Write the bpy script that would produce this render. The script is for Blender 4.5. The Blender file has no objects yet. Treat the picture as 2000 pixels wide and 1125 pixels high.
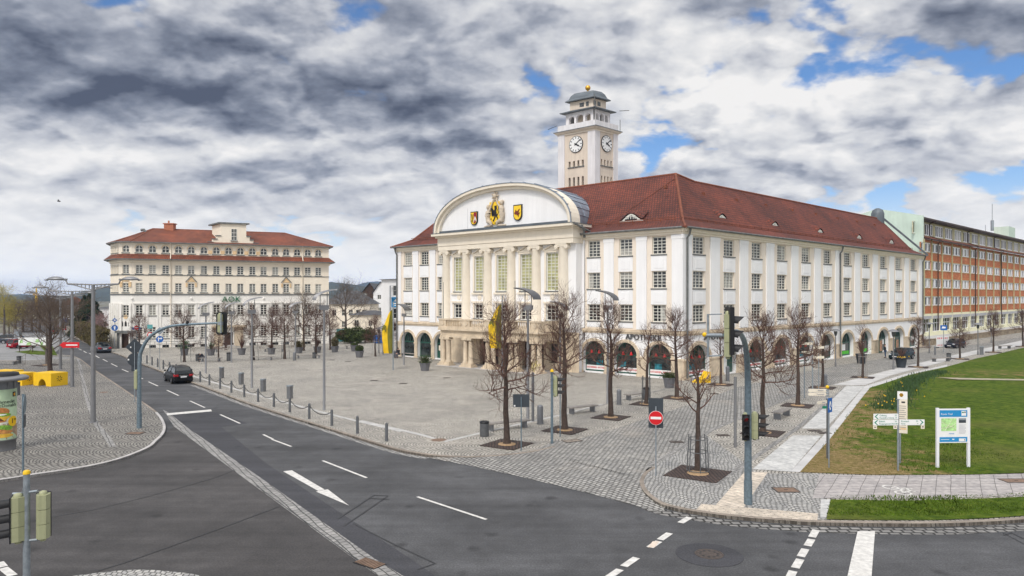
import bpy, bmesh, math, random
from mathutils import Vector, Matrix
R = math.radians
random.seed(7)
SC = bpy.context.scene
COL = SC.collection
# ---- survey helpers: camera stands 8 m above the square at the origin, looking along +Y
F, H, HOR = 1383.0, 8.0, 580.0
def G(px, py, z=0.0):
    D = F * (H - z) / (py - HOR)
    return Vector(((px - 1000) / F * D, D, z))
def GZ(px, py, D):
    return Vector(((px - 1000) / F * D, D, H + (HOR - py) / F * D))
ZP = 0.12      # paving level

# ---- objects
def tag(o, label=None, cat=None, group=None, kind=None):
    if label: o['label'] = label
    if cat: o['category'] = cat
    if group: o['group'] = group
    if kind: o['kind'] = kind
    return o
def thing(name, label, cat, loc=(0, 0, 0), rz=0.0, group=None):
    o = bpy.data.objects.new(name, None); COL.objects.link(o)
    o.empty_display_size = 0.2
    o.location = loc; o.rotation_euler = (0, 0, rz)
    return tag(o, label, cat, group)
def kids(o): return [c for c in COL.objects if c.parent is o]
KID = {}
def copy_tree(o, parent=None):
    c = o.copy(); COL.objects.link(c)
    if parent: c.parent = parent; KID.setdefault(parent.name, []).append(c)
    for ch in KID.get(o.name, []): copy_tree(ch, c)
    return c
def place(proto, loc, rz=0.0, label=None, group=None, s=None):
    """first call moves the prototype, later calls copy it with its parts"""
    if proto.get('_used'): o = copy_tree(proto)
    else: o = proto
    proto['_used'] = 1
    o.location = loc; o.rotation_euler = (0, 0, rz)
    if label: o['label'] = label
    if group: o['group'] = group
    if s is not None: o.scale = (s, s, s) if not isinstance(s, tuple) else s
    return o
def link_mesh(name, me, parent=None):
    o = bpy.data.objects.new(name, me); COL.objects.link(o)
    if parent:
        o.parent = parent; KID.setdefault(parent.name, []).append(o)
    return o

class MB:
    def __init__(s, M=None): s.v = []; s.f = []; s.mi = []; s.M = M; s.k = 0; s.sm = []
    def add(s, vs, fs, mi=None, smooth=False):
        b = len(s.v); M = s.M
        for p in vs:
            p = Vector(p); s.v.append(M @ p if M else p)
        for f in fs: s.f.append([b + i for i in f]); s.mi.append(s.k if mi is None else mi); s.sm.append(smooth)
    def box(s, x0, x1, y0, y1, z0, z1, mi=None):
        s.add([(x0,y0,z0),(x1,y0,z0),(x1,y1,z0),(x0,y1,z0),(x0,y0,z1),(x1,y0,z1),(x1,y1,z1),(x0,y1,z1)],
              [(3,2,1,0),(4,5,6,7),(0,1,5,4),(1,2,6,5),(2,3,7,6),(3,0,4,7)], mi)
    def boxc(s, c, d, mi=None, rz=0, rx=0, ry=0):
        T = Matrix.Translation(c) @ Matrix.Rotation(rz,4,'Z') @ Matrix.Rotation(ry,4,'Y') @ Matrix.Rotation(rx,4,'X')
        vs = [T @ Vector((sx*d[0]/2, sy*d[1]/2, sz*d[2]/2)) for sz in (-1,1) for sx,sy in ((-1,-1),(1,-1),(1,1),(-1,1))]
        s.add(vs, [(3,2,1,0),(4,5,6,7),(0,1,5,4),(1,2,6,5),(2,3,7,6),(3,0,4,7)], mi)
    def tube(s, pts, rs, n=6, mi=None, cap=True, smooth=True):
        pts = [Vector(p) for p in pts]
        if not hasattr(rs, '__len__'): rs = [rs]*len(pts)
        vs = []; up = None
        for i, p in enumerate(pts):
            d = (pts[min(i+1,len(pts)-1)] - pts[max(i-1,0)])
            if d.length < 1e-9: d = Vector((0,0,1))
            d.normalize()
            if up is None:
                a = Vector((1,0,0)) if abs(d.x) < .9 else Vector((0,1,0))
            else: a = up
            x = (a - d * a.dot(d))
            if x.length < 1e-6: x = d.orthogonal()
            x.normalize(); up = x; y = d.cross(x)
            for k in range(n):
                t = 2*math.pi*k/n; vs.append(p + (x*math.cos(t) + y*math.sin(t))*rs[i])
        fs = []
        for i in range(len(pts)-1):
            for k in range(n):
                fs.append((i*n+k, i*n+(k+1)%n, (i+1)*n+(k+1)%n, (i+1)*n+k))
        s.add(vs, fs, mi, smooth)
        if cap:
            s.add(vs[:n], [tuple(range(n-1,-1,-1))], mi); s.add(vs[-n:], [tuple(range(n))], mi)
    def lathe(s, prof, n=16, c=(0,0,0), mi=None, smooth=True, sx=1, sy=1):
        vs = []
        for r, z in prof:
            for k in range(n):
                t = 2*math.pi*k/n; vs.append((c[0]+r*sx*math.cos(t), c[1]+r*sy*math.sin(t), c[2]+z))
        fs = [(i*n+k, i*n+(k+1)%n, (i+1)*n+(k+1)%n, (i+1)*n+k) for i in range(len(prof)-1) for k in range(n)]
        s.add(vs, fs, mi, smooth)
        s.add(vs[:n], [tuple(range(n-1,-1,-1))], mi); s.add(vs[-n:], [tuple(range(n))], mi)
    def ext(s, poly, o0, o1, ax='y', mi=None, sides=True, mis=None):
        """extrude a 2-D outline (t,z) along the o axis"""
        n = len(poly)
        def P(a, b, o): return (a, o, b) if ax == 'y' else ((a, b, o) if ax == 'z' else (o, a, b))
        vs = [P(a,b,o0) for a,b in poly] + [P(a,b,o1) for a,b in poly]
        s.add(vs, [tuple(range(n-1,-1,-1)), tuple(range(n,2*n))], mi)
        if sides: s.add(vs, [(i,(i+1)%n,n+(i+1)%n,n+i) for i in range(n)], mis if mis is not None else mi)
    def ball(s, c, r, n=10, m=6, mi=None):
        if not hasattr(r,'__len__'): r = (r,r,r)
        vs = []; fs = []
        for i in range(m+1):
            a = math.pi*i/m
            for k in range(n):
                t = 2*math.pi*k/n
                vs.append((c[0]+r[0]*math.sin(a)*math.cos(t), c[1]+r[1]*math.sin(a)*math.sin(t), c[2]-r[2]*math.cos(a)))
        for i in range(m):
            for k in range(n): fs.append((i*n+k, i*n+(k+1)%n, (i+1)*n+(k+1)%n, (i+1)*n+k))
        s.add(vs, fs, mi, True)
    def wall(s, t0, t1, z0, z1, holes, o=0.0, depth=0.25, mi=None, ns=14):
        """a wall sheet in the (t,z) plane with openings (ta,tb,za,zb,rise) and their reveals"""
        ts = sorted({t0,t1,*[h[0] for h in holes],*[h[1] for h in holes]}); ts = [t for t in ts if t0-1e-6<=t<=t1+1e-6]
        zs = sorted({z0,z1,*[h[2] for h in holes],*[h[3] for h in holes]}); zs = [z for z in zs if z0-1e-6<=z<=z1+1e-6]
        for i in range(len(ts)-1):
            for j in range(len(zs)-1):
                a, b, c, d = ts[i], ts[i+1], zs[j], zs[j+1]
                if any(h[0]-1e-6<=a and b<=h[1]+1e-6 and h[2]-1e-6<=c and d<=h[3]+1e-6 for h in holes): continue
                s.add([(a,o,c),(b,o,c),(b,o,d),(a,o,d)], [(0,1,2,3)], mi)
        for h in holes:
            a, b, c, d = h[:4]; rise = h[4] if len(h) > 4 else 0
            sp = d - rise; i = o - depth
            s.add([(a,o,c),(a,i,c),(a,i,sp),(a,o,sp)], [(0,1,2,3)], mi)
            s.add([(b,o,c),(b,i,c),(b,i,sp),(b,o,sp)], [(3,2,1,0)], mi)
            s.add([(a,o,c),(b,o,c),(b,i,c),(a,i,c)], [(0,1,2,3)], mi)
            if rise:
                m = (a+b)/2; w = (b-a)/2
                arc = [(m - w*math.cos(math.pi*k/ns), sp + rise*math.sin(math.pi*k/ns)) for k in range(ns+1)]
                for k in range(ns):
                    (p,q),(u,v) = arc[k], arc[k+1]
                    s.add([(p,o,q),(u,o,v),(u,i,v),(p,i,q)], [(0,1,2,3)], mi)
                    s.add([(p,o,q),(u,o,v),(u,o,d),(p,o,d)], [(0,1,2,3)], mi)
            else:
                s.add([(a,o,d),(b,o,d),(b,i,d),(a,i,d)], [(0,1,2,3)], mi)
    def arcband(s, m, w, rise, sp, th, o0, o1, ns=20, mi=None, a0=0, a1=math.pi):
        for k in range(ns):
            t0 = a0+(a1-a0)*k/ns; t1 = a0+(a1-a0)*(k+1)/ns
            q = []
            for t in (t0, t1):
                q += [(m-w*math.cos(t), sp+rise*math.sin(t)), (m-(w+th)*math.cos(t), sp+(rise+th)*math.sin(t))]
            vs = [(x,o,z) for o in (o0,o1) for x,z in q]
            s.add(vs, [(0,1,3,2),(4,6,7,5),(1,5,7,3),(0,2,6,4),(0,4,5,1),(2,3,7,6)], mi)
    def cut(s): s.cuts = getattr(s, 'cuts', []); s.cuts.append((len(s.v), len(s.f)))
    def build_each(s, name, mats, parent=None):
        """one object for every piece marked with cut()"""
        c = getattr(s, 'cuts', []); c = [(0,0)] + [x for x in c if x != (0,0)] + [(len(s.v), len(s.f))]; o = None
        for (v0,f0),(v1,f1) in zip(c, c[1:]):
            if f1 == f0: continue
            m = MB(); m.v = s.v[v0:v1]; m.f = [[i-v0 for i in f] for f in s.f[f0:f1]]; m.mi = s.mi[f0:f1]; m.sm = s.sm[f0:f1]; o = m.build(name, mats, parent)
        return o
    def mesh(s, name):
        me = bpy.data.meshes.new(name); me.from_pydata([tuple(p) for p in s.v], [], s.f)
        return me
    def build(s, name, mats, parent=None, loc=None):
        me = s.mesh(name)
        if not isinstance(mats, (list, tuple)): mats = [mats]
        for m in mats: me.materials.append(m)
        me.polygons.foreach_set('material_index', s.mi); me.polygons.foreach_set('use_smooth', s.sm)
        me.update()
        o = link_mesh(name, me, parent)
        if loc is not None: o.location = loc
        return o
def frame(origin, e, n, base=(0,0,0)):
    """matrix that takes (t, o, z) on a facade to world minus the thing's base"""
    return Matrix(((e[0],n[0],0,origin[0]-base[0]),(e[1],n[1],0,origin[1]-base[1]),(0,0,1,-base[2]),(0,0,0,1)))

# ---- lettering (built-in font, turned into a mesh)
def text_mesh(body, size, ext=0.01, align='CENTER', mat_=None, xs=1.0):
    cu = bpy.data.curves.new('t', 'FONT'); cu.body = body; cu.size = size; cu.extrude = ext
    cu.align_x = align; cu.align_y = 'CENTER'; cu.resolution_u = 2
    ob = bpy.data.objects.new('t', cu); COL.objects.link(ob)
    bpy.context.view_layer.update()
    me = bpy.data.meshes.new_from_object(ob.evaluated_get(bpy.context.evaluated_depsgraph_get()))
    bpy.data.objects.remove(ob); bpy.data.curves.remove(cu)
    me.name = 'lettering'
    if xs != 1.0: me.transform(Matrix.Diagonal((xs,1,1,1)))
    me.materials.clear()
    if mat_: me.materials.append(mat_)
    return me
def text_on(body, size, M, mat_, parent, name='lettering', align='CENTER', ext=0.01, xs=1.0):
    """letters in the plane spanned by the first and third axes of M (upright on a wall)"""
    me = text_mesh(body, size, ext, align, mat_, xs)
    me.transform(M @ Matrix.Rotation(R(90), 4, 'X'))
    return link_mesh(name, me, parent)

# ---- materials
class NT:
    def __init__(s, name):
        m = bpy.data.materials.new(name); m.use_nodes = True; s.m = m; s.t = m.node_tree; s.t.nodes.clear()
        s.out = s.n('ShaderNodeOutputMaterial'); s.b = s.n('ShaderNodeBsdfPrincipled'); s.l(s.b.outputs[0], s.out.inputs[0])
        s.tc = s.n('ShaderNodeTexCoord')
    def n(s, t, **kw):
        x = s.t.nodes.new(t)
        for k, v in kw.items():
            if k.startswith('i_'): x.inputs[k[2:].replace('_',' ')].default_value = v
            else: setattr(x, k, v)
        return x
    def l(s, a, b): s.t.links.new(a, b)
    def math(s, op, a, b=0.0, c=None):
        x = s.n('ShaderNodeMath', operation=op)
        for i, v in enumerate((a, b) if c is None else (a, b, c)):
            if isinstance(v, (int, float)): x.inputs[i].default_value = v
            else: s.l(v, x.inputs[i])
        return x.outputs[0]
    def noise(s, scale, detail=4, vec=None, rough=.55):
        x = s.n('ShaderNodeTexNoise'); x.inputs['Scale'].default_value = scale; x.inputs['Detail'].default_value = detail
        x.inputs['Roughness'].default_value = rough
        s.l(vec if vec is not None else s.tc.outputs['Object'], x.inputs['Vector']); return x.outputs['Fac']
    def ramp(s, fac, stops):
        x = s.n('ShaderNodeValToRGB'); e = x.color_ramp.elements
        while len(e) > 1: e.remove(e[-1])
        e[0].position = stops[0][0]; e[0].color = (*stops[0][1], 1)
        for p, c in stops[1:]:
            q = e.new(p); q.color = (*c, 1)
        s.l(fac, x.inputs[0]); return x.outputs[0]
    def mix(s, fac, a, b, mode='MIX'):
        x = s.n('ShaderNodeMix', data_type='RGBA', blend_type=mode)
        for i, v in ((0, fac), (6, a), (7, b)):
            if isinstance(v, (int, float)): x.inputs[i].default_value = v
            elif isinstance(v, tuple): x.inputs[i].default_value = (*v[:3], 1)
            else: s.l(v, x.inputs[i])
        return x.outputs[2]
    def col(s, c): s.l(c, s.b.inputs['Base Color']) if not isinstance(c, tuple) else setattr(s.b.inputs['Base Color'], 'default_value', (*c, 1))
    def bump(s, h, st=.3, dist=.02):
        x = s.n('ShaderNodeBump'); x.inputs['Strength'].default_value = st; x.inputs['Distance'].default_value = dist
        s.l(h, x.inputs['Height']); s.l(x.outputs[0], s.b.inputs['Normal'])
    def rough(s, v): s.b.inputs['Roughness'].default_value = v
def plain(name, c, rough=.6, var=.12, scale=3.0, metal=0.0, bump=0.0, bscale=20., spec=.4, streak=0.0, detail=5):
    m = NT(name)
    f = m.noise(scale, detail)
    lo = tuple(x*(1-var) for x in c); hi = tuple(min(1, x*(1+var)) for x in c)
    cc = m.ramp(f, [(.3, lo), (.7, hi)])
    if streak:
        mp = m.n('ShaderNodeMapping'); mp.inputs['Scale'].default_value = (2.2, 2.2, .12); m.l(m.tc.outputs['Object'], mp.inputs[0])
        st = m.noise(1.0, 6, mp.outputs[0], .7)
        g = m.ramp(st, [(.42, (1-streak,)*3), (.6, (1,1,1))])
        cc = m.mix(1.0, cc, g, 'MULTIPLY')
    m.col(cc); m.rough(rough); m.b.inputs['Metallic'].default_value = metal
    m.b.inputs['Specular IOR Level'].default_value = spec
    if bump: m.bump(m.noise(bscale, 4), bump, .01)
    return m.m
def paving(name, W, A, row, brick, c1, c2, joint, rot=0, seg=True, js=.018, bump=.5, stain=.18, patch=None, shear=0.0, offset=.5):
    """stone setts; with seg, laid in segmental arcs of chord W and rise A"""
    m = NT(name)
    mp = m.n('ShaderNodeMapping'); mp.inputs['Rotation'].default_value = (0, 0, rot); m.l(m.tc.outputs['Object'], mp.inputs[0])
    nz = m.n('ShaderNodeTexNoise'); nz.inputs['Scale'].default_value = .6; nz.inputs['Detail'].default_value = 2; m.l(mp.outputs[0], nz.inputs['Vector'])
    sx = m.n('ShaderNodeSeparateXYZ'); m.l(mp.outputs[0], sx.inputs[0])
    wob = m.math('MULTIPLY', m.math('SUBTRACT', nz.outputs['Fac'], .5), .25)
    x = m.math('ADD', sx.outputs[0], wob); y = m.math('ADD', sx.outputs[1], wob)
    if shear: x = m.math('SUBTRACT', x, m.math('MULTIPLY', y, shear))
    if seg:
        u = m.math('DIVIDE', y, W); f = m.math('SUBTRACT', m.math('FRACT', u), .5)
        par = m.math('SUBTRACT', 1.0, m.math('MULTIPLY', m.math('MULTIPLY', f, f), 4.0))
        x = m.math('ADD', x, m.math('MULTIPLY', par, A))
    cv = m.n('ShaderNodeCombineXYZ'); m.l(y, cv.inputs[0]); m.l(x, cv.inputs[1])
    bt = m.n('ShaderNodeTexBrick', offset=offset); m.l(cv.outputs[0], bt.inputs['Vector'])
    bt.inputs['Scale'].default_value = 1; bt.inputs['Brick Width'].default_value = brick; bt.inputs['Row Height'].default_value = row
    bt.inputs['Mortar Size'].default_value = js; bt.inputs['Mortar Smooth'].default_value = .3
    bt.inputs['Color1'].default_value = (*c1, 1); bt.inputs['Color2'].default_value = (*c2, 1); bt.inputs['Mortar'].default_value = (*joint, 1)
    st = m.noise(.16, 7, None, .62); sm = m.noise(5.0, 4)
    g = m.ramp(st, [(.3, (1-stain,)*3), (.52, (1,1,1)), (.75, (1+stain*.6, 1+stain*.58, 1+stain*.5))])
    c = m.mix(1.0, bt.outputs['Color'], g, 'MULTIPLY')
    c = m.mix(1.0, c, m.ramp(sm, [(.3,(.72,.72,.72)),(.7,(1.2,1.18,1.15))]), 'MULTIPLY')
    c = m.mix(1.0, c, m.ramp(m.noise(1.1,5,None,.6), [(.3,(.9,.9,.89)),(.7,(1.08,1.08,1.06))]), 'MULTIPLY')
    if patch:
        c = m.mix(m.math('MULTIPLY', m.ramp(m.noise(.35, 5), [(.55,(0,0,0)),(.68,(1,1,1))]), .3), c, patch)
    m.col(c); m.rough(.75)
    m.bump(m.math('SUBTRACT', 1.0, bt.outputs['Fac']), bump, .03)
    return m.m
def asphalt(name, c, var=.2, big=.25):
    m = NT(name)
    f = m.noise(17, 4, None, .75); g = m.noise(.22, 6); h = m.noise(1.6, 5)
    a = m.ramp(f, [(.3, tuple(x*.6 for x in c)), (.5, c), (.7, tuple(x*1.6 for x in c))])
    mp = m.n('ShaderNodeMapping'); mp.inputs['Rotation'].default_value = (0,0,R(40)); mp.inputs['Scale'].default_value = (.05,.9,1); m.l(m.tc.outputs['Object'], mp.inputs[0])
    a = m.mix(1.0, a, m.ramp(m.noise(1.0,5,mp.outputs[0],.6), [(.3,(.74,)*3),(.5,(1,)*3),(.7,(1.32,)*3)]), 'MULTIPLY')      # worn wheel lanes along the road
    vo = m.n('ShaderNodeTexVoronoi'); vo.inputs['Scale'].default_value = .55; m.l(m.tc.outputs['Object'], vo.inputs['Vector'])
    a = m.mix(1.0, a, m.ramp(m.math('ADD', vo.outputs['Distance'], m.math('MULTIPLY', m.math('SUBTRACT', h, .5), .25)), [(.05,(.55,)*3),(.17,(1,)*3)]), 'MULTIPLY')   # oil spots
    a = m.mix(1.0, a, m.ramp(g, [(.3,(1-big,)*3),(.7,(1+big,)*3)]), 'MULTIPLY')
    a = m.mix(1.0, a, m.ramp(h, [(.25,(1-var*.5,)*3),(.75,(1+var*.5,)*3)]), 'MULTIPLY')
    m.col(a); m.rough(.85); m.bump(f, .35, .008)
    return m.m
def rooftile(name, c, dark, light):
    """clay tiles: the courses come from the height, the columns from the run along the eave"""
    m = NT(name)
    sx = m.n('ShaderNodeSeparateXYZ'); m.l(m.tc.outputs['UV'], sx.inputs[0])
    cv = m.n('ShaderNodeCombineXYZ'); m.l(sx.outputs[0], cv.inputs[0]); m.l(sx.outputs[1], cv.inputs[1])
    bt = m.n('ShaderNodeTexBrick', offset=.5); m.l(cv.outputs[0], bt.inputs['Vector']); bt.inputs['Scale'].default_value = 1
    bt.inputs['Brick Width'].default_value = .3; bt.inputs['Row Height'].default_value = .4; bt.inputs['Mortar Size'].default_value = .05
    bt.inputs['Mortar Smooth'].default_value = .6
    bt.inputs['Color1'].default_value = (*c, 1); bt.inputs['Color2'].default_value = (*light, 1); bt.inputs['Mortar'].default_value = (*dark, 1)
    bt.inputs['Bias'].default_value = -.25
    g = m.noise(.35, 8, None, .7); h = m.noise(4.5, 6, None, .7); b2 = m.noise(.09, 3)
    a = m.mix(1.0, bt.outputs['Color'], m.ramp(g, [(.28,(.5,.5,.52)),(.5,(1,1,1)),(.72,(1.4,1.28,1.15))]), 'MULTIPLY')
    a = m.mix(1.0, a, m.ramp(h, [(.3,(.6,.6,.62)),(.7,(1.28,1.25,1.2))]), 'MULTIPLY')
    a = m.mix(1.0, a, m.ramp(b2, [(.35,(.8,.8,.8)),(.65,(1.1,1.1,1.1))]), 'MULTIPLY')
    m.col(a); m.rough(.8); m.bump(m.math('SUBTRACT',1.0,bt.outputs['Fac']), .6, .03)
    return m.m
def glassy(name, c, rough=.06, var=.5, spec=.5, blinds=None):
    m = NT(name)
    oi = m.n('ShaderNodeObjectInfo')
    f = m.noise(1.2, 3)
    a = m.ramp(f, [(.35, tuple(x*(1-var) for x in c)), (.65, tuple(x*(1+var) for x in c))])
    m.col(a); m.rough(rough); m.b.inputs['Specular IOR Level'].default_value = spec
    return m.m

M = {}
M['cobble'] = paving('cobble_arcs', 2.0, .55, .17, .19, (.59,.555,.50), (.42,.395,.355), (.085,.08,.07), rot=R(8), js=.026, stain=.2, patch=(.54,.48,.41))
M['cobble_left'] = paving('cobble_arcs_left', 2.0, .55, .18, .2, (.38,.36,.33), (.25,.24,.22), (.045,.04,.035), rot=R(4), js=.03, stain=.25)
M['cobble_fan'] = paving('cobble_fans', 1.15, .3, .2, .17, (.47,.46,.44), (.36,.355,.35), (.1,.097,.092), rot=R(82), js=.024, stain=.18)
M['setts'] = paving('large_setts', 1, 0, .2, .27, (.45,.44,.42), (.3,.295,.285), (.065,.06,.055), rot=R(-38), seg=False, js=.03, bump=.8, stain=.22, patch=(.42,.37,.31))
M['gutter'] = paving('gutter_setts', 1, 0, .26, .3, (.36,.35,.34), (.25,.245,.24), (.06,.058,.055), rot=R(-33), seg=False, js=.022)
M['gutter2'] = paving('kerb_gutter_setts', 1, 0, .3, .36, (.3,.29,.28), (.2,.195,.19), (.035,.033,.03), rot=R(90), seg=False, js=.045, bump=.8)
M['pavers'] = paving('concrete_pavers', 1, 0, .62, .42, (.42,.39,.385), (.36,.335,.33), (.12,.11,.105), rot=R(0), seg=False, js=.016, bump=.3, shear=.62, offset=0.0)
M['tactile'] = paving('tactile_pavers', 1, 0, .3, .6, (.72,.63,.53), (.62,.54,.45), (.4,.34,.28), rot=R(-33), seg=False, js=.02, bump=.4)
M['tactile_rib'] = paving('tactile_ribs', 1, 0, .11, .6, (.74,.65,.55), (.66,.58,.48), (.38,.32,.26), rot=R(80), seg=False, js=.02, bump=.7)
M['slab'] = paving('concrete_slabs', 1, 0, .9, .9, (.55,.55,.545), (.48,.48,.475), (.36,.36,.355), rot=R(-37), seg=False, js=.012, bump=.2, stain=.1)
M['pale_pave'] = plain('pale_concrete', (.5,.49,.475), .8, .15, .8, bump=.2)
M['asphalt'] = asphalt('asphalt', (.066,.066,.068), .35, .35)
M['asphalt2'] = asphalt('asphalt_brown', (.054,.05,.0485), .35, .35)
M['asphalt3'] = asphalt('asphalt_fresh', (.043,.043,.048), big=.12)
M['tar'] = plain('tar_seam', (.038,.038,.04), .6, .2)
M['far_asphalt'] = asphalt('pale_asphalt', (.22,.218,.215), .1, .12)
M['kerb'] = plain('kerb_stone', (.26,.22,.18), .8, .3, 1.3, bump=.3)
M['kerb_pale'] = plain('kerb_granite', (.46,.44,.42), .8, .2, 2.0, bump=.3)
M['paint'] = plain('road_paint', (.62,.60,.56), .7, .22, 5., bump=.2)
M['paint_worn'] = plain('road_paint_worn', (.66,.55,.45), .7, .15, 6.)
M['worn_soil'] = plain('bare_trodden_soil', (.36,.32,.23), .9, .25, 1.5, bump=.3)
M['band'] = plain('pale_paving_band', (.46,.45,.43), .8, .15, 1.5, bump=.2)
M['iron'] = plain('cast_iron', (.09,.072,.062), .6, .3, 8., .3, bump=.3)
M['rust'] = plain('rusty_iron', (.2,.13,.09), .8, .3, 6.)
M['grate'] = paving('rust_grate', 1, 0, .16, 1.1, (.075,.045,.036), (.06,.037,.03), (.02,.014,.012), rot=R(-33), seg=False, js=.03, bump=.9, stain=.3)
M['soil'] = plain('leaf_litter', (.33,.22,.12), .9, .4, 14., bump=.5)
M['white'] = plain('white_plaster', (.87,.862,.855), .85, .025, .6, streak=.04)
M['cream'] = plain('cream_plaster', (.83,.735,.62), .85, .03, .7, streak=.03)
M['ivory'] = plain('ivory_stone', (.83,.75,.62), .8, .04, 1.2, streak=.04)
M['stone'] = plain('warm_sandstone', (.66,.545,.40), .85, .16, 1.6, bump=.2, streak=.1)
M['tower_cream'] = plain('tower_cream', (.72,.62,.51), .85, .06, .5, streak=.1)
M['tower_white'] = plain('tower_white', (.76,.74,.74), .85, .06, .5, streak=.12)
M['office_cream'] = plain('office_cream', (.88,.79,.65), .85, .03, .5, streak=.03)
M['office_white'] = plain('office_white', (.87,.84,.78), .85, .03, .5, streak=.04)
M['ornament'] = plain('ochre_terracotta', (.74,.53,.3), .8, .2, 3.)
M['roof'] = rooftile('clay_roof_tiles', (.165,.037,.019), (.04,.011,.008), (.235,.056,.027))
M['roof_orange'] = rooftile('orange_roof_tiles', (.235,.064,.03), (.09,.03,.017), (.31,.095,.043))
M['roof_grey'] = rooftile('grey_roof_tiles', (.13,.135,.145), (.05,.05,.055), (.18,.185,.19))
M['ridge'] = plain('ridge_tiles', (.2,.065,.035), .8, .3, 3.)
M['zinc'] = plain('zinc_sheet', (.27,.32,.38), .45, .22, .7, .35)
M['zinc_dark'] = plain('weathered_zinc', (.13,.15,.165), .5, .25, .9, .3)
M['lead'] = plain('grey_sheet_trim', (.16,.165,.16), .6, .3, 2.5, .2)
M['frame_white'] = plain('white_window_frames', (.74,.73,.66), .5, .04)
M['frame_green'] = plain('bottle_green_frames', (.02,.085,.062), .4, .15)
M['gl1'] = glassy('window_glass_dark', (.022,.024,.026))
M['gl2'] = glassy('window_glass_mid', (.075,.08,.08))
M['gl3'] = glassy('window_glass_curtain', (.34,.33,.29), .12, .25)
M['gl4'] = glassy('window_glass_yellow_reflection', (.42,.41,.2), .08, .35)  # yellow-green reflection painted into the pane colour
M['gl_shop'] = glassy('shop_glass', (.035,.045,.045), .05, .7)
M['gl_teal'] = glassy('shop_poster_teal', (.03,.2,.25), .15, .6)
M['curtain'] = plain('pale_curtain', (.4,.39,.36), .9, .2, 3.)
M['dark'] = plain('dark_recess', (.03,.027,.025), .8, .2)
M['wood_dark'] = plain('dark_oak_door', (.055,.03,.02), .5, .3, 2.)
M['steel'] = plain('grey_lamp_steel', (.235,.235,.24), .45, .08, 4., .45)
M['galv'] = plain('galvanised_steel', (.30,.335,.36), .5, .2, 9., .5)
M['galv_blue'] = plain('blue_grey_galvanised', (.17,.225,.26), .5, .22, 9., .45)
M['bollard'] = plain('bollard_iron', (.13,.135,.14), .5, .15, 5., .4)
M['pillar_steel'] = plain('brushed_pillar', (.2,.205,.215), .4, .1, 5., .5)
M['chain'] = plain('chain_iron', (.07,.07,.07), .5, .2, 9., .5)
M['black'] = plain('matt_black', (.012,.012,.013), .5, .2)
M['signal_olive'] = plain('olive_signal_housing', (.40,.41,.24), .5, .08, 3., streak=.15)
M['anthracite'] = plain('anthracite_sign_back', (.045,.055,.065), .5, .1)
M['planter'] = plain('grey_planter', (.15,.15,.16), .7, .15, 3.)
M['benchwood'] = plain('weathered_bench_slats', (.3,.275,.25), .8, .2, 6.)
M['yellow'] = plain('yellow_lacquer', (.85,.52,.012), .45, .06, 1.5)
M['yellow_cloth'] = plain('yellow_flag_cloth', (.8,.52,.015), .7, .12, 1.2)
M['olive_cloth'] = plain('flag_dark_half', (.15,.14,.015), .7, .2, 1.2)
M['gold'] = plain('gilded_ball', (.75,.42,.06), .25, .1, 3., .9)
M['shield_gold'] = plain('shield_gold', (.9,.6,.03), .5, .1)
M['shield_red'] = plain('shield_red', (.3,.01,.02), .5, .1)
M['shield_black'] = plain('shield_black', (.02,.018,.02), .5, .1)
M['brown_fig'] = plain('shield_brown', (.17,.03,.015), .6, .2)
M['relief'] = plain('carved_relief', (.56,.475,.37), .85, .2, 3., bump=.3)
M['red'] = plain('signal_red', (.62,.012,.018), .4, .05)
M['white_sign'] = plain('sign_white', (.82,.82,.8), .45, .03)
M['cream_sign'] = plain('sign_cream', (.78,.71,.58), .5, .04)
M['blue'] = plain('sign_blue', (.015,.12,.42), .4, .06)
M['board_blue'] = plain('board_blue', (.02,.26,.55), .4, .05)
M['map_green'] = plain('map_green', (.42,.68,.28), .6, .3, 9.)
M['text_grey'] = plain('print_grey', (.42,.42,.44), .6, .1)
M['green_text'] = plain('sign_green', (.01,.22,.13), .5, .05)
M['aok_green'] = plain('logo_green', (.005,.14,.055), .4, .05)
M['letters'] = plain('letter_metal', (.1,.1,.1), .4, .1, 3., .4)
M['teal'] = plain('teal_hoarding', (.14,.42,.42), .6, .1)
M['orange_cladding'] = None
M['olive_strip'] = plain('olive_mullions', (.47,.43,.24), .6, .08)
M['pale_yellow'] = plain('pale_yellow_render', (.82,.79,.55), .8, .05)
M['mint'] = plain('mint_render', (.6,.72,.62), .8, .06, .6, streak=.06)
M['pvc'] = plain('white_pvc', (.82,.82,.84), .4, .03)
M['bark'] = plain('tree_bark', (.07,.05,.04), .9, .35, 7., bump=.5)
M['bark_grey'] = plain('grey_bark', (.12,.1,.085), .9, .3, 7., bump=.5)
M['twig'] = plain('winter_twigs', (.13,.072,.055), .9, .35, 2.)
M['twig_far'] = plain('far_winter_twigs', (.13,.095,.07), .9, .3, .4)
M['twig_gold'] = plain('birch_spring_twigs', (.36,.3,.07), .9, .3, .5)
M['twig_pink'] = plain('blossom_twigs', (.3,.19,.18), .9, .3, .5)
M['conifer'] = plain('conifer_needles', (.02,.042,.016), .9, .5, 1.2)
M['shrub'] = plain('shrub_leaves', (.055,.075,.022), .9, .5, 2.)
M['hedge'] = plain('hedge_leaves', (.105,.085,.032), .9, .45, 1.0)
M['daff'] = plain('daffodil_leaves', (.05,.095,.03), .8, .4, 2.)
M['skin'] = plain('skin', (.5,.3,.22), .6, .05)
M['cloth_dark'] = plain('dark_jacket', (.02,.02,.026), .9, .2)
M['cloth_blue'] = plain('blue_jeans', (.04,.07,.13), .9, .2)
M['cloth_grey'] = plain('grey_trousers', (.1,.1,.11), .9, .2)
M['rubber'] = plain('tyre_rubber', (.018,.018,.018), .8, .2)
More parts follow.
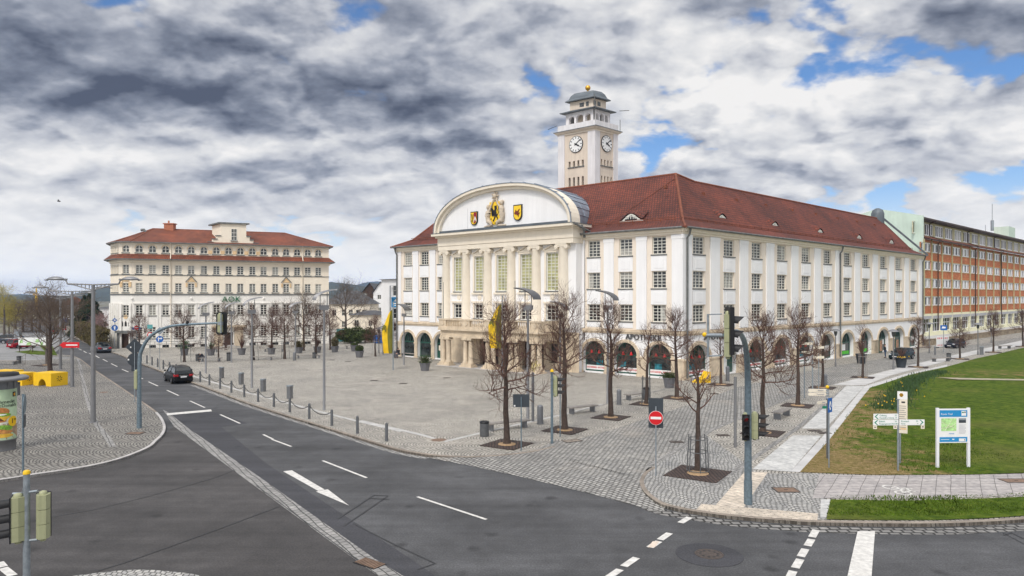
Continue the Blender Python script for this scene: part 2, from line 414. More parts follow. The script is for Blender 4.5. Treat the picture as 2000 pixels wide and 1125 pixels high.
M['alloy'] = plain('alloy_rim', (.5,.5,.52), .3, .1, 3., .8)
M['chrome'] = plain('chrome_trim', (.65,.65,.67), .2, .05, 3., .9)
M['car_glass'] = glassy('car_window_glass', (.012,.016,.018), .03, .2, .6)
M['tail'] = plain('tail_lamp_red', (.35,.01,.015), .25, .1)
M['headlamp'] = plain('headlamp_glass', (.6,.62,.65), .15, .1)
M['plate'] = plain('number_plate', (.75,.75,.75), .5, .03)
def carpaint(name, c):
    m = NT(name); m.col(m.ramp(m.noise(2., 3), [(.3, tuple(x*.9 for x in c)), (.7, tuple(x*1.1 for x in c))])); m.rough(.34)
    m.b.inputs['Coat Weight'].default_value = .12; m.b.inputs['Coat Roughness'].default_value = .04; m.b.inputs['Specular IOR Level'].default_value = .2
    return m.m
M['car_black'] = carpaint('black_car_paint', (.008,.008,.009))
M['car_navy'] = carpaint('navy_car_paint', (.012,.016,.03))
M['car_teal'] = carpaint('dark_teal_car_paint', (.012,.028,.036))
M['car_slate'] = carpaint('slate_car_paint', (.05,.06,.075))
M['car_red'] = carpaint('red_car_paint', (.3,.01,.02))
def grass_mat():
    m = NT('lawn_grass')
    a = m.noise(2.4, 6); b = m.noise(.13, 5); c = m.noise(26, 4)
    g = m.ramp(a, [(.3,(.036,.066,.006)),(.5,(.07,.112,.011)),(.72,(.13,.165,.022))])
    sx = m.n('ShaderNodeSeparateXYZ'); m.l(m.tc.outputs['Object'], sx.inputs[0])
    # worn, dry turf along the footpath edge (the lawn's own wear)
    dry = m.ramp(b, [(.50,(0,0,0)),(.66,(1,1,1))])
    wear = m.n('ShaderNodeAttribute', attribute_name='wear', attribute_type='GEOMETRY')
    n2 = m.noise(.8, 6, None, .65)
    wv = m.ramp(m.math('ADD', m.math('MULTIPLY', wear.outputs['Fac'], 1.0), m.math('MULTIPLY', m.math('SUBTRACT', n2, .5), 2.6)), [(.42,(0,0,0)),(.7,(1,1,1))])
    g = m.mix(m.math('MULTIPLY', dry, .35), g, (.2,.17,.06))
    g = m.mix(m.math('MULTIPLY', wv, .8), g, m.ramp(m.noise(5.5,6,None,.7), [(.35,(.13,.105,.03)),(.55,(.3,.2,.1)),(.7,(.42,.3,.19))]))
    g = m.mix(1.0, g, m.ramp(c, [(.3,(.55,.55,.55)),(.7,(1.4,1.4,1.35))]), 'MULTIPLY')
    m.col(g); m.rough(.95); m.bump(c, .9, .05); m.b.inputs['Specular IOR Level'].default_value = .1
    return m.m
M['lawn'] = grass_mat()
M['blade'] = plain('grass_blades', (.075,.122,.013), .9, .5, 1.5, spec=.1)
M['ground'] = plain('far_ground', (.16,.15,.11), .95, .3, .05)
def cladding():
    m = NT('orange_tile_cladding')
    vr = m.n('ShaderNodeTexVoronoi'); vr.inputs['Scale'].default_value = 5.5; m.l(m.tc.outputs['Object'], vr.inputs['Vector'])
    sx = m.n('ShaderNodeSeparateColor'); m.l(vr.outputs['Color'], sx.inputs[0])
    c = m.ramp(sx.outputs[0], [(0,(.43,.125,.042)),(.6,(.49,.15,.05)),(.9,(.52,.17,.06)),(.97,(.66,.33,.15))])
    c = m.mix(1.0, c, m.ramp(m.noise(.5,5),[(.3,(.8,.8,.8)),(.7,(1.15,1.15,1.15))]), 'MULTIPLY')
    m.col(c); m.rough(.7); return m.m
M['orange_cladding'] = cladding()
M['rubble'] = None
def rubble():
    m = NT('rubble_wall')
    vr = m.n('ShaderNodeTexVoronoi'); vr.inputs['Scale'].default_value = 2.6; m.l(m.tc.outputs['Object'], vr.inputs['Vector'])
    ve = m.n('ShaderNodeTexVoronoi', feature='DISTANCE_TO_EDGE'); ve.inputs['Scale'].default_value = 2.6; m.l(m.tc.outputs['Object'], ve.inputs['Vector'])
    sx = m.n('ShaderNodeSeparateColor'); m.l(vr.outputs['Color'], sx.inputs[0])
    c = m.ramp(sx.outputs[0], [(0,(.2,.15,.1)),(.5,(.33,.26,.17)),(1,(.42,.34,.24))])
    c = m.mix(m.ramp(ve.outputs['Distance'], [(.0,(1,1,1)),(.08,(0,0,0))]), c, (.09,.075,.06))
    m.col(c); m.rough(.9); m.bump(ve.outputs['Distance'], .6, .05); return m.m
M['rubble'] = rubble()
# ================= the setting: ground, roads, paving =================
def gpoly(name, pts, z, mat_, kind='structure', skirt=0.0, parent=None, px=True):
    P = [G(a, b, z) if px else Vector((a, b, z)) for a, b in pts]
    bm = bmesh.new(); vs = [bm.verts.new(p) for p in P]; f = bm.faces.new(vs)
    if f.normal.z < 0 or f.calc_area() and (f.normal_update() or f.normal.z < 0): f.normal_flip()
    if skirt:
        n = len(vs); lo = [bm.verts.new(p - Vector((0,0,skirt))) for p in P]
        for i in range(n): bm.faces.new((vs[i], vs[(i+1)%n], lo[(i+1)%n], lo[i]))
    bmesh.ops.triangulate(bm, faces=[f])
    me = bpy.data.meshes.new(name); bm.to_mesh(me); bm.free(); me.materials.append(mat_)
    o = link_mesh(name, me, parent)
    if kind and not parent: o['kind'] = kind
    return o
def strip(name, line, w, z, h, mat_, side=1, bevel=.015):
    """kerb stones swept along a line of world points"""
    mb = MB(); n = len(line); L = []; Rr = []
    for i, p in enumerate(line):
        d = (line[min(i+1,n-1)] - line[max(i-1,0)]); d.z = 0; d.normalize(); q = Vector((-d.y, d.x, 0))*side
        L.append(Vector((p.x, p.y, 0))); Rr.append(Vector((p.x, p.y, 0)) + q*w)
    vs = []
    for a, b in zip(L, Rr):
        vs += [(a.x,a.y,z-.1),(a.x,a.y,z+h-bevel),(a.x+(b.x-a.x)*.15,a.y+(b.y-a.y)*.15,z+h),(b.x,b.y,z+h),(b.x,b.y,z-.1)]
    fs = [(5*i+k, 5*i+k+1, 5*i+k+6, 5*i+k+5) for i in range(n-1) for k in range(4)]
    mb.add(vs, fs); mb.add(vs[:5], [(0,1,2,3,4)]); mb.add(vs[-5:], [(4,3,2,1,0)])
    return mb
def smooth_line(pts, sub=6):
    P = [Vector(p) for p in pts]; out = []
    for i in range(len(P)-1):
        a, b, c, d = P[max(i-1,0)], P[i], P[i+1], P[min(i+2,len(P)-1)]
        for k in range(sub):
            t = k/sub; out.append(.5*((2*b)+(c-a)*t+(2*a-5*b+4*c-d)*t*t+(3*b-a-3*c+d)*t**3))
    out.append(P[-1]); return out

# base sheet to the horizon
g = MB(); g.add([(-9000,-400,-.06),(9000,-400,-.06),(9000,9000,-.06),(-9000,9000,-.06)], [(0,1,2,3)])
g.build('ground', M['ground'])['kind'] = 'structure'
# carriageway
road_pts = [(-60,-30),(90,-30),(90,34),(20,48),(-40,150),(-100,230),(-170,262),(-190,250),(-132,190),(-78,110),(-62,45)]
gpoly('road', road_pts, 0.0, M['asphalt'], px=False)
gpoly('side_road', [(342,832),(500,949),(727,1108),(860,1210),(1200,1700),(-2200,1700),(-1500,960),(-300,962),(0,936),(170,912),(260,890),(322,846)], .004, M['asphalt2'])
gpoly('resurfaced_strip', [(326,812),(372,806),(430,832),(520,905),(640,985),(800,1090),(980,1215),(870,1215),(727,1104),(500,946),(352,836)], .006, M['asphalt3'])
gpoly('asphalt_patch', [(370,806),(413,803),(484,827),(432,834)], .008, M['asphalt3'])
gpoly('gutter_band', [(318,800),(330,806),(370,838),(502,928),(730,1090),(800,1132),(900,1215),(860,1215),(760,1140),(706,1102),(500,951),(340,833)], .010, M['gutter'])
# left square (paved, raised)
kl = [(100,690),(148,697),(178,717),(196,729),(231,752),(266,776),(298,797.6),(314,812),(322,826),(323.5,838),(318,849.5),(307,860),(291,873.5),(240,894),(171,911),(68,926.5),(0,937),(-150,955),(-420,985),(-800,1020)]
KL = smooth_line([G(a,b,ZP) for a,b in kl])
# pavement beds
def wpoly(name, P, z, mat_, skirt=.25):
    return gpoly(name, [(p.x,p.y) for p in P], z, mat_, skirt=skirt, px=False)
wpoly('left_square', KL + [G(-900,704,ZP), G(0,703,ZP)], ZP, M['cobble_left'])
strip('kerb', KL[4:40], .16, 0, ZP+.02, None, side=-1).build('left_kerb', M['kerb'])['kind'] = 'structure'; strip('kerb', KL[39:], .16, 0, ZP+.02, None, side=-1).build('left_kerb_curve', M['kerb_pale'])['kind'] = 'structure'
gpoly('service_lane', [(-700,652),(10,652),(26,660),(40,688),(100,697),(148,699),(0,706),(-900,707)], ZP+.004, M['far_asphalt'])
gpoly('car_park', [(-400,652),(0,650),(120,650),(140,664),(105,690),(40,688),(26,662)], .05, M['far_asphalt'])
gpoly('lane_verge', [(28,687),(60,684),(88,686),(70,668),(100,672),(112,694),(60,692)], ZP+.008, M['lawn'])
# main square
kr = [(112,640),(139,655.5),(162,667),(196,681),(231,692),(277,711),(330,731),(380,749),(430,767.5),(479.5,786),(554,810),(629,833),(703.5,856),(778,878),(845,889),(900,892.5),(940,892),(987.5,889),(1044,882),(1085,873)]
KR = smooth_line([G(a,b,ZP) for a,b in kr])
ki = [(1275,912),(1258,923),(1250,936),(1249.6,944),(1255,957),(1268.5,970),(1296,986),(1354,998),(1439.6,1009),(1542,1017),(1600.5,1020),(1731,1022),(1834,1022),(1920,1019),(2000,1014),(2150,1002),(2500,985)]
KI = smooth_line([G(a,b,ZP) for a,b in ki])
sq = KR + KI + [Vector((120,22,0)),Vector((200,60,0)),Vector((240,330,0)),Vector((-170,330,0))]
wpoly('square', sq, ZP, M['cobble'])
for nm, ln in (('square_kerb', KR), ('island_kerb', KI)):
    strip(nm, ln, .18, 0, ZP+.018, M['kerb'], side=1).build(nm, M['kerb'])['kind'] = 'structure'
# sett ramp from the carriageway up to the square
edge = [G(a,b,.014) for a,b in ((838,894),(900,906),(1000,927),(1150,963),(1290,1000))]
inn = [G(a,b,ZP+.006) for a,b in ((1249,946),(1252,934),(1264,914),(1235,882),(1085,860),(1044,879),(987,886),(940,889),(890,889.5))]
bm = bmesh.new(); vs = [bm.verts.new(p) for p in edge] + [bm.verts.new(p) for p in [G(1300,992,.02), G(1270,974,.05)] + inn]
f = bm.faces.new(vs); bmesh.ops.triangulate(bm, faces=[f]); me = bpy.data.meshes.new('sett_ramp'); bm.to_mesh(me); bm.free(); me.materials.append(M['setts'])
link_mesh('sett_ramp', me)['kind'] = 'structure'
gpoly('sett_street', [(1044,880),(1085,871),(1120,860),(1200,838),(1330,795),(1440,757),(1520,737),(1640,713),(1800,689),(2100,642),(2100,656),(2000,670),(1780,713),(1655,741),(1560,772),(1400,838),(1275,905),(1258,921),(1250,934)], ZP+.005, M['setts'])
gpoly('fan_paving', [(1252,940),(1275,910),(1380,850),(1470,915),(1480,925),(1600,924),(1612,975),(1625,1015),(1540,1014),(1354,995),(1280,976)], ZP+.007, M['cobble_fan'])
# lines of narrow drain setts
def gline(name, pts, w, z, mat_):
    return strip(name, [G(a,b,z) for a,b in pts], w, z-.01, .012, mat_, 1, .001).build(name, mat_)
for i, (pts, w, mm) in enumerate(((((1270,912),(1400,838),(1565,768),(1650,741)), .3, 'gutter'), (((1395,952),(1470,900),(1560,838),(1655,757)), .28, 'gutter'),
      (((700,822),(820,850),(870,863),(960,842),(1120,806),(1180,790)), .3, 'band'), (((320,718),(470,764),(640,809),(700,824),(780,843)), .25, 'band'),
      (((150,700),(165,775),(172,800),(182,828),(200,850),(215,873)), .3, 'gutter'), (((1120,806),(1260,770),(1400,735)), .2, 'gutter'))):
    o = gline('drain_channel', pts, w, ZP+.008+.001*i, M[mm]); o['kind'] = 'structure'
# pale footpath
for pts in (((1470,916),(1544,921),(1604,851),(1549,850)), ((1566,837),(1612,837),(1689,754),(1653.5,753))):
    gpoly('footpath', pts, ZP+.012, M['slab'])
gpoly('footpath', [(1625,752),(1690,752),(1740,733),(1810,715),(1900,693),(2010,672),(2200,640),(2200,634),(2000,664),(1860,694),(1760,717)], ZP+.014, M['pale_pave'])
gpoly('path_edging', [(1544,921),(1562,922),(1620,858),(1700,757),(1770,735),(1850,716),(1850,712),(1766,731),(1689,754),(1608,851)], ZP+.016, M['pale_pave'])
gpoly('tactile_path', [(1455,921),(1500,922),(1452,992),(1398,986)], ZP+.013, M['tactile'])
gpoly('tactile_strip', [(1370,984),(1480,993),(1598,1003),(1596,1019),(1540,1016),(1450,1009.5),(1358,997)], ZP+.016, M['tactile_rib'])
gpoly('cycle_path', [(1601,926.5),(1700,928.5),(1800,928),(1900,927.5),(2000,925),(2300,916),(2300,952),(2000,967.5),(1900,971.5),(1765,975),(1587,972.6)], ZP+.014, M['pavers'])
gpoly('crossing_edging', [(1603,975),(1623,975),(1613,1011),(1602,1011)], ZP+.018, M['slab'])
wk = [(1250,950),(1268,979),(1296,995),(1354,1006),(1439.6,1018),(1542,1026),(1600.5,1029),(1731,1032),(1834,1032),(1920,1028),(2000,1023),(2150,1012),(2500,992)]
strip('gutter_setts', smooth_line([G(a,b,0) for a,b in wk]), .62, -.005, .012, M['gutter2'], -1, .001).build('gutter_setts', M['gutter2'])['kind'] = 'structure'
wk = [(380,752),(430,770.5),(479.5,789),(554,813),(629,836),(703.5,860),(778,882),(840,894)]
strip('gutter_setts', smooth_line([G(a,b,0) for a,b in wk]), .4, -.005, .012, M['gutter'], -1, .001).build('gutter_setts', M['gutter'])['kind'] = 'structure'
# small traffic island by the lower edge
isl = [G(a,b,ZP) for a,b in ((120,1128),(205,1117),(274,1112.5),(342,1117),(395,1127),(420,1165),(380,1260),(100,1260),(90,1165))]
wpoly('traffic_island', smooth_line(isl+[isl[0]])[:-1], ZP, M['cobble_fan'])
# front lawn (its worn corner is carried by the attribute wear)
lawn = [(1562,922),(1620,858),(1700,757),(1770,735),(1850,716),(1920,698),(2010,678),(2200,644),(2500,628),(2600,905),(2300,914),(2000,924),(1900,926.5),(1800,927),(1700,927)]
bm = bmesh.new(); vs = [bm.verts.new(G(a,b,ZP+.02)) for a,b in lawn]; f = bm.faces.new(vs)
bmesh.ops.triangulate(bm, faces=[f])
for _ in range(4):
    bmesh.ops.subdivide_edges(bm, edges=[e for e in bm.edges if e.calc_length() > 2.5], cuts=1, use_grid_fill=True)
me = bpy.data.meshes.new('lawn'); bm.to_mesh(me); bm.free(); me.materials.append(M['lawn'])
wa = me.attributes.new('wear', 'FLOAT', 'POINT')
c0 = G(1600,905,0); c1 = G(1690,768,0)
def wear_at(p):
    a = (p-c0).length; d = c1-c0; t = max(0,min(1,(p-c0).dot(d)/d.length_squared)); q = (p-(c0+d*t)).length
    c2 = G(1900,735,0)
    return max(.98*math.exp(-(a/5.5)**2), .72*math.exp(-(q/3.2)**2), .42*math.exp(-((p.x-c2.x)/26)**2-((p.y-c2.y)/4.5)**2))
for v in me.vertices:
    p = Vector((v.co.x, v.co.y, 0)); wa.data[v.index].value = wear_at(p)
    v.co.z += .06*(1+math.sin(v.co.x*.21+1)*math.sin(v.co.y*.17))*min(1, max(0,(v.co.x-20)/10))
o = link_mesh('lawn', me); o['kind'] = 'structure'
ver = [(1622,975),(1765,977.5),(1900,974),(2000,970),(2300,955),(2500,968),(2150,994),(2000,1007),(1920,1012),(1834,1015),(1731,1015.5),(1614,1014)]
gpoly('verge', ver, ZP+.03, M['lawn'])
gpoly('worn_path', [(1832,737),(1870,741),(2000,743),(2200,745),(2200,742),(2000,740.5),(1880,738)], ZP+.17, M['worn_soil'])
# grass blades: short tufts over the lawn and verge
rnd = random.Random(3)
gb = MB()
def inside(p, poly):
    c = False; j = len(poly)-1
    for i in range(len(poly)):
        a, b = poly[i], poly[j]
        if (a.y > p.y) != (b.y > p.y) and p.x < (b.x-a.x)*(p.y-a.y)/(b.y-a.y)+a.x: c = not c
        j = i
    return c
PL = [G(a,b,0) for a,b in lawn]; PV = [G(a,b,0) for a,b in ver]
def blades(poly, x0, x1, y0, y1, n, hmin, hmax, z, far=False):
    k = 0
    while k < n:
        p = Vector((rnd.uniform(x0,x1), y0+(y1-y0)*rnd.random()**1.5, 0)); k += 1
        if not inside(p, poly): continue
        if rnd.random() < wear_at(p)*1.15: continue
        h = rnd.uniform(hmin, hmax)*(1+.8*math.sin(p.x*.9)*math.sin(p.y*.7+1)); w = rnd.uniform(.012,.03)*(1.5 if far else 1)
        a = rnd.random()*6.28; dx, dy = math.cos(a)*w, math.sin(a)*w; lx, ly = rnd.uniform(-.6,.6)*h, rnd.uniform(-.6,.6)*h
        zz = z
        gb.add([(p.x-dx,p.y-dy,zz),(p.x+dx,p.y+dy,zz),(p.x+lx,p.y+ly,zz+h)], [(0,1,2)])
blades(PL, 11, 34, 28, 62, 52000, .05, .11, ZP+.02)
blades(PV, 11, 26, 24, 31, 26000, .035, .085, ZP+.03)
gb.build('grass', M['blade'])['kind'] = 'stuff'

# ---- markings
def marks(name, quads, z=.013, m='paint'):
    mb = MB()
    for q in quads: mb.add([G(a,b,z) for a,b in q], [tuple(range(len(q)))])
    o = mb.build(name, M[m]); o['kind'] = 'structure'; return o
def dash(x0,y0,x1,y1,w):
    """a painted dash w metres wide between two seen ends"""
    a, b = G(x0,y0,.013), G(x1,y1,.013); d = (b-a).normalized(); q = Vector((-d.y,d.x,0))*w/2
    return [a-q, b-q, b+q, a+q]
mb = MB()
for q in ((290,745.6,308.5,754),(326,762,349,772.6),(371,783,400,796),(430,809.5,469,827),(630,899.5,716,933),(815,970,950,1014.5),(264,733,279,740),(238,721,251,726.6),(217,710,229,716),(201,701.6,210,706.3),(186,694.3,194,699),(174.5,690,180,693),(163,685.5,169,689),(153.5,681,159.5,684),(144.5,676.7,150,679.7),(514,848.5,533,857.5),(531,858,569,872)):
    mb.add(dash(*q, .13), [(0,1,2,3)])
mb.build('lane_dashes', M['paint'])['kind'] = 'structure'
marks('stop_line', [[(325,807.3),(412,799.6),(414,803.2),(327,811)]])
marks('arrow_marking', [[(553,920.5),(570,918.5),(634,956),(622,959)], [(617,960),(640,955.5),(682,987.5)]])
mb = MB()
for x0,y0,x1,y1 in ((1347,1010,1329,1021),(1308,1041,1289,1054),(1287,1057,1269,1069),(1243,1089,1218,1106) ,(1211,1112,1186,1129)): mb.add(dash(x0,y0,x1,y1,.24), [(0,1,2,3)])
for x0,y0,x1,y1 in ((1594,1035,1586,1049),(1585,1053,1577,1066),(1573,1072,1564,1087),(1563,1092,1553,1109),(1549,1115,1540,1133),(-2,1098,6,1107),(6,1109,25,1124)): mb.add(dash(x0,y0,x1,y1,.24), [(0,1,2,3)])
mb.build('crossing_dashes', M['paint'])['kind'] = 'structure'
mb = MB(); mb.add(dash(1286,1058,1268,1070,.25), [(0,1,2,3)])
marks('worn_dash', [[(1265,1069),(1275,1057),(1288,1057),(1279,1069)]], .015, 'paint_worn')
marks('stop_bar', [[(1675,1037.5),(1709,1037.5),(1702,1130),(1654,1130)]])
# cracks and tar seams
sm = MB()
def seam(pts, w):
    P = [G(a,b,.016) for a,b in pts]
    for a, b in zip(P, P[1:]):
        d = (b-a).normalized(); q = Vector((-d.y,d.x,0))*w/2; sm.add([a-q,b-q,b+q,a+q], [(0,1,2,3)])
seam([(40,1022),(100,1010),(180,996),(280,972),(360,950),(420,933),(460,917)], .035)
seam([(190,1115),(240,1100),(330,1068),(430,1032),(545,989)], .05)
seam([(660,1013),(730,967),(758,968),(672,1027)], .07); seam([(722,973),(760,975)], .06)
seam([(690,1022),(760,1058),(850,1100),(815,1112)], .05)
seam([(1960,1045),(1975,1040),(2000,1052)], .05); seam([(1958,1040),(2000,1062)], .03); seam([(500,948),(620,1036),(706,1100)], .04)
sm.build('tar_seams', M['tar'])['kind'] = 'structure'
def disc(name, px, py, r, z, m, label, cat, rim=None):
    mb = MB(); c = G(px,py,z); mb.lathe([(r,0),(r*.985,.006)], 28); o = mb.build(name, M[m]); o.location = c - Vector((0,0,.004)); return tag(o, label, cat)
mb = MB(); c = G(1385,1083,.01); mb.lathe([(1.02,0),(1.0,.006)], 40); o = mb.build('asphalt_collar', M['asphalt3']); o.location = c; o['kind'] = 'structure'
t = thing('manhole_cover', 'round iron manhole cover inside a dark asphalt patch on the near road', 'manhole cover', G(1385,1082,.018))
mb = MB(); mb.lathe([(.44,0),(.44,.008),(.39,.008),(.39,.004)], 32); mb.build('ring', M['iron'], t)
mb = MB(); mb.lathe([(.38,0),(.38,.007)], 32)
mb.build('lid', M['iron'], t)
mb = MB()
for k in range(10):
    a = k*.628; mb.boxc((.27*math.cos(a),.27*math.sin(a),.0085),(.07,.07,.003),0,a)
mb.build('vent_holes', M['black'], t)
for px,py,r,m,lb in ((203,766,.33,'rust','round rusty manhole cover in the cobbles beside the twin-armed lamp post'),(857,859,.42,'rust','round rusty manhole cover at the corner of the square near the chainless bollards')):
    disc('manhole_cover', px, py, r, ZP+.014, m, lb, 'manhole cover')
def coverplate(px, py, w, d, m, label, rz=0, name='drain_cover', cat='drain cover'):
    t = thing(name, label, cat, G(px,py,ZP+.016), rz)
    mb = MB(); mb.box(-w/2,w/2,-d/2,d/2,0,.012); mb.build('plate', M[m], t)
    mb = MB(); mb.box(-w/2-.05,w/2+.05,-d/2-.05,-d/2,0,.016); mb.box(-w/2-.05,w/2+.05,d/2,d/2+.05,0,.016); mb.box(-w/2-.05,-w/2,-d/2,d/2,0,.016); mb.box(w/2,w/2+.05,-d/2,d/2,0,.016)
    mb.build('frame', M['iron'], t)
    mb = MB(); mb.box(-.07,.07,-.02,.02,.012,.02); mb.build('handle', M['black'], t)
    return t
coverplate(264,846,.8,.55,'rust','square rusty cover plate at the rounded corner of the left square')
coverplate(1535,957,.85,.62,'rust','square sandy cover plate in fan paving beside the tall signal mast')
coverplate(1985,939,1.1,.55,'rust','sandy cover plate set in the grey cycle path at the right edge')
coverplate(1117,861,.9,.5,'kerb','pale square cover plate by the tree in front of the yellow-capped signal post', .5)
for px,py,lb in ((1591,841,'small iron grate in the cobbled gap of the pale footpath, farther one'),(1610,845.5,'small iron grate in the cobbled gap of the pale footpath, nearer the lawn'),
    (1412,850,'dark drain grate in the setts left of the signal mast'),(1321,863,'dark drain grate in setts behind the caged young tree'),(1395,769,'dark oval drain grate in front of the arcade corner'),(680,706,'dark drain grate on the open square near the round-topped planter'),(648,703,'dark drain grate on the square beside the tall panel lamp'),(873,738,'dark drain grate on the square in front of the balcony porch'),(788,749,'small dark drain grate left of the porch steps'),(731,743,'dark drain grate midway across the open square')):
    coverplate(px,py,.6,.38,'iron',lb)
t = thing('road_gully', 'rusty slotted gully grate set in the pale gutter band', 'gully grate', G(722,1100,.016), R(-37))
mb = MB()
for k in range(9): mb.box(-.42+.1*k,-.36+.1*k,-.22,.22,0,.02)
mb.build('bars', M['rust'], t)
mb = MB(); mb.box(-.46,.46,-.26,.26,-.012,.004); mb.build('pit', M['black'], t)
# bicycle pictogram painted on the cycle path
mb = MB()
Mb = Matrix.Translation(G(1757,957,ZP+.022)) @ Matrix.Rotation(R(4),4,'Z')
mb.M = Mb
ZS = [0.0]
def ring(cx, cy, r, w, n=22):
    ZS[0] += .0008; z = ZS[0]
    for k in range(n):
        a, b = 2*math.pi*k/n, 2*math.pi*(k+1)/n
        mb.add([(cx+(r-w)*math.cos(a),cy+(r-w)*math.sin(a)*1.1,z),(cx+r*math.cos(a),cy+r*math.sin(a)*1.1,z),(cx+r*math.cos(b),cy+r*math.sin(b)*1.1,z),(cx+(r-w)*math.cos(b),cy+(r-w)*math.sin(b)*1.1,z)], [(0,1,2,3)])
def bar(x0,y0,x1,y1,w=.085):
    d = Vector((x1-x0,y1-y0,0)).normalized(); q = Vector((-d.y,d.x,0))*w/2; ZS[0] += .0008; a=Vector((x0,y0,ZS[0])); b=Vector((x1,y1,ZS[0]))
    mb.add([a-q,b-q,b+q,a+q], [(0,1,2,3)])
ring(-.12,.42,.32,.09); ring(-.12,-.42,.32,.09)
bar(-.12,.42,.1,.1); bar(.1,.1,-.12,-.42); bar(.1,.1,.42,.28); bar(-.12,-.42,.36,-.18); bar(.36,-.18,.42,.28); bar(.42,.28,.5,.1); bar(.36,-.18,.48,-.3); bar(.1,.1,.36,-.18); bar(.5,.05,.62,.12)
o = mb.build('cycle_symbol', M['paint']); o['kind'] = 'structure'
# ================= town hall =================
def roof_mesh(name, polys, mats, parent=None, off=(0,0,0)):
    """planar roof slopes with tile coordinates measured along the eave and up the slope; polys: (points, material index)"""
    vs = []; fs = []; mi = []; uvs = []
    for P, k in polys:
        P = [Vector(p) for p in P]; n = Vector((0,0,0))
        for i in range(len(P)): n += P[i].cross(P[(i+1)%len(P)])
        n.normalize()
        if n.z < 0: P.reverse(); n = -n
        t = Vector((0,0,1)).cross(n)
        if t.length < 1e-5: t = Vector((1,0,0))
        t.normalize(); b = n.cross(t)
        base = len(vs)
        for p in P: vs.append(tuple(p - Vector(off))); uvs.append((p.dot(t), p.dot(b)))
        fs.append(list(range(base, base+len(P)))); mi.append(k)
    me = bpy.data.meshes.new(name); me.from_pydata(vs, [], fs)
    uv = me.uv_layers.new(name='uv')
    for l in me.loops: uv.data[l.index].uv = uvs[l.vertex_index]
    for m in mats: me.materials.append(m)
    me.polygons.foreach_set('material_index', mi); me.update()
    return link_mesh(name, me, parent)
def unit2(a, b):
    d = Vector((b[0]-a[0], b[1]-a[1])); return d.normalized(), d.length
CC = Vector((16.2,67.0,0)); LL = Vector((-15.4,94.6,0)); RR = Vector((65.5,113.0,0))
ea, La = unit2(CC, LL); eu, Lu = unit2(CC, RR)
na = Vector((-ea.y, ea.x)); nu = Vector((eu.y, -eu.x))
MA = frame(CC, ea, na, CC); MU = frame(CC, eu, nu, CC)      # parts are measured from the building's front corner
TH = thing('town_hall', 'white town hall with red tiled roof, arched gable and arcade on the square', 'town hall', CC)
ANG_A = math.atan2(ea.y, ea.x); ANG_U = math.atan2(-eu.y, -eu.x)
rt = random.Random(11)
def window_proto(name, w, h, nx, ny, fm, bar=.055, edge=.08, sill=True, arch=0.0, reveal=.16):
    """frame and glazing bars as one mesh, with a glass pane and a sill as its pieces; origin at the bottom middle of the opening"""
    mb = MB()
    d0, d1 = -reveal-.06, -reveal
    sp = h-arch
    mb.box(-w/2,-w/2+edge,d0,d1,0,sp); mb.box(w/2-edge,w/2,d0,d1,0,sp); mb.box(-w/2+edge,w/2-edge,d0,d1,0,edge)
    if arch: mb.arcband(0, w/2-edge, arch-edge, sp, edge, d0, d1, 14)
    else: mb.box(-w/2+edge,w/2-edge,d0,d1,h-edge,h)
    iw = w-2*edge
    for i in range(1, nx):
        x = -w/2+edge+iw*i/nx; b = bar*(1.5 if (nx == 2 or (nx % 2 == 0 and i == nx//2)) else 1)
        top = h-edge if not arch else sp + arch*math.sqrt(max(0,1-(x/(w/2))**2)) - edge
        mb.box(x-b/2,x+b/2,d0+.01,d1+.012,edge,top)
    zs = ny if hasattr(ny,'__len__') else [k/ny for k in range(1,ny)]
    for fz in zs:
        z = edge+(h-2*edge)*fz; mb.box(-w/2+edge,w/2-edge,d0+.012,d1+.008,z-bar/2,z+bar/2)
    f = mb.build(name, fm)
    gm = MB()
    if arch:
        n = 14; pts = [(-w/2+.02,.02),(w/2-.02,.02)] + [((w/2-.02)*math.cos(math.pi*k/n), sp+(arch-.02)*math.sin(math.pi*k/n)) for k in range(n+1)]
        gm.add([(x,d0+.005,z) for x,z in pts], [tuple(range(len(pts)))])
    else: gm.add([(-w/2+.02,d0+.005,.02),(w/2-.02,d0+.005,.02),(w/2-.02,d0+.005,h-.02),(-w/2+.02,d0+.005,h-.02)], [(0,1,2,3)])
    p = gm.build('pane', M['gl1'], f)
    if sill:
        s = MB(); s.box(-w/2-.12,w/2+.12,-reveal,.1,-.13,-.005); s.build('sill', M['lead'], f)
    return f
def put_window(proto, parent, pos, ang, sx=1.0, gl=None):
    first = not proto.get('_used')
    if first:
        PANES.setdefault('kids', {})[proto.name] = [c.data for c in KID.get(proto.name, [])]; o = proto; o.parent = parent; KID.setdefault(parent.name, []).append(o)
    else:
        o = proto.copy(); COL.objects.link(o); o.parent = parent; KID.setdefault(parent.name, []).append(o)
        for me in PANES['kids'][proto.name]: link_mesh(me.name.split('@')[0].split('.')[0], me, o)
    proto['_used'] = 1
    o.location = pos; o.rotation_euler = (0,0,ang); o.scale = (sx,1,1)
    if gl:
        for c in KID.get(o.name, []):
            if c.name.startswith('pane') and gl != c.data.materials[0].name:
                key = (c.data.name.split('@')[0], gl)
                me = PANES.get(key)
                if not me:
                    me = c.data.copy(); me.name = c.data.name.split('@')[0]+'@'+gl; me.materials.clear(); me.materials.append(M[gl]); PANES[key] = me
                c.data = me
    return o
PANES = {}
CURT = {}
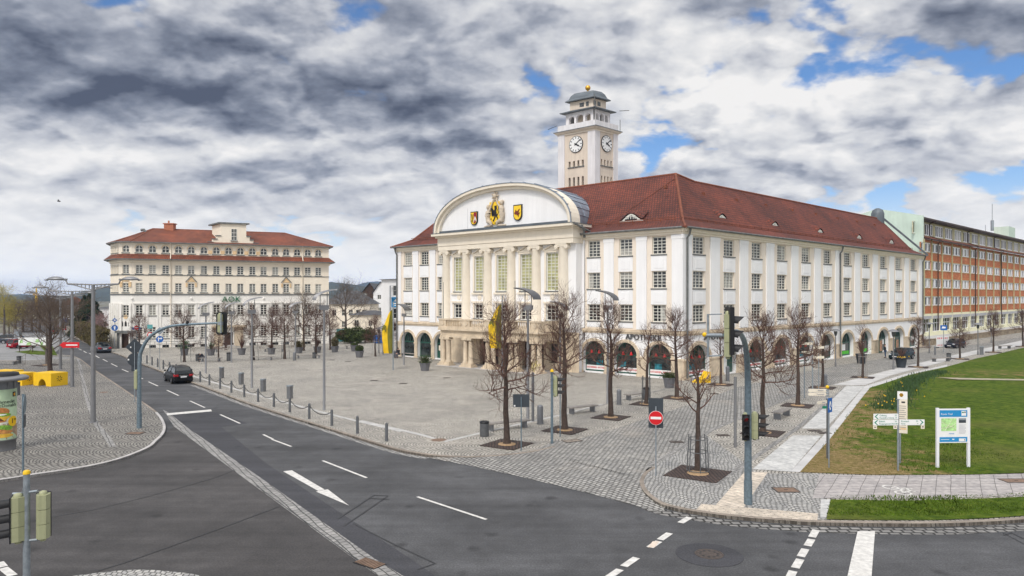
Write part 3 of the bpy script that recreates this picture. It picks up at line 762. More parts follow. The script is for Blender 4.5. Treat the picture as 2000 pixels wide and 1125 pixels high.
def add_curtain(o, proto, kind):
    key = (proto.data.name, kind)
    if key not in CURT:
        xs = [v.co.x for v in proto.data.vertices]; zs = [v.co.z for v in proto.data.vertices]; ys = min(v.co.y for v in proto.data.vertices)
        w = max(xs)-.05; h = max(zs)-.05; m = MB(); y = ys+.012
        if kind == 0: m.box(-w,w,y-.004,y,h*.55,h)
        elif kind == 1: m.box(w*.45,w,y-.004,y,.05,h)
        elif kind == 2: m.box(-w,w,y-.004,y,.05,h*.4)
        else: m.box(-w,w*-.05,y-.004,y,.05,h)
        me = m.mesh('curtain'); me.materials.append(M['curtain']); CURT[key] = me
    link_mesh('curtain', CURT[key], o)
def loc(Mx, t, o, z): return Mx @ Vector((t, o, z))
EAVE = 14.55
ROWS = ((12.15,13.86),(8.85,10.5),(5.56,7.22))
TA = [2.58,6.34,10.19,33.19,36.44,39.65]; WA = 1.5
TU = [2.69,8.32,14.04,19.8,25.91,31.93,38.06,44.26,50.66,56.8,63.24]
def wu(t): return 2.0+.4*t/63
def aru(t): return 1.85+.2*t/63
# walls
mb = MB(MA)
holes = [(t-WA/2,t+WA/2,a,b) for t in TA for a,b in ROWS]
arA = [(t-1.34,t+1.34,.25,3.43,1.33) for t in TA]
mb.wall(0,11.3,4.5,EAVE,[h for h in holes if h[0]<11],0,.25,0); mb.wall(31.4,La,4.5,EAVE,[h for h in holes if h[0]>31],0,.25,0)
mb.wall(0,11.3,0,4.5,[h for h in arA if h[0]<11],0,.6,1); mb.wall(31.4,La,0,4.5,[h for h in arA if h[0]>31],0,.6,1)
mb.M = MU
mb.wall(0,Lu,4.5,EAVE,[(t-wu(t)/2,t+wu(t)/2,a,b) for t in TU for a,b in ROWS],0,.25,0)
arU = [(t-aru(t),t+aru(t),.25,3.38,1.4) for t in TU if abs(t-8.32)>1]
mb.wall(0,Lu,0,4.5,arU+[(7.1,9.7,.2,2.6)],0,.6,1)
# back walls that close the wings
mb.M = None
b1 = MA @ Vector((La,-17,0)); 
def wl(p, q, z0, z1, mi): mb.add([(p.x,p.y,z0),(q.x,q.y,z0),(q.x,q.y,z1),(p.x,p.y,z1)], [(0,1,2,3)], mi)
pL = MA @ Vector((La,0,0)); pLb = MA @ Vector((La,-17.5,0)); pU = MU @ Vector((Lu,0,0)); pUb = MU @ Vector((Lu,-13,0)); pI = MU @ Vector((17.5,-13,0))
wl(pL,pLb,0,EAVE,0); wl(pU,pUb,0,EAVE,1); wl(pLb,pI,0,EAVE,1); wl(pUb,pI,0,EAVE,1)
mb.build('wall', [M['cream'], M['white']], TH)
# pilasters, panels, belt course, cornice
pil = MB(); pan = MB(); belt = MB(); corn = MB(); pier = MB()
def mid(ts): return [(a+b)/2 for a, b in zip(ts, ts[1:])]
pil.M = pan.M = belt.M = corn.M = pier.M = MA
for t0, t1 in ((-.1,1.15),(3.9,5.05),(7.7,8.9),(11.35,12.2),(31.5,31.95),(34.3,35.35),(37.55,38.6),(41.0,La)):
    pil.cut(); pil.box(t0,t1,.003,.12,4.78,13.75); pil.box(t0-.05,t1+.05,.003,.15,13.55,13.95)
for t in TA:
    for z0, z1 in ((4.9,5.4),(7.26,8.7),(10.54,12.0)):
        pan.cut(); pan.box(t-.85,t+.85,.003,.05,z0,z1); pan.box(t-.5,t+.5,.05,.075,z0+.25,z1-.25) if z1-z0>1 else None
for a, b in ((-.1,12.3),(31.4,La)):
    belt.cut(); belt.box(a,b,.0,.16,4.46,4.62); belt.box(a,b,.0,.10,4.62,4.74); belt.box(a,b,.0,.08,4.3,4.46)
    corn.cut(); corn.box(a,b,.0,.2,13.98,14.2); corn.box(a-.1,b+.1,.0,.38,14.2,14.42); corn.box(a-.1,b+.1,.0,.5,14.42,EAVE+.02)
ring_ = MB(MA)
for t in TA: ring_.cut(); ring_.arcband(t,1.345,1.335,2.1,.3,.003,.12,18)
for a, b in ((-.12,1.24),(3.92,5.0),(7.68,8.85),(11.53,12.3),(34.53,35.1),(37.78,38.31),(40.99,La),(31.4,31.85)):
    pier.cut(); pier.box(a,b,.003,.1,0,1.95); pier.box(a-.05,b+.05,.003,.16,1.95,2.12); pier.box(a-.04,b+.04,.003,.18,0,.35)
pil.M = pan.M = belt.M = corn.M = pier.M = MU
md = [0.55] + mid(TU) + [66.4]
for i, t in enumerate(md):
    w = .86 if 0 < i < len(md)-1 else .8
    pil.cut(); pil.box(t-w,t+w,.003,.12,4.78,13.75); pil.box(t-w-.05,t+w+.05,.003,.15,13.55,13.95)
for t in TU:
    w = wu(t)/2+.15
    for z0, z1 in ((4.9,5.4),(7.26,8.7),(10.54,12.0)):
        pan.cut(); pan.box(t-w,t+w,.003,.05,z0,z1)
        if z1-z0 > 1: pan.box(t-w*.55,t+w*.55,.05,.075,z0+.25,z1-.25)
belt.cut(); belt.box(-.1,Lu,.0,.16,4.46,4.62); belt.box(-.1,Lu,.0,.10,4.62,4.74); belt.box(-.1,Lu,.0,.08,4.3,4.46)
corn.cut(); corn.box(-.1,Lu,.0,.2,13.98,14.2); corn.box(-.1,Lu,.0,.38,14.2,14.42); corn.box(-.1,Lu,.0,.5,14.42,EAVE+.02)
for t in TU:
    if abs(t-8.32) > 1: ring_.M = MU; ring_.cut(); ring_.arcband(t,aru(t)+.005,1.405,1.98,.34,.003,.12,18)
eds = [-.12]+[x for h in sorted(arU+[(7.1,9.7)]) for x in (h[0],h[1])]+[Lu]
for a, b in zip(eds[0::2], eds[1::2]):
    pier.cut(); pier.box(a,b,.003,.1,0,1.85); pier.box(a-.05,b+.05,.003,.16,1.85,2.0); pier.box(a-.04,b+.04,.003,.18,0,.35)
pil.build_each('pilaster', M['white'], TH); pan.build_each('wall_panel', M['white'], TH); belt.build_each('belt_course', M['stone'], TH); corn.build_each('cornice', M['ivory'], TH); pier.build_each('pier', M['stone'], TH); ring_.build_each('arch_ring', M['stone'], TH)
# windows
wA = window_proto('window', WA, 1.68, 3, 5, M['frame_white'])
wU = window_proto('window', 2.0, 1.68, 3, 5, M['frame_white'])
def glpick(row): return rt.choice(['gl2','gl2','gl3','gl1'] if row < 2 else ['gl1','gl1','gl1','gl2'])
for t in TA:
    for r, (a, b) in enumerate(ROWS): (lambda o: add_curtain(o, wA, rt.randrange(4)) if rt.random() < .42 else None)(put_window(wA, TH, loc(MA,t,0,a), ANG_A, 1, glpick(r)))
for t in TU:
    for r, (a, b) in enumerate(ROWS): (lambda o: add_curtain(o, wU, rt.randrange(4)) if rt.random() < .42 else None)(put_window(wU, TH, loc(MU,t,0,a), ANG_U, wu(t)/2.0, glpick(r if rt.random()<.6 else 2)))
# arcade shop fronts
def shop(t, w, rise, sp, Mx, ang, kind):
    h = sp+rise-.25
    mb = MB(); d0, d1 = -.56, -.46; e = .1
    mb.box(-w,-w+e,d0,d1,0,sp-.25); mb.box(w-e,w,d0,d1,0,sp-.25); mb.box(-w+e,w-e,d0,d1,0,.18); mb.box(-w+e,w-e,d0,d1,sp-.32,sp-.16)
    mb.arcband(0,w-e,rise-e,sp-.25,e,d0,d1,14)
    for i in (-2,-1,0,1,2):
        x = i*w/3; mb.box(x-.03,x+.03,d0+.02,d1+.01,sp-.16,sp-.25+rise*math.sqrt(1-(x/w)**2)-e)
    if kind == 'door':
        mb.box(-.05,.05,d0,d1+.02,.18,sp-.32); mb.box(.05,w-e,d0+.04,d0+.07,.18,.9); mb.box(w*.2-.03,w*.2+.03,d0,d1,.18,sp-.32)
    f = mb.build('shop_window', M['frame_green'], TH); f.location = loc(Mx,t,0,.25); f.rotation_euler = (0,0,ang)
    g = MB(); n = 14; pts = [(-w+.03,.03),(w-.03,.03)] + [((w-.03)*math.cos(math.pi*k/n), sp-.25+(rise-.03)*math.sin(math.pi*k/n)) for k in range(n+1)]
    g.add([(x,d0+.03,z) for x,z in pts], [tuple(range(len(pts)))]); g.build('pane', M['gl_shop'], f)
    if kind == 'pharmacy':
        b = MB(); b.box(-w+.12,w-.12,d1,d1+.03,.16,.62); b.build('banner', M['white_sign'], f)
        text_on('KATHARINEN  APOTHEKE', .27, Matrix.Translation((0,d1+.04,.39)) @ Matrix.Rotation(math.pi,4,'Z'), M['red'], f, 'banner_lettering', xs=.74 if w<1.5 else 1.0)
        for x in (-.33*w, .38*w):
            l = MB(); l.lathe([(.02,.36),(.07,.3),(.11,.16),(.17,.04),(.17,0)], 12, (x,d1+.12,sp-.2)); l.build('red_bell', M['red'], f)
        p = MB(); px = rt.uniform(-.5,.3)*w; p.box(px-.1,px+.62*w*.8,d0+.035,d0+.05,.64,1.2); p.build('poster', M['gl_teal'], f)
    if kind == 'grocer':
        p = MB(); p.box(-w+.2,w-.2,d0+.035,d0+.05,.2,.62); p.build('green_poster', plain('fresh_green_print',(.08,.5,.03)), f)
        p = MB(); p.box(-w*.3,w*.45,d0+.035,d0+.05,.7,1.5); p.build('white_poster', M['white_sign'], f)
    if kind == 'door':
        p = MB(); p.box(w*.25,w*.8,d0+.075,d0+.09,.95,1.6); p.build('poster', M['cream_sign'], f)
        p = MB(); p.box(-w*.85,-w*.2,d0+.035,d0+.05,.9,1.6); p.build('poster', M['white_sign'], f)
for t, k in zip(TA, ['pharmacy']*3+['door','plain','plain']): shop(t,1.34,1.33,2.1,MA,ANG_A,k)
for t, k in zip([x for x in TU if abs(x-8.32)>1], ['pharmacy','pharmacy','pharmacy','pharmacy','door','grocer','grocer','door','plain','door']): shop(t,aru(t),1.4,1.98,MU,ANG_U,k)
mb = MB(MU); mb.box(7.1,8.6,-.5,-.42,.2,2.6); mb.build('entrance_panel', M['white_sign'], TH)
mb = MB(MU); mb.box(8.6,9.7,-.5,-.44,.2,2.6); mb.build('entrance_door', M['frame_green'], TH)
mb = MB(MU); mb.box(7.15,9.65,-.44,.35,2.35,2.62); mb.build('entrance_canopy', M['lead'], TH)
# lettering above the arcade
text_on('APOTHEKE', .8, Matrix.Translation(loc(MA,4.3,.1,4.0)) @ Matrix.Rotation(ANG_A+math.pi,4,'Z'), M['letters'], TH, 'shop_lettering', ext=.06)
text_on('APOTHEKE', .8, Matrix.Translation(loc(MU,6.1,.1,4.0)) @ Matrix.Rotation(ANG_U+math.pi,4,'Z'), M['letters'], TH, 'shop_lettering', ext=.06, xs=1.3)
# ---- roof
OV = .62
def W(Mx, t, o, z): return (Mx @ Vector((t,o,z))) + CC
PK = Vector((17.9,77.4,21.45))
zE = EAVE+.04
C_e = Vector((CC.x, CC.y, 0)) + (Vector((na.x+nu.x, na.y+nu.y, 0)).normalized()*OV*1.36); C_e.z = zE
# second ring: where the slope steepens above the flared foot
fl = 1.5; zF = zE+1.0
def inA(t, d, z): return W(MA, t, -d, z)
def inU(t, d, z): return W(MU, t, -d, z)
kC = (PK - C_e); C_f = C_e + kC*((fl+OV)/(7.6+OV)); C_f.z = zF
A1 = inA(La+OV, -OV, zE); A1f = inA(La-fl, fl, zF); A1b = inA(La+OV, 17.5+OV, zE); A1bf = inA(La-fl, 17.5-fl, zF)
RA = inA(38.3, 8.95, 21.35)       # ridge end of the short wing
U1 = inU(Lu+.1, -OV, zE); U1f = inU(Lu+.1, fl, zF); RU = W(MU, Lu+.1, -6.44, 21.0); U1b = inU(Lu+.1, 13.3, zE)
RK = W(MU, 12.0, -6.44, 21.0)   # where the long ridge leaves the peak
Ib = inU(15.0, 13.3, zE); Lb = A1b
roof_mesh('roof', [((C_e,A1,A1f,C_f),0),((C_f,A1f,RA,PK),0),((A1,A1b,A1bf,A1f),0),((A1f,A1bf,RA),0),
    ((C_e,U1,U1f,C_f),0),((C_f,U1f,RU,RK),0),((C_f,RK,PK),0),((RK,RU,U1b,Ib),0),((PK,RA,Lb,Ib),0),((PK,RK,Ib),0)], [M['roof']], TH, CC)
mb = MB(); 
def rt_line(p, q, r=.13, m=mb): m.tube([p-CC, q-CC], r, 6)
rt_line(C_e,C_f); rt_line(C_f,PK,.16); rt_line(PK,RA); rt_line(A1f,RA); rt_line(A1,A1f); rt_line(PK,RK); rt_line(RK,RU)
for a, b in ((inU(27,fl,zF),W(MU,22,-6.3,20.9)),(inU(45,fl,zF),W(MU,40,-6.3,20.9)),(inA(9.6,fl,zF),inA(4.9,8.6,21.2))): rt_line(a,b,.03)
mb.build('ridge_tiles', M['ridge'], TH)
mb = MB()
for Mx, n_, L in ((MA,1,La),(MU,1,Lu)):
    for z, o in ((zE-.02, OV+.04),):
        mb.tube([Mx @ Vector((-.2,o,z)), Mx @ Vector((L+.3,o,z))], .11, 6)
mb.build('gutter', M['lead'], TH)
mb = MB()
for Mx, L, t0, t1 in ((MA,La,1.5,11.3),(MA,La,32.5,40.5),(MU,Lu,1.5,Lu-.5)):
    for dz in (.12,.3): mb.tube([Mx @ Vector((t0,-fl+.25,zF+dz-.1)), Mx @ Vector((t1,-fl+.25,zF+dz-.1))], .035, 4)
    t = t0
    while t < t1: mb.box(0,0,0,0,0,0) if False else mb.tube([Mx @ Vector((t,-fl+.25,zF-.2)), Mx @ Vector((t,-fl+.25,zF+.25))], .04, 4); t += 1.6
mb.build('snow_guard', M['roof_dark'] if 'roof_dark' in M else M['ridge'], TH)
mb = MB()
for Mx, t in ((MU,.35),(MU,35.3),(MU,Lu-.5),(MA,12.15),(MA,La-.3)):
    mb.cut(); mb.tube([Mx @ Vector((t,OV,zE-.1)), Mx @ Vector((t,.45,13.9)), Mx @ Vector((t,.24,13.6)), Mx @ Vector((t,.24,.3))], .1, 8)
mb.build_each('downpipe', M['lead'], TH)
# eyebrow dormers
def eyebrow(Mx, t, slope, d=2.1, w=1.45):
    z = zF + slope*(d-fl)
    cw = 1.3; n = 16
    def prof(x): return .72*math.cos(math.pi*x/(2*w))**2
    f = MB(Mx); pts = [(x0, prof(x0)) for x0 in [w*(2*k/n-1) for k in range(n+1)]]
    # tiled hood: the front curve dies away into the slope behind
    vs = []; fs = []
    for j, q in enumerate((0,.5,1.0)):
        for x, hh in pts: vs.append(W(Mx, t+x, -(d-.1+q*1.15), z-.02+hh*(1-q**1.5)*.98+slope*(q*1.15)*1.0))
    polys = []
    for j in range(2):
        for k in range(n): polys.append(((vs[j*(n+1)+k],vs[j*(n+1)+k+1],vs[(j+1)*(n+1)+k+1],vs[(j+1)*(n+1)+k]),0))
    h = roof_mesh('eyebrow_dormer', polys, [M['roof']], TH, CC)
    g = MB(Mx); g.add([(t+x,-(d-.02),z-.15+hh-.05) for x,hh in pts]+[(t+w,-(d-.02),z-.6),(t-w,-(d-.02),z-.6)], [tuple(range(n+3))]); g.build('dormer_front', M['frame_white'], h)
    g = MB(Mx); q = [(x*.5,hh*.72) for x,hh in pts]; q0 = q[0][1]
    g.add([(t+x,-(d-.05),z-.02+hh-.12) for x,hh in q]+[(t+q[-1][0],-(d-.05),z+.02),(t+q[0][0],-(d-.05),z+.02)], [tuple(range(n+3))]); g.build('pane', M['gl1'], h)
    g = MB(Mx); 
    for x in (-.3,0,.3): g.box(t+x-.03,t+x+.03,-(d-.05),-(d-.09),z-.02,z+.52-.3*abs(x))
    g.box(t-.65,t+.65,-(d-.05),-(d-.09),z+.2,z+.25); g.build('glazing_bars', M['frame_white'], h)
sU = (21.0-zF)/(6.44-fl); sA = (21.35-zF)/(8.95-fl)
for t in (10.5,22.3,34.6,47.4,60.0): eyebrow(MU, t, sU)
for t in (7.0,35.0): eyebrow(MA, t, sA)
mb = MB(MU)
for k in range(9): mb.cut(); mb.box(4+k*7.1,4.3+k*7.1,-5.0,-4.7,zF+sU*(4.85-fl)-.05,zF+sU*(4.85-fl)+.28)
mb.build_each('roof_vent', M['ridge'], TH)
mb = MB(MU); mb.lathe([(1.0,0),(1.0,1.6),(.8,2.2),(.3,2.5),(.02,2.55)], 14, (Lu-.4,-6.6,20.2)); mb.build('ridge_turret', M['zinc_dark'], TH)
mb = MB(MU); mb.add([(Lu+.12,.7,zE-.1),(Lu+.42,.7,zE-.1),(Lu+.42,-6.44,21.3),(Lu+.12,-6.44,21.3),(Lu+.12,.7,zE+.25),(Lu+.42,.7,zE+.25),(Lu+.42,-6.44,21.7),(Lu+.12,-6.44,21.7)], [(0,1,2,3),(4,7,6,5),(0,4,5,1),(1,5,6,2),(2,6,7,3),(3,7,4,0)]); mb.build('verge_trim', M['zinc_dark'], TH)
# ---- the pedimented centre
PO = 1.2; tP0, tP1 = 11.6, 31.75; tm = (tP0+tP1)/2
mb = MB(MA)
WT = [14.72,18.36,21.93,25.47,28.9]
ph = [(t-.85,t+.85,8.66,12.75) for t in WT]+[(t-.85,t+.85,5.48,7.15) for t in WT]
mb.wall(tP0,tP1,4.3,13.8,ph,PO,.3)
for t, s in ((tP0,-1),(tP1,1)):
    mb.add([(t,PO,0),(t,-.4,0),(t,-.4,15.7),(t,PO,15.7)], [(0,1,2,3)])
mb.wall(tP0,tP1,13.8,15.7,[],PO)
mb.build('portico_wall', M['white'], TH)
wt = window_proto('tall_window', 1.7, 4.09, 3, 11, M['frame_white'], .06, .1)
wl_ = window_proto('window', 1.7, 1.67, 3, 4, M['frame_white'])
for i, t in enumerate(WT):
    put_window(wt, TH, loc(MA,t,PO,8.66), ANG_A, 1, 'gl4'); put_window(wl_, TH, loc(MA,t,PO,5.48), ANG_A, 1, 'gl1')
mb = MB(MA)
for t in WT:
    mb.cut()
    for s in (-1,1): mb.box(t+s*.95-.12,t+s*.95+.12,PO+.003,PO+.09,8.5,12.95); mb.box(t+s*.95-.1,t+s*.95+.1,PO+.003,PO+.09,5.4,7.3)
    mb.box(t-1.07,t+1.07,PO+.003,PO+.12,12.78,13.0); mb.box(t-1.2,t+1.2,PO+.003,PO+.2,8.3,8.5); mb.box(t-1.15,t+1.15,PO+.003,PO+.22,7.3,7.5)
    mb.ext([(t-1.05,13.0),(t+1.05,13.0),(t,13.42)],PO+.003,PO+.1); 
    for s in (-1,1):
        mb.add([(t+s*1.16,PO+.02,12.98),(t+s*1.16,PO+.24,12.98),(t,PO+.24,13.46),(t,PO+.02,13.46),(t+s*1.16,PO+.02,13.09),(t+s*1.16,PO+.24,13.09),(t,PO+.24,13.58),(t,PO+.02,13.58)], [(0,1,2,3),(4,7,6,5),(0,4,5,1),(1,5,6,2),(2,6,7,3)])
    mb.box(t-1.16,t+1.16,PO+.02,PO+.2,12.98,13.06)
    mb.lathe([(.28,-.04),(.28,.04)],14,(0,0,0)) if False else mb.ext([(t+.3*math.cos(k*.524),7.95+.3*math.sin(k*.524)) for k in range(12)],PO+.003,PO+.07)
mb.build_each('window_surround', M['ivory'], TH)
def column(t, o, z0, z1, r, m, cap=True):
    mb = MB(MA); h = z1-z0
    mb.box(t-r*1.35,t+r*1.35,o-r*1.35,o+r*1.35,z0,z0+.22)
    mb.lathe([(r*1.28,.22),(r*1.28,.34),(r*1.08,.46),(r,.55),(r*.99,h*.4),(r*.86,h-.5),(r*.9,h-.45),(r*.9,h-.36)],18,(t,o,z0))
    if cap:
        mb.box(t-r*1.25,t+r*1.25,o-r*.9,o+r*1.02,z1-.16,z1)
        for s in (-1,1):
            mb.tube([(t+s*r*1.08,o-r*.85,z1-.32),(t+s*r*1.08,o+r*1.02,z1-.32)],.24,10); mb.tube([(t+s*r*1.08,o+r*1.02,z1-.32),(t+s*r*1.08,o+r*1.08,z1-.32)],.1,8)
        mb.box(t-r*1.05,t+r*1.05,o-r*.8,o+r*.95,z1-.34,z1-.16)
    else: mb.box(t-r*1.25,t+r*1.25,o-r*1.25,o+r*1.25,z1-.24,z1)
    mb.build('column', M[m], TH)
for t in (13.14,16.85,20.46,24.1,27.6,31.0): column(t, PO+.06, 4.8, 13.62, .58, 'ivory')
mb = MB(MA)
mb.box(tP0-.1,tP1+.1,PO-.6,PO+.68,13.62,14.1); mb.box(tP0-.06,tP1+.06,PO-.6,PO+.63,14.1,14.16); mb.box(tP0-.14,tP1+.14,PO-.6,PO+.74,14.16,15.15); mb.box(tP0-.3,tP1+.3,PO-.6,PO+1.0,15.15,15.35); mb.box(tP0-.5,tP1+.5,-.9,PO+1.5,15.35,15.62)
mb.box(tP0-.14,tP0,-.3,PO-.6,13.62,15.35); mb.box(tP1,tP1+.14,-.3,PO-.6,13.62,15.35)
mb.build('entablature', M['ivory'], TH)
mb = MB(MA); mb.box(tP0-.55,tP1+.55,-.9,PO+1.55,15.62,15.68); mb.box(tP0+.4,tP1-.4,PO+.5,PO+.95,15.68,15.95); mb.build('pediment_base', M['zinc_dark'], TH)
hw = (tP1-tP0)/2+.25; rise = 4.95; sp = 15.68
def esup(a): return (tm-(hw)*math.copysign(abs(math.cos(a))**.9, math.cos(a)), sp+rise*abs(math.sin(a))**.9)
n = 36; outer = [esup(math.pi*k/n) for k in range(n+1)]
def scale_in(d): return [(tm+(x-tm)*(1-d/hw), sp+(z-sp)*(1-d/rise)) for x,z in outer]
inner = scale_in(.62); face = scale_in(.3)
mb = MB(MA); mb.ext(inner, PO-.5, PO+.55); mb.build('tympanum', M['tympanum'] if 'tympanum' in M else M['white'], TH)
mb = MB(MA)
def bandx(o1, i1, a, b):
    for k in range(n):
        q = [i1[k],o1[k],i1[k+1],o1[k+1]]; vs = [(x,o,z) for o in (a,b) for x,z in q]
        mb.add(vs, [(0,1,3,2),(4,6,7,5),(1,5,7,3),(0,2,6,4)])
bandx(face, inner, PO-.4, PO+.95); bandx(outer, face, PO-.4, PO+1.3)
mb.build('gable_arch', M['ivory'], TH)
mb = MB(MA); o2 = scale_in(-.07)
def vault(p, q): return (tm+(p[0]-tm)*(1-.28*q), PO+1.36-(PO+8.9)*q, p[1])
for k in range(n):
    mb.add([(outer[k][0],PO+1.36,outer[k][1]),(outer[k+1][0],PO+1.36,outer[k+1][1]),(o2[k+1][0],PO+1.36,o2[k+1][1]),(o2[k][0],PO+1.36,o2[k][1])], [(0,1,2,3)])
    for q in range(8):
        a_, b_ = q/8, (q+1)/8
        mb.add([vault(o2[k],a_),vault(o2[k+1],a_),vault(o2[k+1],b_),vault(o2[k],b_)], [(0,1,2,3)], None, True)
    if k % 2 == 0: mb.tube([Vector(vault(o2[k],q/8))+Vector((0,0,.03)) for q in range(9)], .05, 4)
for q in (.2,.45,.7):
    mb.tube([Vector(vault(p,q))+Vector((0,0,.02)) for p in o2], .03, 4)
mb.build('barrel_roof', M['zinc'], TH)
mb = MB(MA); mb.tube([(tP0-.6,PO+1.2,15.6),(tP0-1.0,-.3,14.7)],.12,8); mb.tube([(tP0-.55,1.0,15.5),(tP0-.55,.6,14.9),(tP0-.55,.5,14.2)],.12,8); mb.build('roof_drain', M['lead'], TH)
mb = MB(MA); mb.box(26.9,26.93,PO+.55,PO+.56,15.9,18.4); mb.build('wall_crack', M['text_grey'], TH)
# ---- coats of arms
def shield(t, z, w, h, outline, fill, name, o0=PO+.56):
    pts = [(-.5,.5),(.5,.5),(.5,-.12)] + [(.5*math.cos(a),-.12-.38*math.sin(a)) for a in [math.pi*k/12 for k in range(1,12)]] + [(-.5,-.12)]
    Ms = MA @ Matrix(((-1,0,0,t),(0,1,0,0),(0,0,1,z),(0,0,0,1)))     # x to the right as the square sees it
    mb = MB(Ms); mb.ext([(x*w,y*h) for x,y in pts], o0, o0+.14); s = mb.build(name, M[outline], TH)
    mb = MB(Ms); mb.ext([(x*w*.84,y*h*.86+.0) for x,y in pts], o0+.14, o0+.17); mb.build('field', M[fill], s)
    return s, Ms, o0+.17
s, Ms, oo = shield(25.75,17.15,1.12,1.6,'shield_black','shield_gold','coat_of_arms')
mb = MB(Ms); mb.ext([(0.0,.66),(.46,.66),(.46,-.2),(.3,-.5),(0.0,-.65)],oo,oo+.02); mb.build('red_half', M['shield_red'], s)
mb = MB(Ms); mb.ext([(.03,-.28),(.24,.25),(.45,-.2),(.45,-.45),(.24,-.05),(.03,-.5)],oo+.02,oo+.04); mb.build('chevron', M['white_sign'], s)
mb = MB(Ms); mb.ext([(-.4,.5),(-.3,.5),(-.22,-.2),(-.28,-.2)],oo,oo+.02); mb.ext([(-.06,.5),(-.14,.5),(-.24,-.2),(-.19,-.2)],oo,oo+.02)
for cx in (-.3,-.16): mb.tube([(cx+.08*math.cos(k*.785),oo+.01,-.32+.1*math.sin(k*.785)) for k in range(9)],.025,4)
mb.build('shears', M['shield_black'], s)
s, Ms, oo = shield(19.05,17.3,1.25,1.78,'shield_black','shield_gold','coat_of_arms')
mb = MB(Ms); mb.ext([(-.42,-.02),(-.3,.08),(-.22,.34),(-.08,.14),(.1,.2),(.3,.42),(.36,.36),(.2,.06),(.2,-.1),(.36,.02),(.38,-.02),(.22,-.25),(.2,-.5),(.06,-.3),(-.14,-.18),(-.3,-.18)],oo,oo+.05); mb.build('beast_head', M['brown_fig'], s)
s, Ms, oo = shield(22.35,17.5,1.8,2.6,'shield_gold','shield_gold','coat_of_arms')
mb = MB(Ms)
L = [(-.1,.95),(.28,1.0),(.34,.6),(.2,.3),(.3,-.1),(.42,-.25),(.35,-.55),(.52,-.5),(.48,-1.0),(.32,-.55),(.12,-.4),(.0,-.72),(-.3,-1.0),(-.48,-.92),(-.2,-.75),(-.12,-.45),(-.05,-.2),(-.4,-.28),(-.6,-.12),(-.62,-.3),(-.42,-.42),(-.15,-.32),(-.22,.05),(-.2,.3),(-.45,.52),(-.62,.82),(-.72,.6),(-.5,.35),(-.25,.2),(-.08,.5)]
mb.ext([(x*.8,y*.86) for x,y in L],oo,oo+.07)
for x,y in ((-.62,-.62),(0,-1.12),(.25,-1.05),(-.2,-.9)): mb.ext([(x+.07*math.cos(k),y+.07*math.sin(k)) for k in range(6)],oo,oo+.05)
mb.tube([(.4,-.3,),(.55,0.0),(.45,.3),(.6,.6),(.5,.85)] and [(.3,oo+.03,-.3),(.5,oo+.03,.0),(.42,oo+.03,.35),(.55,oo+.03,.6),(.5,oo+.03,.8)],[.04,.05,.04,.06,.03],6)
mb.build('heraldic_beast', M['shield_black'], s)
for sd in (-1,1):                                   # the two kneeling supporters in carved stone
    mb = MB(Ms); o_ = PO+.75; up = .25 if sd > 0 else -.12
    mb.tube([(sd*.95,o_,.15+up),(sd*1.12,o_,-.3+up*.5),(sd*1.05,o_,-.75),(sd*.95,o_,-.95)],[.34,.3,.28,.3],10)
    mb.tube([(sd*.97,o_,.15+up),(sd*1.0,o_,.45+up),(sd*1.0,o_,.62+up)],[.36,.24,.12],10)
    mb.ball((sd*1.02,o_+.05,.85+up),(.22,.24,.28)); mb.ball((sd*1.05,o_-.02,.97+up),(.24,.24,.2))
    mb.tube([(sd*.85,o_+.08,.38+up),(sd*.5,o_+.1,.9+up*.4),(sd*.18,o_+.05,1.6)],[.15,.12,.08],8)
    mb.tube([(sd*1.2,o_+.05,.35+up),(sd*1.3,o_+.15,-.15+up),(sd*.85,o_+.25,-.28)],[.15,.12,.09],8)
    mb.tube([(sd*1.0,o_+.1,-.85),(sd*.5,o_+.2,-1.1),(sd*.45,o_+.15,-1.38)],[.27,.2,.15],9); mb.tube([(sd*.45,o_+.1,-1.4),(sd*1.2,o_,-1.42),(sd*1.65,o_,-1.45)],[.16,.13,.07],8)
    mb.build('kneeling_supporter', M['relief'], TH)
mb = MB(Ms); o_ = PO+.75
for k in range(7):
    a = k*.898; mb.ball((.42*math.cos(a),o_,1.95+.42*math.sin(a)),.12,7,4); mb.tube([(0,o_,1.95),(.42*math.cos(a),o_,1.95+.42*math.sin(a))],.07,5)
mb.ball((0,o_+.05,1.95),.27); mb.build('carved_wreath', M['relief'], TH)
# ---- porch with balcony
PF = 5.0; q0, q1 = 13.4, 28.45
mb = MB(MA); mb.box(q0+.2,q1-.2,PO,PF-.25,3.62,4.2); mb.box(q0-.05,q1+.05,PO,PF+.05,4.2,4.42); mb.box(q0,q1,PO,PF,4.42,4.55)
mb.box(q0+.1,q1-.1,PF-.75,PF-.15,3.4,3.62)
for t in (q1-.75,q0+.15): mb.box(t,t+.6,PO,PF-.75,3.4,3.62)
mb.build('porch_slab', M['stone'], TH)
mb = MB(MA)
def rail_solid(t0,t1): mb.box(t0,t1,PF-.35,PF-.05,4.55,5.5)
peds = [q1-.05-1.15, 24.05-.6, 20.7-.6, 17.3-.6, q0+.05]
for t in peds: rail_solid(t,t+1.15); mb.lathe([(.3,0),(.2,.06)],12,(t+.57,PF-.04,5.0)) if False else mb.ext([(t+.57+.28*math.cos(k*.785),5.02+.28*math.sin(k*.785)) for k in range(8)],PF-.05,PF+.02)
mb.box(q0,q1,PF-.42,PF+.02,5.36,5.52); mb.box(q0,q1,PF-.38,PF-.02,4.55,4.68)
for s0 in (q1-.4,q0+.08): mb.box(s0,s0+.3,PO,PF-.42,4.55,5.48)
mb.build('parapet', M['stone'], TH)
mb = MB(MA)
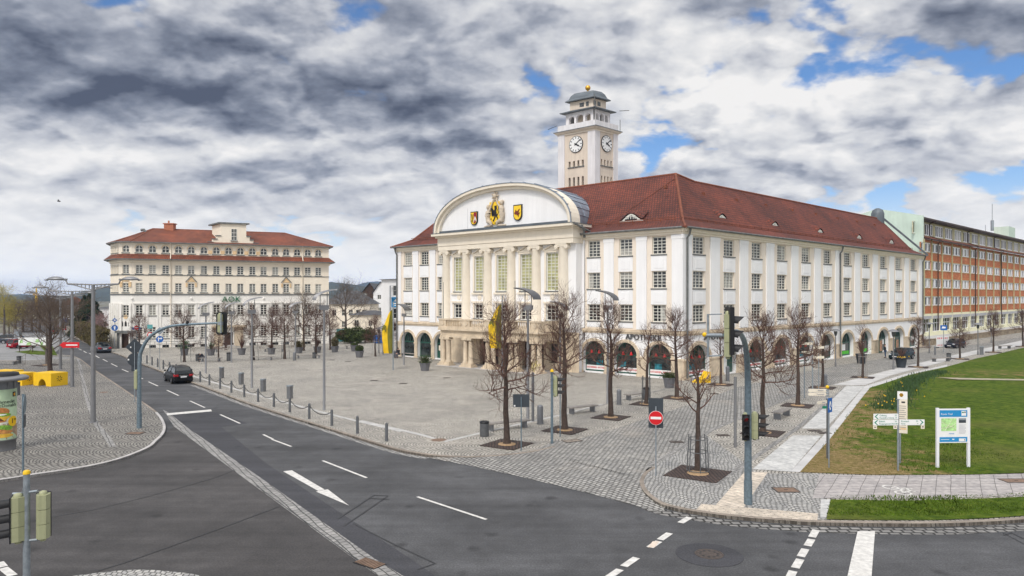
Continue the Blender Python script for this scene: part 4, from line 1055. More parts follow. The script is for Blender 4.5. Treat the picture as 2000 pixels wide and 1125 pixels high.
for a, b in zip(peds[1:], peds[:-1]):
    x = a+1.15+.2
    while x < b-.1: mb.cut(); mb.lathe([(.07,0),(.11,.18),(.06,.42),(.08,.62),(.08,.68)],8,(x,PF-.2,4.68)); x += .29
mb.build_each('baluster', M['stone'], TH)
for t in (28.05,27.2,24.45,23.65,21.05,20.25,17.65,16.85,14.6,13.8): column(t, PF-.45, .32, 3.4, .29, 'stone', False)
mb = MB(MA)
for t in (27.62,24.05,20.65,17.25,14.2): mb.cut(); mb.box(t-.95,t+.95,PF-.98,PF+.08,0,.32)
mb.build_each('plinth', M['stone'], TH)
mb = MB(MA)
mb.wall(tP0-.4,tP1+.4,0,4.3,[(26.6,27.5,.9,3.0),(22.5,25.4,.1,3.3),(19.3,22.0,.1,3.3),(15.9,18.9,.1,3.3),(14.0,15.2,.9,3.0)],PO+.03,.5)
for z in (.55,1.1,1.65,2.2,2.75,3.3): 
    for a, b in ((25.45,26.55),(27.55,31.7),(22.05,22.45),(18.95,19.25),(15.25,15.85),(11.7,13.95)): mb.box(a,b,PO+.031,PO+.07,z-.47,z-.05)
mb.build('porch_wall', M['stone'], TH)
mb = MB(MA)
for a, b in ((22.5,25.4),(19.3,22.0),(15.9,18.9)):
    mb.cut()
    for x in (a+.05,(a+b)/2-.05,b-.15): mb.box(x,x+.1,PO-.47,PO-.4,.1,3.1)
    mb.box(a,b,PO-.47,PO-.4,2.2,2.3)
mb.build_each('entrance_door', M['wood_dark'], TH)
mb = MB(MA); mb.box(q0-.2,q1+.2,PO,PF+.5,-.05,.14); mb.build('porch_step', M['kerb_pale'], TH)
mb = MB(MA); 
for t in (27.85,16.9): mb.cut(); mb.tube([(t,PF-.2,5.5),(t,PF-.2,9.7)],[.05,.03],6)
mb.build_each('balcony_flagpole', M['lead'], TH)
# ================= clock tower behind the roof =================
TC = Vector((11.7,100.0,0)); sA_, sU_ = 6.43, 5.05
CT = thing('clock_tower', 'cream and white clock tower with zinc cap and gilded ball above the red roof', 'clock tower', TC)
TMA = frame((0,0), ea, na); TMU = frame((0,0), eu, nu)
zC = 31.9
def tbox(mb, grow, z0, z1, grow1=None):
    g1 = grow if grow1 is None else grow1
    def ringp(g, z): return [Vector((na.x*g+nu.x*g, na.y*g+nu.y*g, z)), Vector((ea.x*sA_+na.x*g-nu.x*g, ea.y*sA_+na.y*g-nu.y*g, z)), Vector((ea.x*sA_+eu.x*sU_-na.x*g-nu.x*g, ea.y*sA_+eu.y*sU_-na.y*g-nu.y*g, z)), Vector((eu.x*sU_-na.x*g+nu.x*g, eu.y*sU_-na.y*g+nu.y*g, z))]
    mb.add(ringp(grow,z0)+ringp(g1,z1), [(3,2,1,0),(4,5,6,7),(0,1,5,4),(1,2,6,5),(2,3,7,6),(3,0,4,7)])
def face(mb, k): mb.M = TMA if k == 0 else TMU
mb = MB(); tbox(mb, -.3, 0, 12)
slits = {0:[(2.0+.62*k,2.28+.62*k) for k in range(4)], 1:[(1.0+.82*k,1.36+.82*k) for k in range(4)]}
slits = {0:[(sA_/2-1.3+.78*k,sA_/2-1.3+.78*k+.36) for k in range(4)], 1:[(sU_/2-1.2+.72*k,sU_/2-1.2+.72*k+.33) for k in range(4)]}
for k, L in ((0,sA_),(1,sU_)):
    face(mb,k)
    mb.wall(0,L,12,zC,[(a,b,23.2,25.3) for a,b in slits[k]]+[(a,b,26.8,27.65) for a,b in slits[k]],0,.4)
    mb.M = None
bk = [TMA @ Vector((sA_,0,12)), TMA @ Vector((sA_,0,12)) + Vector((eu.x*sU_,eu.y*sU_,0)), TMU @ Vector((sU_,0,12))]
for p, q in ((bk[0],bk[1]),(bk[1],bk[2])): mb.add([p,q,q+Vector((0,0,zC-12)),p+Vector((0,0,zC-12))], [(0,1,2,3)])
mb.build('shaft', M['tower_cream'], CT)
mb = MB()
for k, L in ((0,sA_),(1,sU_)):
    face(mb,k); wq = 1.15 if k == 0 else 1.0
    mb.cut(); mb.box(-.12,wq,.003,.12,12,zC-.2); mb.cut(); mb.box(L-wq,L+.0,.003,.12,12,zC-.2)
mb.build_each('corner_strip', M['tower_white'], CT)
mb = MB()
for k in (0,1):
    face(mb,k)
    for a, b in slits[k]:
        mb.cut(); mb.box(a-.05,b+.05,-.4,-.36,23.0,27.9)
mb.build_each('slit_window', M['gl1'], CT)
mb = MB()
for k in (0,1):
    face(mb,k)
    mb.box(slits[k][0][0]-.1,slits[k][3][1]+.1,.003,.12,26.66,26.8)
mb.build('sill_course', M['lead'], CT)
mb = MB(); tbox(mb,.12,zC-.35,zC-.1); tbox(mb,.3,zC-.1,zC+.15,.55); mb.build('cornice', M['ivory'], CT)
mb = MB(); tbox(mb,.6,zC+.15,zC+.24); mb.build('cornice_flashing', M['zinc_dark'], CT)
mb = MB(); tbox(mb,.1,zC+.24,zC+1.15); mb.build('parapet', M['tower_white'], CT)
# arcaded belfry
mb = MB(); ins = .8; z0, z1 = zC+1.15, zC+3.0
for k, L in ((0,sA_),(1,sU_)):
    face(mb,k); a0, a1 = ins, L-ins; c = L/2; w = (a1-a0)
    hs = [(c-w*.40,c-w*.2,z0+.1,z0+1.35,.4),(c-w*.13,c+w*.13,z0+.1,z0+1.45,.5),(c+w*.2,c+w*.40,z0+.1,z0+1.35,.4)]
    mb.wall(a0,a1,z0-.3,z1,hs,-ins,.5)
mb.M = None
def rp(g,z): 
    return [Vector((na.x*g+nu.x*g, na.y*g+nu.y*g, z)), Vector((ea.x*sA_+na.x*g-nu.x*g, ea.y*sA_+na.y*g-nu.y*g, z)), Vector((ea.x*sA_+eu.x*sU_-na.x*g-nu.x*g, ea.y*sA_+eu.y*sU_-na.y*g-nu.y*g, z)), Vector((eu.x*sU_-na.x*g+nu.x*g, eu.y*sU_-na.y*g+nu.y*g, z))]
a = rp(-ins,z0-.3); b = rp(-ins,z1)
mb.add([a[1],a[2],b[2],b[1],a[3],b[3]], [(0,1,2,3),(1,4,5,2)])
mb.add(rp(-.75,z0+.02), [(0,1,2,3)])
mb.build('belfry', M['tower_white'], CT)
mb = MB(); tbox(mb,-2.0,z0,z1); mb.build('belfry_core', M['tower_cream'], CT)
mb = MB(); tbox(mb,-.1,z1,z1+.12); tbox(mb,-.15,z1+.12,z1+.5,-1.2); mb.build('lower_roof', M['zinc_dark'], CT)
mb = MB(); tbox(mb,-1.25,z1+.3,z1+1.7); mb.build('lantern', M['tower_cream'], CT)
mb = MB()
for k, L in ((0,sA_),(1,sU_)):
    face(mb,k)
    for c, w in ((L/2-1.05,.45),(L/2,.85),(L/2+1.05,.45)): mb.cut(); mb.box(c-w/2,c+w/2,-1.28,-1.23,z1+.75,z1+1.35)
mb.build_each('lantern_window', M['gl2'], CT)
mb = MB(); zz = z1+1.7; tbox(mb,-.7,zz,zz+.12)
for g0, h0, g1, h1 in ((-.7,.12,-1.1,.4),(-1.1,.4,-1.35,.95),(-1.35,.95,-1.75,1.35),(-1.75,1.35,-2.5,1.55)): tbox(mb,g0,zz+h0,zz+h1,g1)
mb.build('cap_roof', M['zinc_dark'], CT)
ctr = (TMA @ Vector((sA_/2,0,0))) + Vector((eu.x*sU_/2,eu.y*sU_/2,0))
mb = MB(); mb.tube([ctr+Vector((0,0,zz+1.4)),ctr+Vector((0,0,zz+1.75))],.1,6); mb.ball(ctr+Vector((0,0,zz+2.05)),.4,14,9); mb.build('gilded_ball', M['gold'], CT)
mb = MB(); mb.tube([TMU @ Vector((sU_,.4,z1+.2)), TMU @ Vector((sU_+2.0,.6,z1+.6))],.05,5); mb.tube([TMA @ Vector((sA_,.4,zC+1.2)), TMA @ Vector((sA_+1.6,.5,zC+.9))],.05,5); mb.tube([TMU @ Vector((sU_,.5,zC+.3)), TMU @ Vector((sU_,.5,zC+1.9))],.05,5)
mb.tube([TMU @ Vector((.2,-.2,z1+1.9)), TMU @ Vector((.2,-.2,z1+.4)), TMU @ Vector((.1,.2,z1-.1)), TMU @ Vector((.3,-.35,z1-.4)), TMU @ Vector((.3,-.35,z0))],.07,5); mb.build('aerials', M['lead'], CT)
for k, L in ((0,sA_),(1,sU_)):
    Mx = TMA if k == 0 else TMU; c = L/2; zc = 30.0; r = 1.2
    mb = MB(Mx); mb.ext([(c+r*math.cos(2*math.pi*i/32),zc+r*math.sin(2*math.pi*i/32)) for i in range(32)],.003,.12); cl = mb.build('clock', M['black'], CT)
    mb = MB(Mx); mb.ext([(c+r*.93*math.cos(2*math.pi*i/32),zc+r*.93*math.sin(2*math.pi*i/32)) for i in range(32)],.12,.14); mb.build('dial', M['white_sign'], cl)
    mb = MB(Mx)
    for i in range(12):
        an = i*math.pi/6; p0, p1 = .66*r, .88*r; w = .055
        d = (math.sin(an), math.cos(an)); q = (d[1]*w, -d[0]*w)
        mb.ext([(c+d[0]*p0-q[0],zc+d[1]*p0-q[1]),(c+d[0]*p1-q[0],zc+d[1]*p1-q[1]),(c+d[0]*p1+q[0],zc+d[1]*p1+q[1]),(c+d[0]*p0+q[0],zc+d[1]*p0+q[1])],.14,.155)
    mb.build('hour_marks', M['black'], cl)
    sgn = -1                           # t runs to the left as seen on both... mirrored for the short face below
    if k == 1: sgn = 1
    for an, ln, w in ((math.radians(52),.92*r,.06),(math.radians(118),.6*r,.1)):
        d = (sgn*math.sin(an), math.cos(an)); q = (d[1]*w, -d[0]*w); mb = MB(Mx)
        mb.ext([(c-d[0]*.25-q[0],zc-d[1]*.25-q[1]),(c+d[0]*ln*.8-q[0],zc+d[1]*ln*.8-q[1]),(c+d[0]*ln,zc+d[1]*ln),(c+d[0]*ln*.8+q[0],zc+d[1]*ln*.8+q[1]),(c-d[0]*.25+q[0],zc-d[1]*.25+q[1])],.16,.18); mb.build('hand', M['black'], cl)
# ================= insurance office on the left =================
def facT(px, e, n, off, o):
    ox, oy = o[0]+n[0]*off, o[1]+n[1]*off; k = (px-1000)/F
    return (k*oy-ox)/(e[0]-k*e[1])
OA = Vector((-59.74,108.0,0)); oe = Vector((.9225,.386)); on = Vector((oe.y,-oe.x)); OL = 31.1
P1 = Vector((OA.x+oe.x*1.5, OA.y+oe.y*1.5)); P0 = Vector((OA.x+oe.x*OL, OA.y+oe.y*OL))
se = Vector((.70,-.714)).normalized()
P2 = Vector((OA.x-.35, OA.y+.55)); P3 = P2 - se*5.0
che = (P1-P2).normalized(); CHL = (P1-P2).length
OB = thing('office_building', 'cream five-storey office with orange tile bands, stepped gable and green lettering', 'office building', (OA.x,OA.y,0))
def fr2(o, e): 
    n = Vector((e.y,-e.x)); return frame(o, e, n, (OA.x,OA.y,0)), math.atan2(-e.y,-e.x)
FF, FA = fr2(OA, oe); FC, FCA = fr2(P2, che); FS, FSA = fr2(P3, se)
TO = [2.55,4.39,6.22,8.03,9.86,11.7,13.53,15.34,17.11,18.94,20.67,22.49,24.2,25.95,27.66,29.38]
w2 = .95
RO = {'arch':(14.85,16.0), 'r4':(11.6,12.95), 'r3':(8.75,10.15), 'r2':(5.15,6.75), 'r1':(1.6,3.35), 'b':(.1,.55)}
DOORS = [13.53,15.34,17.11]
def office_holes(ts, doors=()):
    hs = []
    for t in ts:
        hs.append((t-.52,t+.52,RO['arch'][0],RO['arch'][1],.5))
        for r in ('r4','r3','r2'): hs.append((t-w2/2,t+w2/2,*RO[r]))
        if t not in doors: hs.append((t-w2/2,t+w2/2,*RO['r1'])); hs.append((t-w2/2,t+w2/2,*RO['b']))
    return hs
hf = office_holes(TO, DOORS)+[(14.6,16.1,.15,2.3),(13.45,13.95,.9,1.9),(16.75,17.25,.9,1.9)]
mb = MB(FF)
mb.wall(1.5,OL,8.4,16.45,[h for h in hf if h[2]>8.5],0,.2,0); mb.wall(1.5,OL,-.1,8.4,[h for h in hf if h[2]<8.4],0,.25,1)
mb.M = FC; c = CHL/2; hc = [(c-.52,c+.52,14.85,16.0,.5)]+[(c-w2/2,c+w2/2,*RO[r]) for r in ('r4','r3','r2')]+[(c-.75,c+.75,.15,2.35)]
mb.wall(0,CHL,8.4,16.45,[h for h in hc if h[2]>8.5],0,.2,0); mb.wall(0,CHL,-.1,8.4,[h for h in hc if h[2]<8.4],0,.35,1)
SW = [.9,1.9,2.9,3.9]
mb.M = FS; hs_ = [(t-.3,t+.3,14.85,16.0,.3) for t in SW]+[(t-.3,t+.3,*RO[r]) for t in SW for r in ('r4','r3')]
mb.wall(0,5,8.4,16.45,hs_,0,.2,0); mb.wall(0,5,-.1,8.4,[],0,.25,1)
mb.M = None
base2 = Vector((OA.x,OA.y)); bdir = Vector((-on.x,-on.y))*13
Pb0 = P0+bdir; Pb3 = P3+bdir*.8
def wl2(p, q, z0, z1, mi): mb.add([(p.x-OA.x,p.y-OA.y,z0),(q.x-OA.x,q.y-OA.y,z0),(q.x-OA.x,q.y-OA.y,z1),(p.x-OA.x,p.y-OA.y,z1)], [(0,1,2,3)], mi)
for p, q in ((P0,Pb0),(Pb0,Pb3),(Pb3,P3)): wl2(p,q,8.4,16.45,0); wl2(p,q,-.1,8.4,1)
mb.build('wall', [M['office_cream'], M['office_white']], OB)
def offs(d, closed=True):
    """outline of the building pushed out by d (front right, front corner, side, back)"""
    L = [P0, P1, P2, P3, Pb3, Pb0]; out = []
    for i in range(len(L)):
        a, b, c = L[i-1], L[i], L[(i+1)%len(L)]
        n1 = Vector(((b-a).y, -(b-a).x)).normalized()*-1; n2 = Vector(((c-b).y, -(c-b).x)).normalized()*-1
        m = (n1+n2); m = m/m.dot(n1) if m.length > 1e-3 else n1
        out.append(b-m*d*-1 if False else b + m*d)
    return out
def check_off():
    o = offs(1.0); return (o[1]-P1).dot(on) > 0
SG = 1 if check_off() else -1
def loop(d, z): return [Vector((p.x-OA.x, p.y-OA.y, z)) for p in offs(d*SG)]
def course(name, m, segs):
    mb = MB()
    for d0, z0, d1, z1 in segs:
        a, b, c, e = loop(d0,z0), loop(d1,z0), loop(d1,z1), loop(d0,z1)
        n = len(a)
        mb.add(a+b+c+e, [f for i in range(n) for f in ((i,(i+1)%n,n+(i+1)%n,n+i),(n+i,n+(i+1)%n,2*n+(i+1)%n,2*n+i),(2*n+i,2*n+(i+1)%n,3*n+(i+1)%n,3*n+i))])
    return mb.build(name, M[m], OB)
course('string_course', 'lead', [(.003,8.32,.12,8.5),(.003,11.36,.09,11.46)])
course('plinth', 'office_white', [(.003,-.1,.14,.1)])
course('frieze', 'office_cream', [(.003,13.3,.16,13.5),(.003,13.5,.3,13.75)])
course('eave_gutter', 'lead', [(.0,16.35,.62,16.5),(.55,13.72,.92,13.86)])
# pent roof of orange tiles and the hipped main roof
def wl3(d, z): return [Vector((p.x,p.y,z)) for p in offs(d*SG)]
a, b = wl3(.9,13.86), wl3(.0,14.62); nn_ = len(a)
roof_mesh('pent_roof', [((a[i],a[(i+1)%nn_],b[(i+1)%nn_],b[i]),0) for i in range(nn_)], [M['roof_orange']], OB, OA)
e_ = wl3(.62,16.5)
def offp(px, off, z): t = facT(px,oe,on,off,OA); return Vector((OA.x+oe.x*t+on.x*off, OA.y+oe.y*t+on.y*off, z))
rl, rr = offp(299,-6,19.1), offp(556,-6,19.1)
roof_mesh('roof', [((e_[1],e_[0],rr,rl),0),((e_[2],e_[1],rl),0),((e_[3],e_[2],rl),0),((e_[4],e_[3],rl),0),((e_[0],e_[5],rr),0),((e_[5],e_[4],rl,rr),0)], [M['roof_orange']], OB, OA)
mb = MB()
for p, q in ((e_[1],rl),(rl,rr),(rr,e_[0]),(e_[2],rl)): mb.tube([p-OA,q-OA],.1,6)
mb.build('ridge_tiles', M['ridge'], OB)
p = offp(332,-6,0)-OA; mb = MB(); mb.box(p.x-.75,p.x+.75,p.y-.5,p.y+.5,18.4,19.9); mb.box(p.x-.9,p.x+.9,p.y-.6,p.y+.6,19.9,20.05); mb.tube([(p.x-.2,p.y,20.0),(p.x-.2,p.y,20.5)],.14,8); mb.build('chimney', plain('brick_chimney',(.42,.16,.09),.85,.2,4.), OB)
p = offp(281,-4.5,0)-OA; mb = MB(); mb.tube([(p.x+.3,p.y,17.3),(p.x+.3,p.y,18.4),(p.x,p.y,18.75),(p.x-.45,p.y,18.7)],.22,8); mb.build('vent_pipe', M['lead'], OB)
# stepped gable block
sk = Vector((-.64,.77,0))
def gp_(t, z, back=0.0): 
    v = FF @ Vector((t,.03,z)); return v + sk*back
mb = MB()
prof = [(12.3,16.1),(19.8,16.1),(19.8,16.7),(19.1,16.7),(19.1,17.2),(18.55,17.2),(18.55,17.75),(18.0,17.75),(18.0,19.75),(14.2,19.75),(14.2,17.75),(13.6,17.75),(13.6,17.2),(13.0,17.2),(13.0,16.7),(12.3,16.7)]
n = len(prof)
wf = [gp_(t,z) for t,z in prof]; wb = [gp_(t,z,.5) for t,z in prof]
mb.add(wf+wb, [tuple(range(n)),tuple(range(2*n-1,n-1,-1))]+[(i,(i+1)%n,n+(i+1)%n,n+i) for i in range(n)])
blk = [(14.2,17),(18.0,17),(18.0,19.75),(14.2,19.75)]
f_ = [gp_(t,z,.5) for t,z in blk]; k_ = [gp_(t,z,4.5) for t,z in blk]; mb.add(f_+k_, [(0,1,2,3),(4,7,6,5),(0,4,5,1),(1,5,6,2),(2,6,7,3),(3,7,4,0)])
mb.build('stepped_gable', M['office_cream'], OB)
mb = MB()
q = [gp_(13.75,19.75,-.3),gp_(18.4,19.75,-.3),gp_(18.4,19.75,5),gp_(13.75,19.75,5)]; up = [v+Vector((0,0,.22)) for v in q]
mb.add(q+up, [(3,2,1,0),(4,5,6,7),(0,1,5,4),(1,2,6,5),(2,3,7,6),(3,0,4,7)])
for t0, t1, z in ((12.2,13.05,16.7),(12.95,13.65,17.2),(13.5,14.2,17.75),(18.0,18.7,17.75),(18.5,19.15,17.2),(19.05,19.9,16.7)):
    q = [gp_(t0,z,-.15),gp_(t1,z,-.15),gp_(t1,z,.6),gp_(t0,z,.6)]; up = [v+Vector((0,0,.14)) for v in q]; mb.add(q+up, [(3,2,1,0),(4,5,6,7),(0,1,5,4),(1,2,6,5),(2,3,7,6),(3,0,4,7)])
mb.build('gable_coping', M['lead'], OB)
# windows
ow = {}
for r, (a, b) in RO.items():
    if r in ('arch','b'): continue
    ow[r] = window_proto('window', w2, b-a, 2, 4 if b-a < 1.7 else 5, M['frame_white'], .07, .07, True, 0, .12)
oa_ = window_proto('arched_window', 1.04, 1.15, 2, [.52], M['frame_white'], .08, .08, True, .5, .12)
obm = window_proto('basement_window', w2, .45, 2, 1, M['lead'], .05, .05, False, 0, .15)
og = lambda: rt.choice(['gl1','gl1','gl1','gl2','gl2','gl3'])
for t in TO:
    put_window(oa_, OB, loc(FF,t,0,RO['arch'][0]), FA, 1, rt.choice(['gl2','gl2','gl1']))
    for r in ('r4','r3','r2','r1'):
        if r == 'r1' and t in DOORS: continue
        o = put_window(ow[r], OB, loc(FF,t,0,RO[r][0]), FA, 1, og() if t > 7 else rt.choice(['gl2','gl3','gl1']))
        if rt.random() < .4: add_curtain(o, ow[r], rt.randrange(4))
    if t not in DOORS: put_window(obm, OB, loc(FF,t,0,RO['b'][0]), FA, 1, 'gl1')
put_window(oa_, OB, loc(FC,c,0,RO['arch'][0]), FCA, 1, 'gl2')
for r in ('r4','r3','r2'): put_window(ow[r], OB, loc(FC,c,0,RO[r][0]), FCA, 1, 'gl2' if r != 'r2' else 'gl1')
for t in SW:
    put_window(oa_, OB, loc(FS,t,0,RO['arch'][0]), FSA, .58, 'gl2')
    for r in ('r4','r3'): put_window(ow[r], OB, loc(FS,t,0,RO[r][0]), FSA, .62, 'gl1')
gw = window_proto('gable_window', .85, 1.9, 3, 3, M['frame_white'], .06, .06, True, 0, .08)
put_window(gw, OB, loc(FF,16.15,.17,17.1), FA, 1, 'gl1')
mb = MB(FF)
for t in TO:
    mb.cut(); mb.box(t-.85,t+.85,.003,.16,6.95,7.08); mb.box(t-.8,t+.8,.003,.08,6.88,6.95)
    for s in (-1,1): mb.box(t+s*.72-.09,t+s*.72+.09,.003,.09,.6,6.88)
mb.build_each('window_hood', M['office_white'], OB)
mb = MB(FS)
for k in range(5): mb.cut(); mb.box(.2+k*1.0,.6+k*1.0,.003,.25,.1,7.0)
mb.M = FC; mb.cut(); mb.box(.0,.3,.003,.22,.1,7.0); mb.cut(); mb.box(CHL-.3,CHL,.003,.22,.1,7.0); mb.build_each('buttress_strip', M['office_white'], OB)
mb = MB(FF)
for t in TO:
    mb.cut(); mb.arcband(t,.56,.54,15.5,.07,.003,.05,10)
for t in mid(TO)[5:10]: mb.cut(); mb.box(t-.3,t+.3,.003,.07,14.85,15.4)
for t in (9.86,24.2):
    mb.cut(); mb.ext([(t-.6,10.4),(t+.6,10.4),(t,11.15)],.003,.1)
    for s in (-1,1): mb.box(t+s*.66-.13,t+s*.66+.13,.003,.14,9.6,10.2)
mb.M = FC; t = c; mb.cut(); mb.ext([(t-.6,10.4),(t+.6,10.4),(t,11.15)],.003,.1); mb.box(t+.5,t+.85,.003,.16,9.55,10.3); mb.box(t-.85,t-.5,.003,.16,9.55,10.3)
mb.M = FF
for t in (14.4,15.3,16.15,17.0,17.9): mb.cut(); mb.ext([(t-.09,16.45),(t+.09,16.45),(t,16.2)],.05,.1)
mb.build_each('terracotta_ornament', M['ornament'], OB)
mb = MB(FF)
for t in (9.86,24.2):
    mb.cut()
    for s in (-1,1): mb.add([(t,.1,11.4),(t,.2,11.4),(t+s*.85,.2,10.4),(t+s*.85,.1,10.4),(t,.1,11.2),(t,.2,11.2),(t+s*.78,.2,10.28),(t+s*.78,.1,10.28)], [(0,1,2,3),(4,7,6,5),(1,5,6,2),(0,3,7,4)])
mb.build_each('gablet_coping', M['lead'], OB)
mb = MB(FF); mb.box(14.62,16.08,-.25,-.18,.15,2.3); mb.build('entrance_door', M['wood_dark'], OB)
mb = MB(FF); mb.box(12.8,18.0,.0,.9,3.15,3.45); mb.box(13.2,14.5,.003,.25,.1,3.15); mb.box(16.2,17.5,.003,.25,.1,3.15); mb.build('entrance_canopy', M['stone'], OB)
mb = MB(FF); mb.box(14.3,16.4,.0,1.2,-.1,.15); mb.box(14.5,16.2,.0,.7,.15,.28); mb.build('entrance_step', M['kerb_pale'], OB)
mb = MB(FC); mb.box(c-.72,c+.72,-.35,-.28,.15,2.35); mb.build('corner_door', M['wood_dark'], OB)
mb = MB(FC); mb.box(c-1.3,c+1.6,.0,.7,2.5,2.85); mb.box(c-1.15,c-.85,.003,.4,.1,2.5); mb.box(c+.85,c+1.15,.003,.4,.1,2.5); mb.build('corner_canopy', M['lead'], OB)
mb = MB(FC)
for x in (-.55,0,.55): mb.cut(); mb.ext([(c+x-.16,3.5),(c+x+.16,3.5),(c+x+.16,4.05),(c+x,4.35),(c+x-.16,4.05)],.003,.02)
mb.build_each('niche', M['dark'], OB)
mb = MB(FC); mb.ext([(c+.33*math.cos(k*.524),4.95+.33*math.sin(k*.524)) for k in range(12)],.003,.06); mb.build('roundel', M['ornament'], OB)
mb = MB(FF)
for t in (1.6,9.86,20.67): mb.cut(); mb.ball((t,.1,7.75),(.16,.14,.2))
mb.build_each('carved_mask', M['office_white'], OB)
mb = MB(FF)
for t in (6.95,26.8): mb.cut(); mb.tube([(t,.75,13.75),(t,.12,13.4),(t,.12,.2)],.07,6); mb.tube([(t,.6,16.4),(t,.1,16.1),(t,.1,14.7),(t,1.0,13.95)],.07,6)
mb.build_each('downpipe', M['office_cream'], OB)
mb = MB(FF)
for a, b in ((1.6,12.2),(17.8,30.6)):
    for z in (.75,1.1): mb.tube([(a,1.2,z),(b,1.2,z)],.03,4)
    x = a
    while x <= b: mb.tube([(x,1.2,.1),(x,1.2,1.1)],.03,4); x += 1.6
t_ = mb.build('office_railing', M['lead']); t_.location = OA; tag(t_, 'thin grey railing along the foot of the cream office front', 'railing')
text_on('AOK', 1.25, Matrix.Translation(loc(FF,15.75,.2,7.6)) @ Matrix.Rotation(FA+math.pi,4,'Z'), M['aok_green'], OB, 'sign_lettering', ext=.08, xs=1.05)

# ================= orange-banded slab block on the right =================
def mu(t, o, z=0): return W(MU, t, o, z)
OT = mu(81,-4,0)
OR = thing('apartment_block', 'long orange-tiled block with white windows and olive mullions beyond the town hall', 'apartment block', OT)
FO = frame(OT, eu, nu, OT); OAng = ANG_U
NB = 15; bays = [1.44+6.0*k for k in range(NB)]; LB = 91.0
mb = MB(FO)
RW = [(6.45,8.1),(9.65,11.3),(12.85,14.5),(16.05,17.7)]
mb.wall(-.0,LB,5.0,18.3,[(t-2.65,t+2.65,a,b) for t in bays for a,b in RW],0,.22,0)
mb.wall(-.0,LB,-.1,5.0,[(t-2.3,t+2.3,1.7,4.1) for t in bays],0,.3,1)
mb.M = None
pa = [FO @ Vector(v) for v in ((0,0,-.1),(0,-15,-.1),(LB,-15,-.1),(LB,0,-.1))]
mb.add([pa[1],pa[2],pa[2]+Vector((0,0,18)),pa[1]+Vector((0,0,18)),pa[3],pa[3]+Vector((0,0,18))], [(0,1,2,3),(1,4,5,2)], 1)
mb.build('wall', [M['orange_cladding'], M['pale_yellow']], OR)
mb = MB(FO); mb.ext([(0,-.1),(0,22.4),(-7.7,24.3),(-15,22.4),(-15,-.1)],-.02,.35,'x')
mb.build('gable_wall', M['mint'], OR)
mb = MB(FO)
for k in range(NB+1):
    t = -1.56+6*k
    if t < 0: t = .28
    mb.cut(); mb.box(t-.14,t+.14,.003,.16,4.9,18.3)
for a, b in RW: mb.cut(); mb.box(0,LB,.003,.08,b,b+.07); mb.box(0,LB,.003,.08,a-.1,a-.02)
mb.build_each('mullion_strip', M['olive_strip'], OR)
pw = window_proto('window', 5.3, 1.65, 1, 1, M['pvc'], .1, .17, False, 0, .08)
def casement(mbx): pass
mb2 = MB(); 
for x in (-1.05,1.05): mb2.box(x-.42,x+.42,-.12,-.02,.17,1.48)
for x in (-1.95,0,1.95): pass
extra = mb2.build('casement_panel', M['pvc'], pw)
for t in bays:
    for i, (a, b) in enumerate(RW): put_window(pw, OR, loc(FO,t,0,a), OAng, 1, rt.choice(['gl2','gl2','gl1','gl3']))
# recessed top storey and roof
mb = MB(FO); mb.wall(0.4,LB,18.9,22.0,[(t-2.4,t+2.4,19.3,21.5) for t in bays],-1.3,.2); mb.build('attic_wall', M['olive_strip'], OR)
aw = window_proto('attic_window', 4.8, 2.2, 4, 1, M['pvc'], .26, .2, False, 0, .08)
for t in bays: put_window(aw, OR, loc(FO,t,-1.3,19.3), OAng, 1, rt.choice(['gl3','gl3','gl2','gl1']))
A_ = lambda t,o,z: W(FO,t,o,z)-CC+OT
roof_mesh('roof', [((A_(.36,1.0,18.25),A_(LB,1.0,18.25),A_(LB,-1.35,19.2),A_(.36,-1.35,19.2)),0),((A_(.36,-.2,22.05),A_(LB,-.2,22.05),A_(LB,-7.7,24.0),A_(.36,-7.7,24.0)),0),((A_(.36,-7.7,24.0),A_(LB,-7.7,24.0),A_(LB,-15,22.0),A_(.36,-15,22.0)),0)], [M['roof_orange']], OR, OT)
mb = MB(FO); mb.box(.36,LB,-.3,.0,21.9,22.2); mb.box(.36,LB,.72,.9,18.18,18.36); mb.box(.36,LB,-1.28,-.25,21.75,21.9)
mb.build('gutter', M['wood_dark'], OR)
mb = MB(FO)
for t in (7.2,31.3,52): mb.cut(); mb.tube([(t,.0,21.9),(t,-1.1,21.5),(t,-1.1,19.3),(t,.85,18.4),(t,.3,17.8),(t,.3,2)],.1,6)
mb.build_each('downpipe', M['wood_dark'], OR)
sw_ = window_proto('shop_window', 4.6, 2.4, 3, [.66], M['pvc'], .12, .1, False, 0, .2)
for t in bays: put_window(sw_, OR, loc(FO,t,0,1.7), OAng, 1, rt.choice(['gl_shop','gl1','gl1','gl2']))
mb = MB(FO)
for t in bays: mb.cut(); mb.box(t-2.4,t+2.4,.003,.25,4.1,4.6)
mb.build_each('fascia', M['text_grey'], OR)
mb = MB(FO); mb.ext([(0,22.2),(-3,23.2),(-3,24.6),(0,24.6)],60,66,'x'); mb.build('roof_house', M['mint'], OR)
mb = MB(FO); mb.tube([(63,-4,24),(63,-4,26.5)],.35,8); mb.tube([(63,-4,26.5),(63,-4,30.5)],.07,5); mb.tube([(57,-4,23),(57,-4,25)],.05,4); mb.build('roof_aerial', M['galv'], OR)
# terrace and rubble retaining wall in front of it
def mpoly(name, pts, z, m, skirt=0): return wpoly(name, [mu(t,o) for t,o in pts], z, m, skirt or .25)
mpoly('terrace', [(67.9,-.25),(172,-.25),(172,-4.1),(67.9,-4.1)], 1.0, M['pale_pave'], .9)
mb = MB(MU); t0 = mu(67.7,0); mb.box(67.7,172,-.3,.12,0,1.02); mb.box(67.7,172,-.34,.16,1.02,1.12)
o = mb.build('retaining_wall', M['rubble']); o.location = CC; tag(o, 'low rubble stone retaining wall in front of the orange block', 'retaining wall')

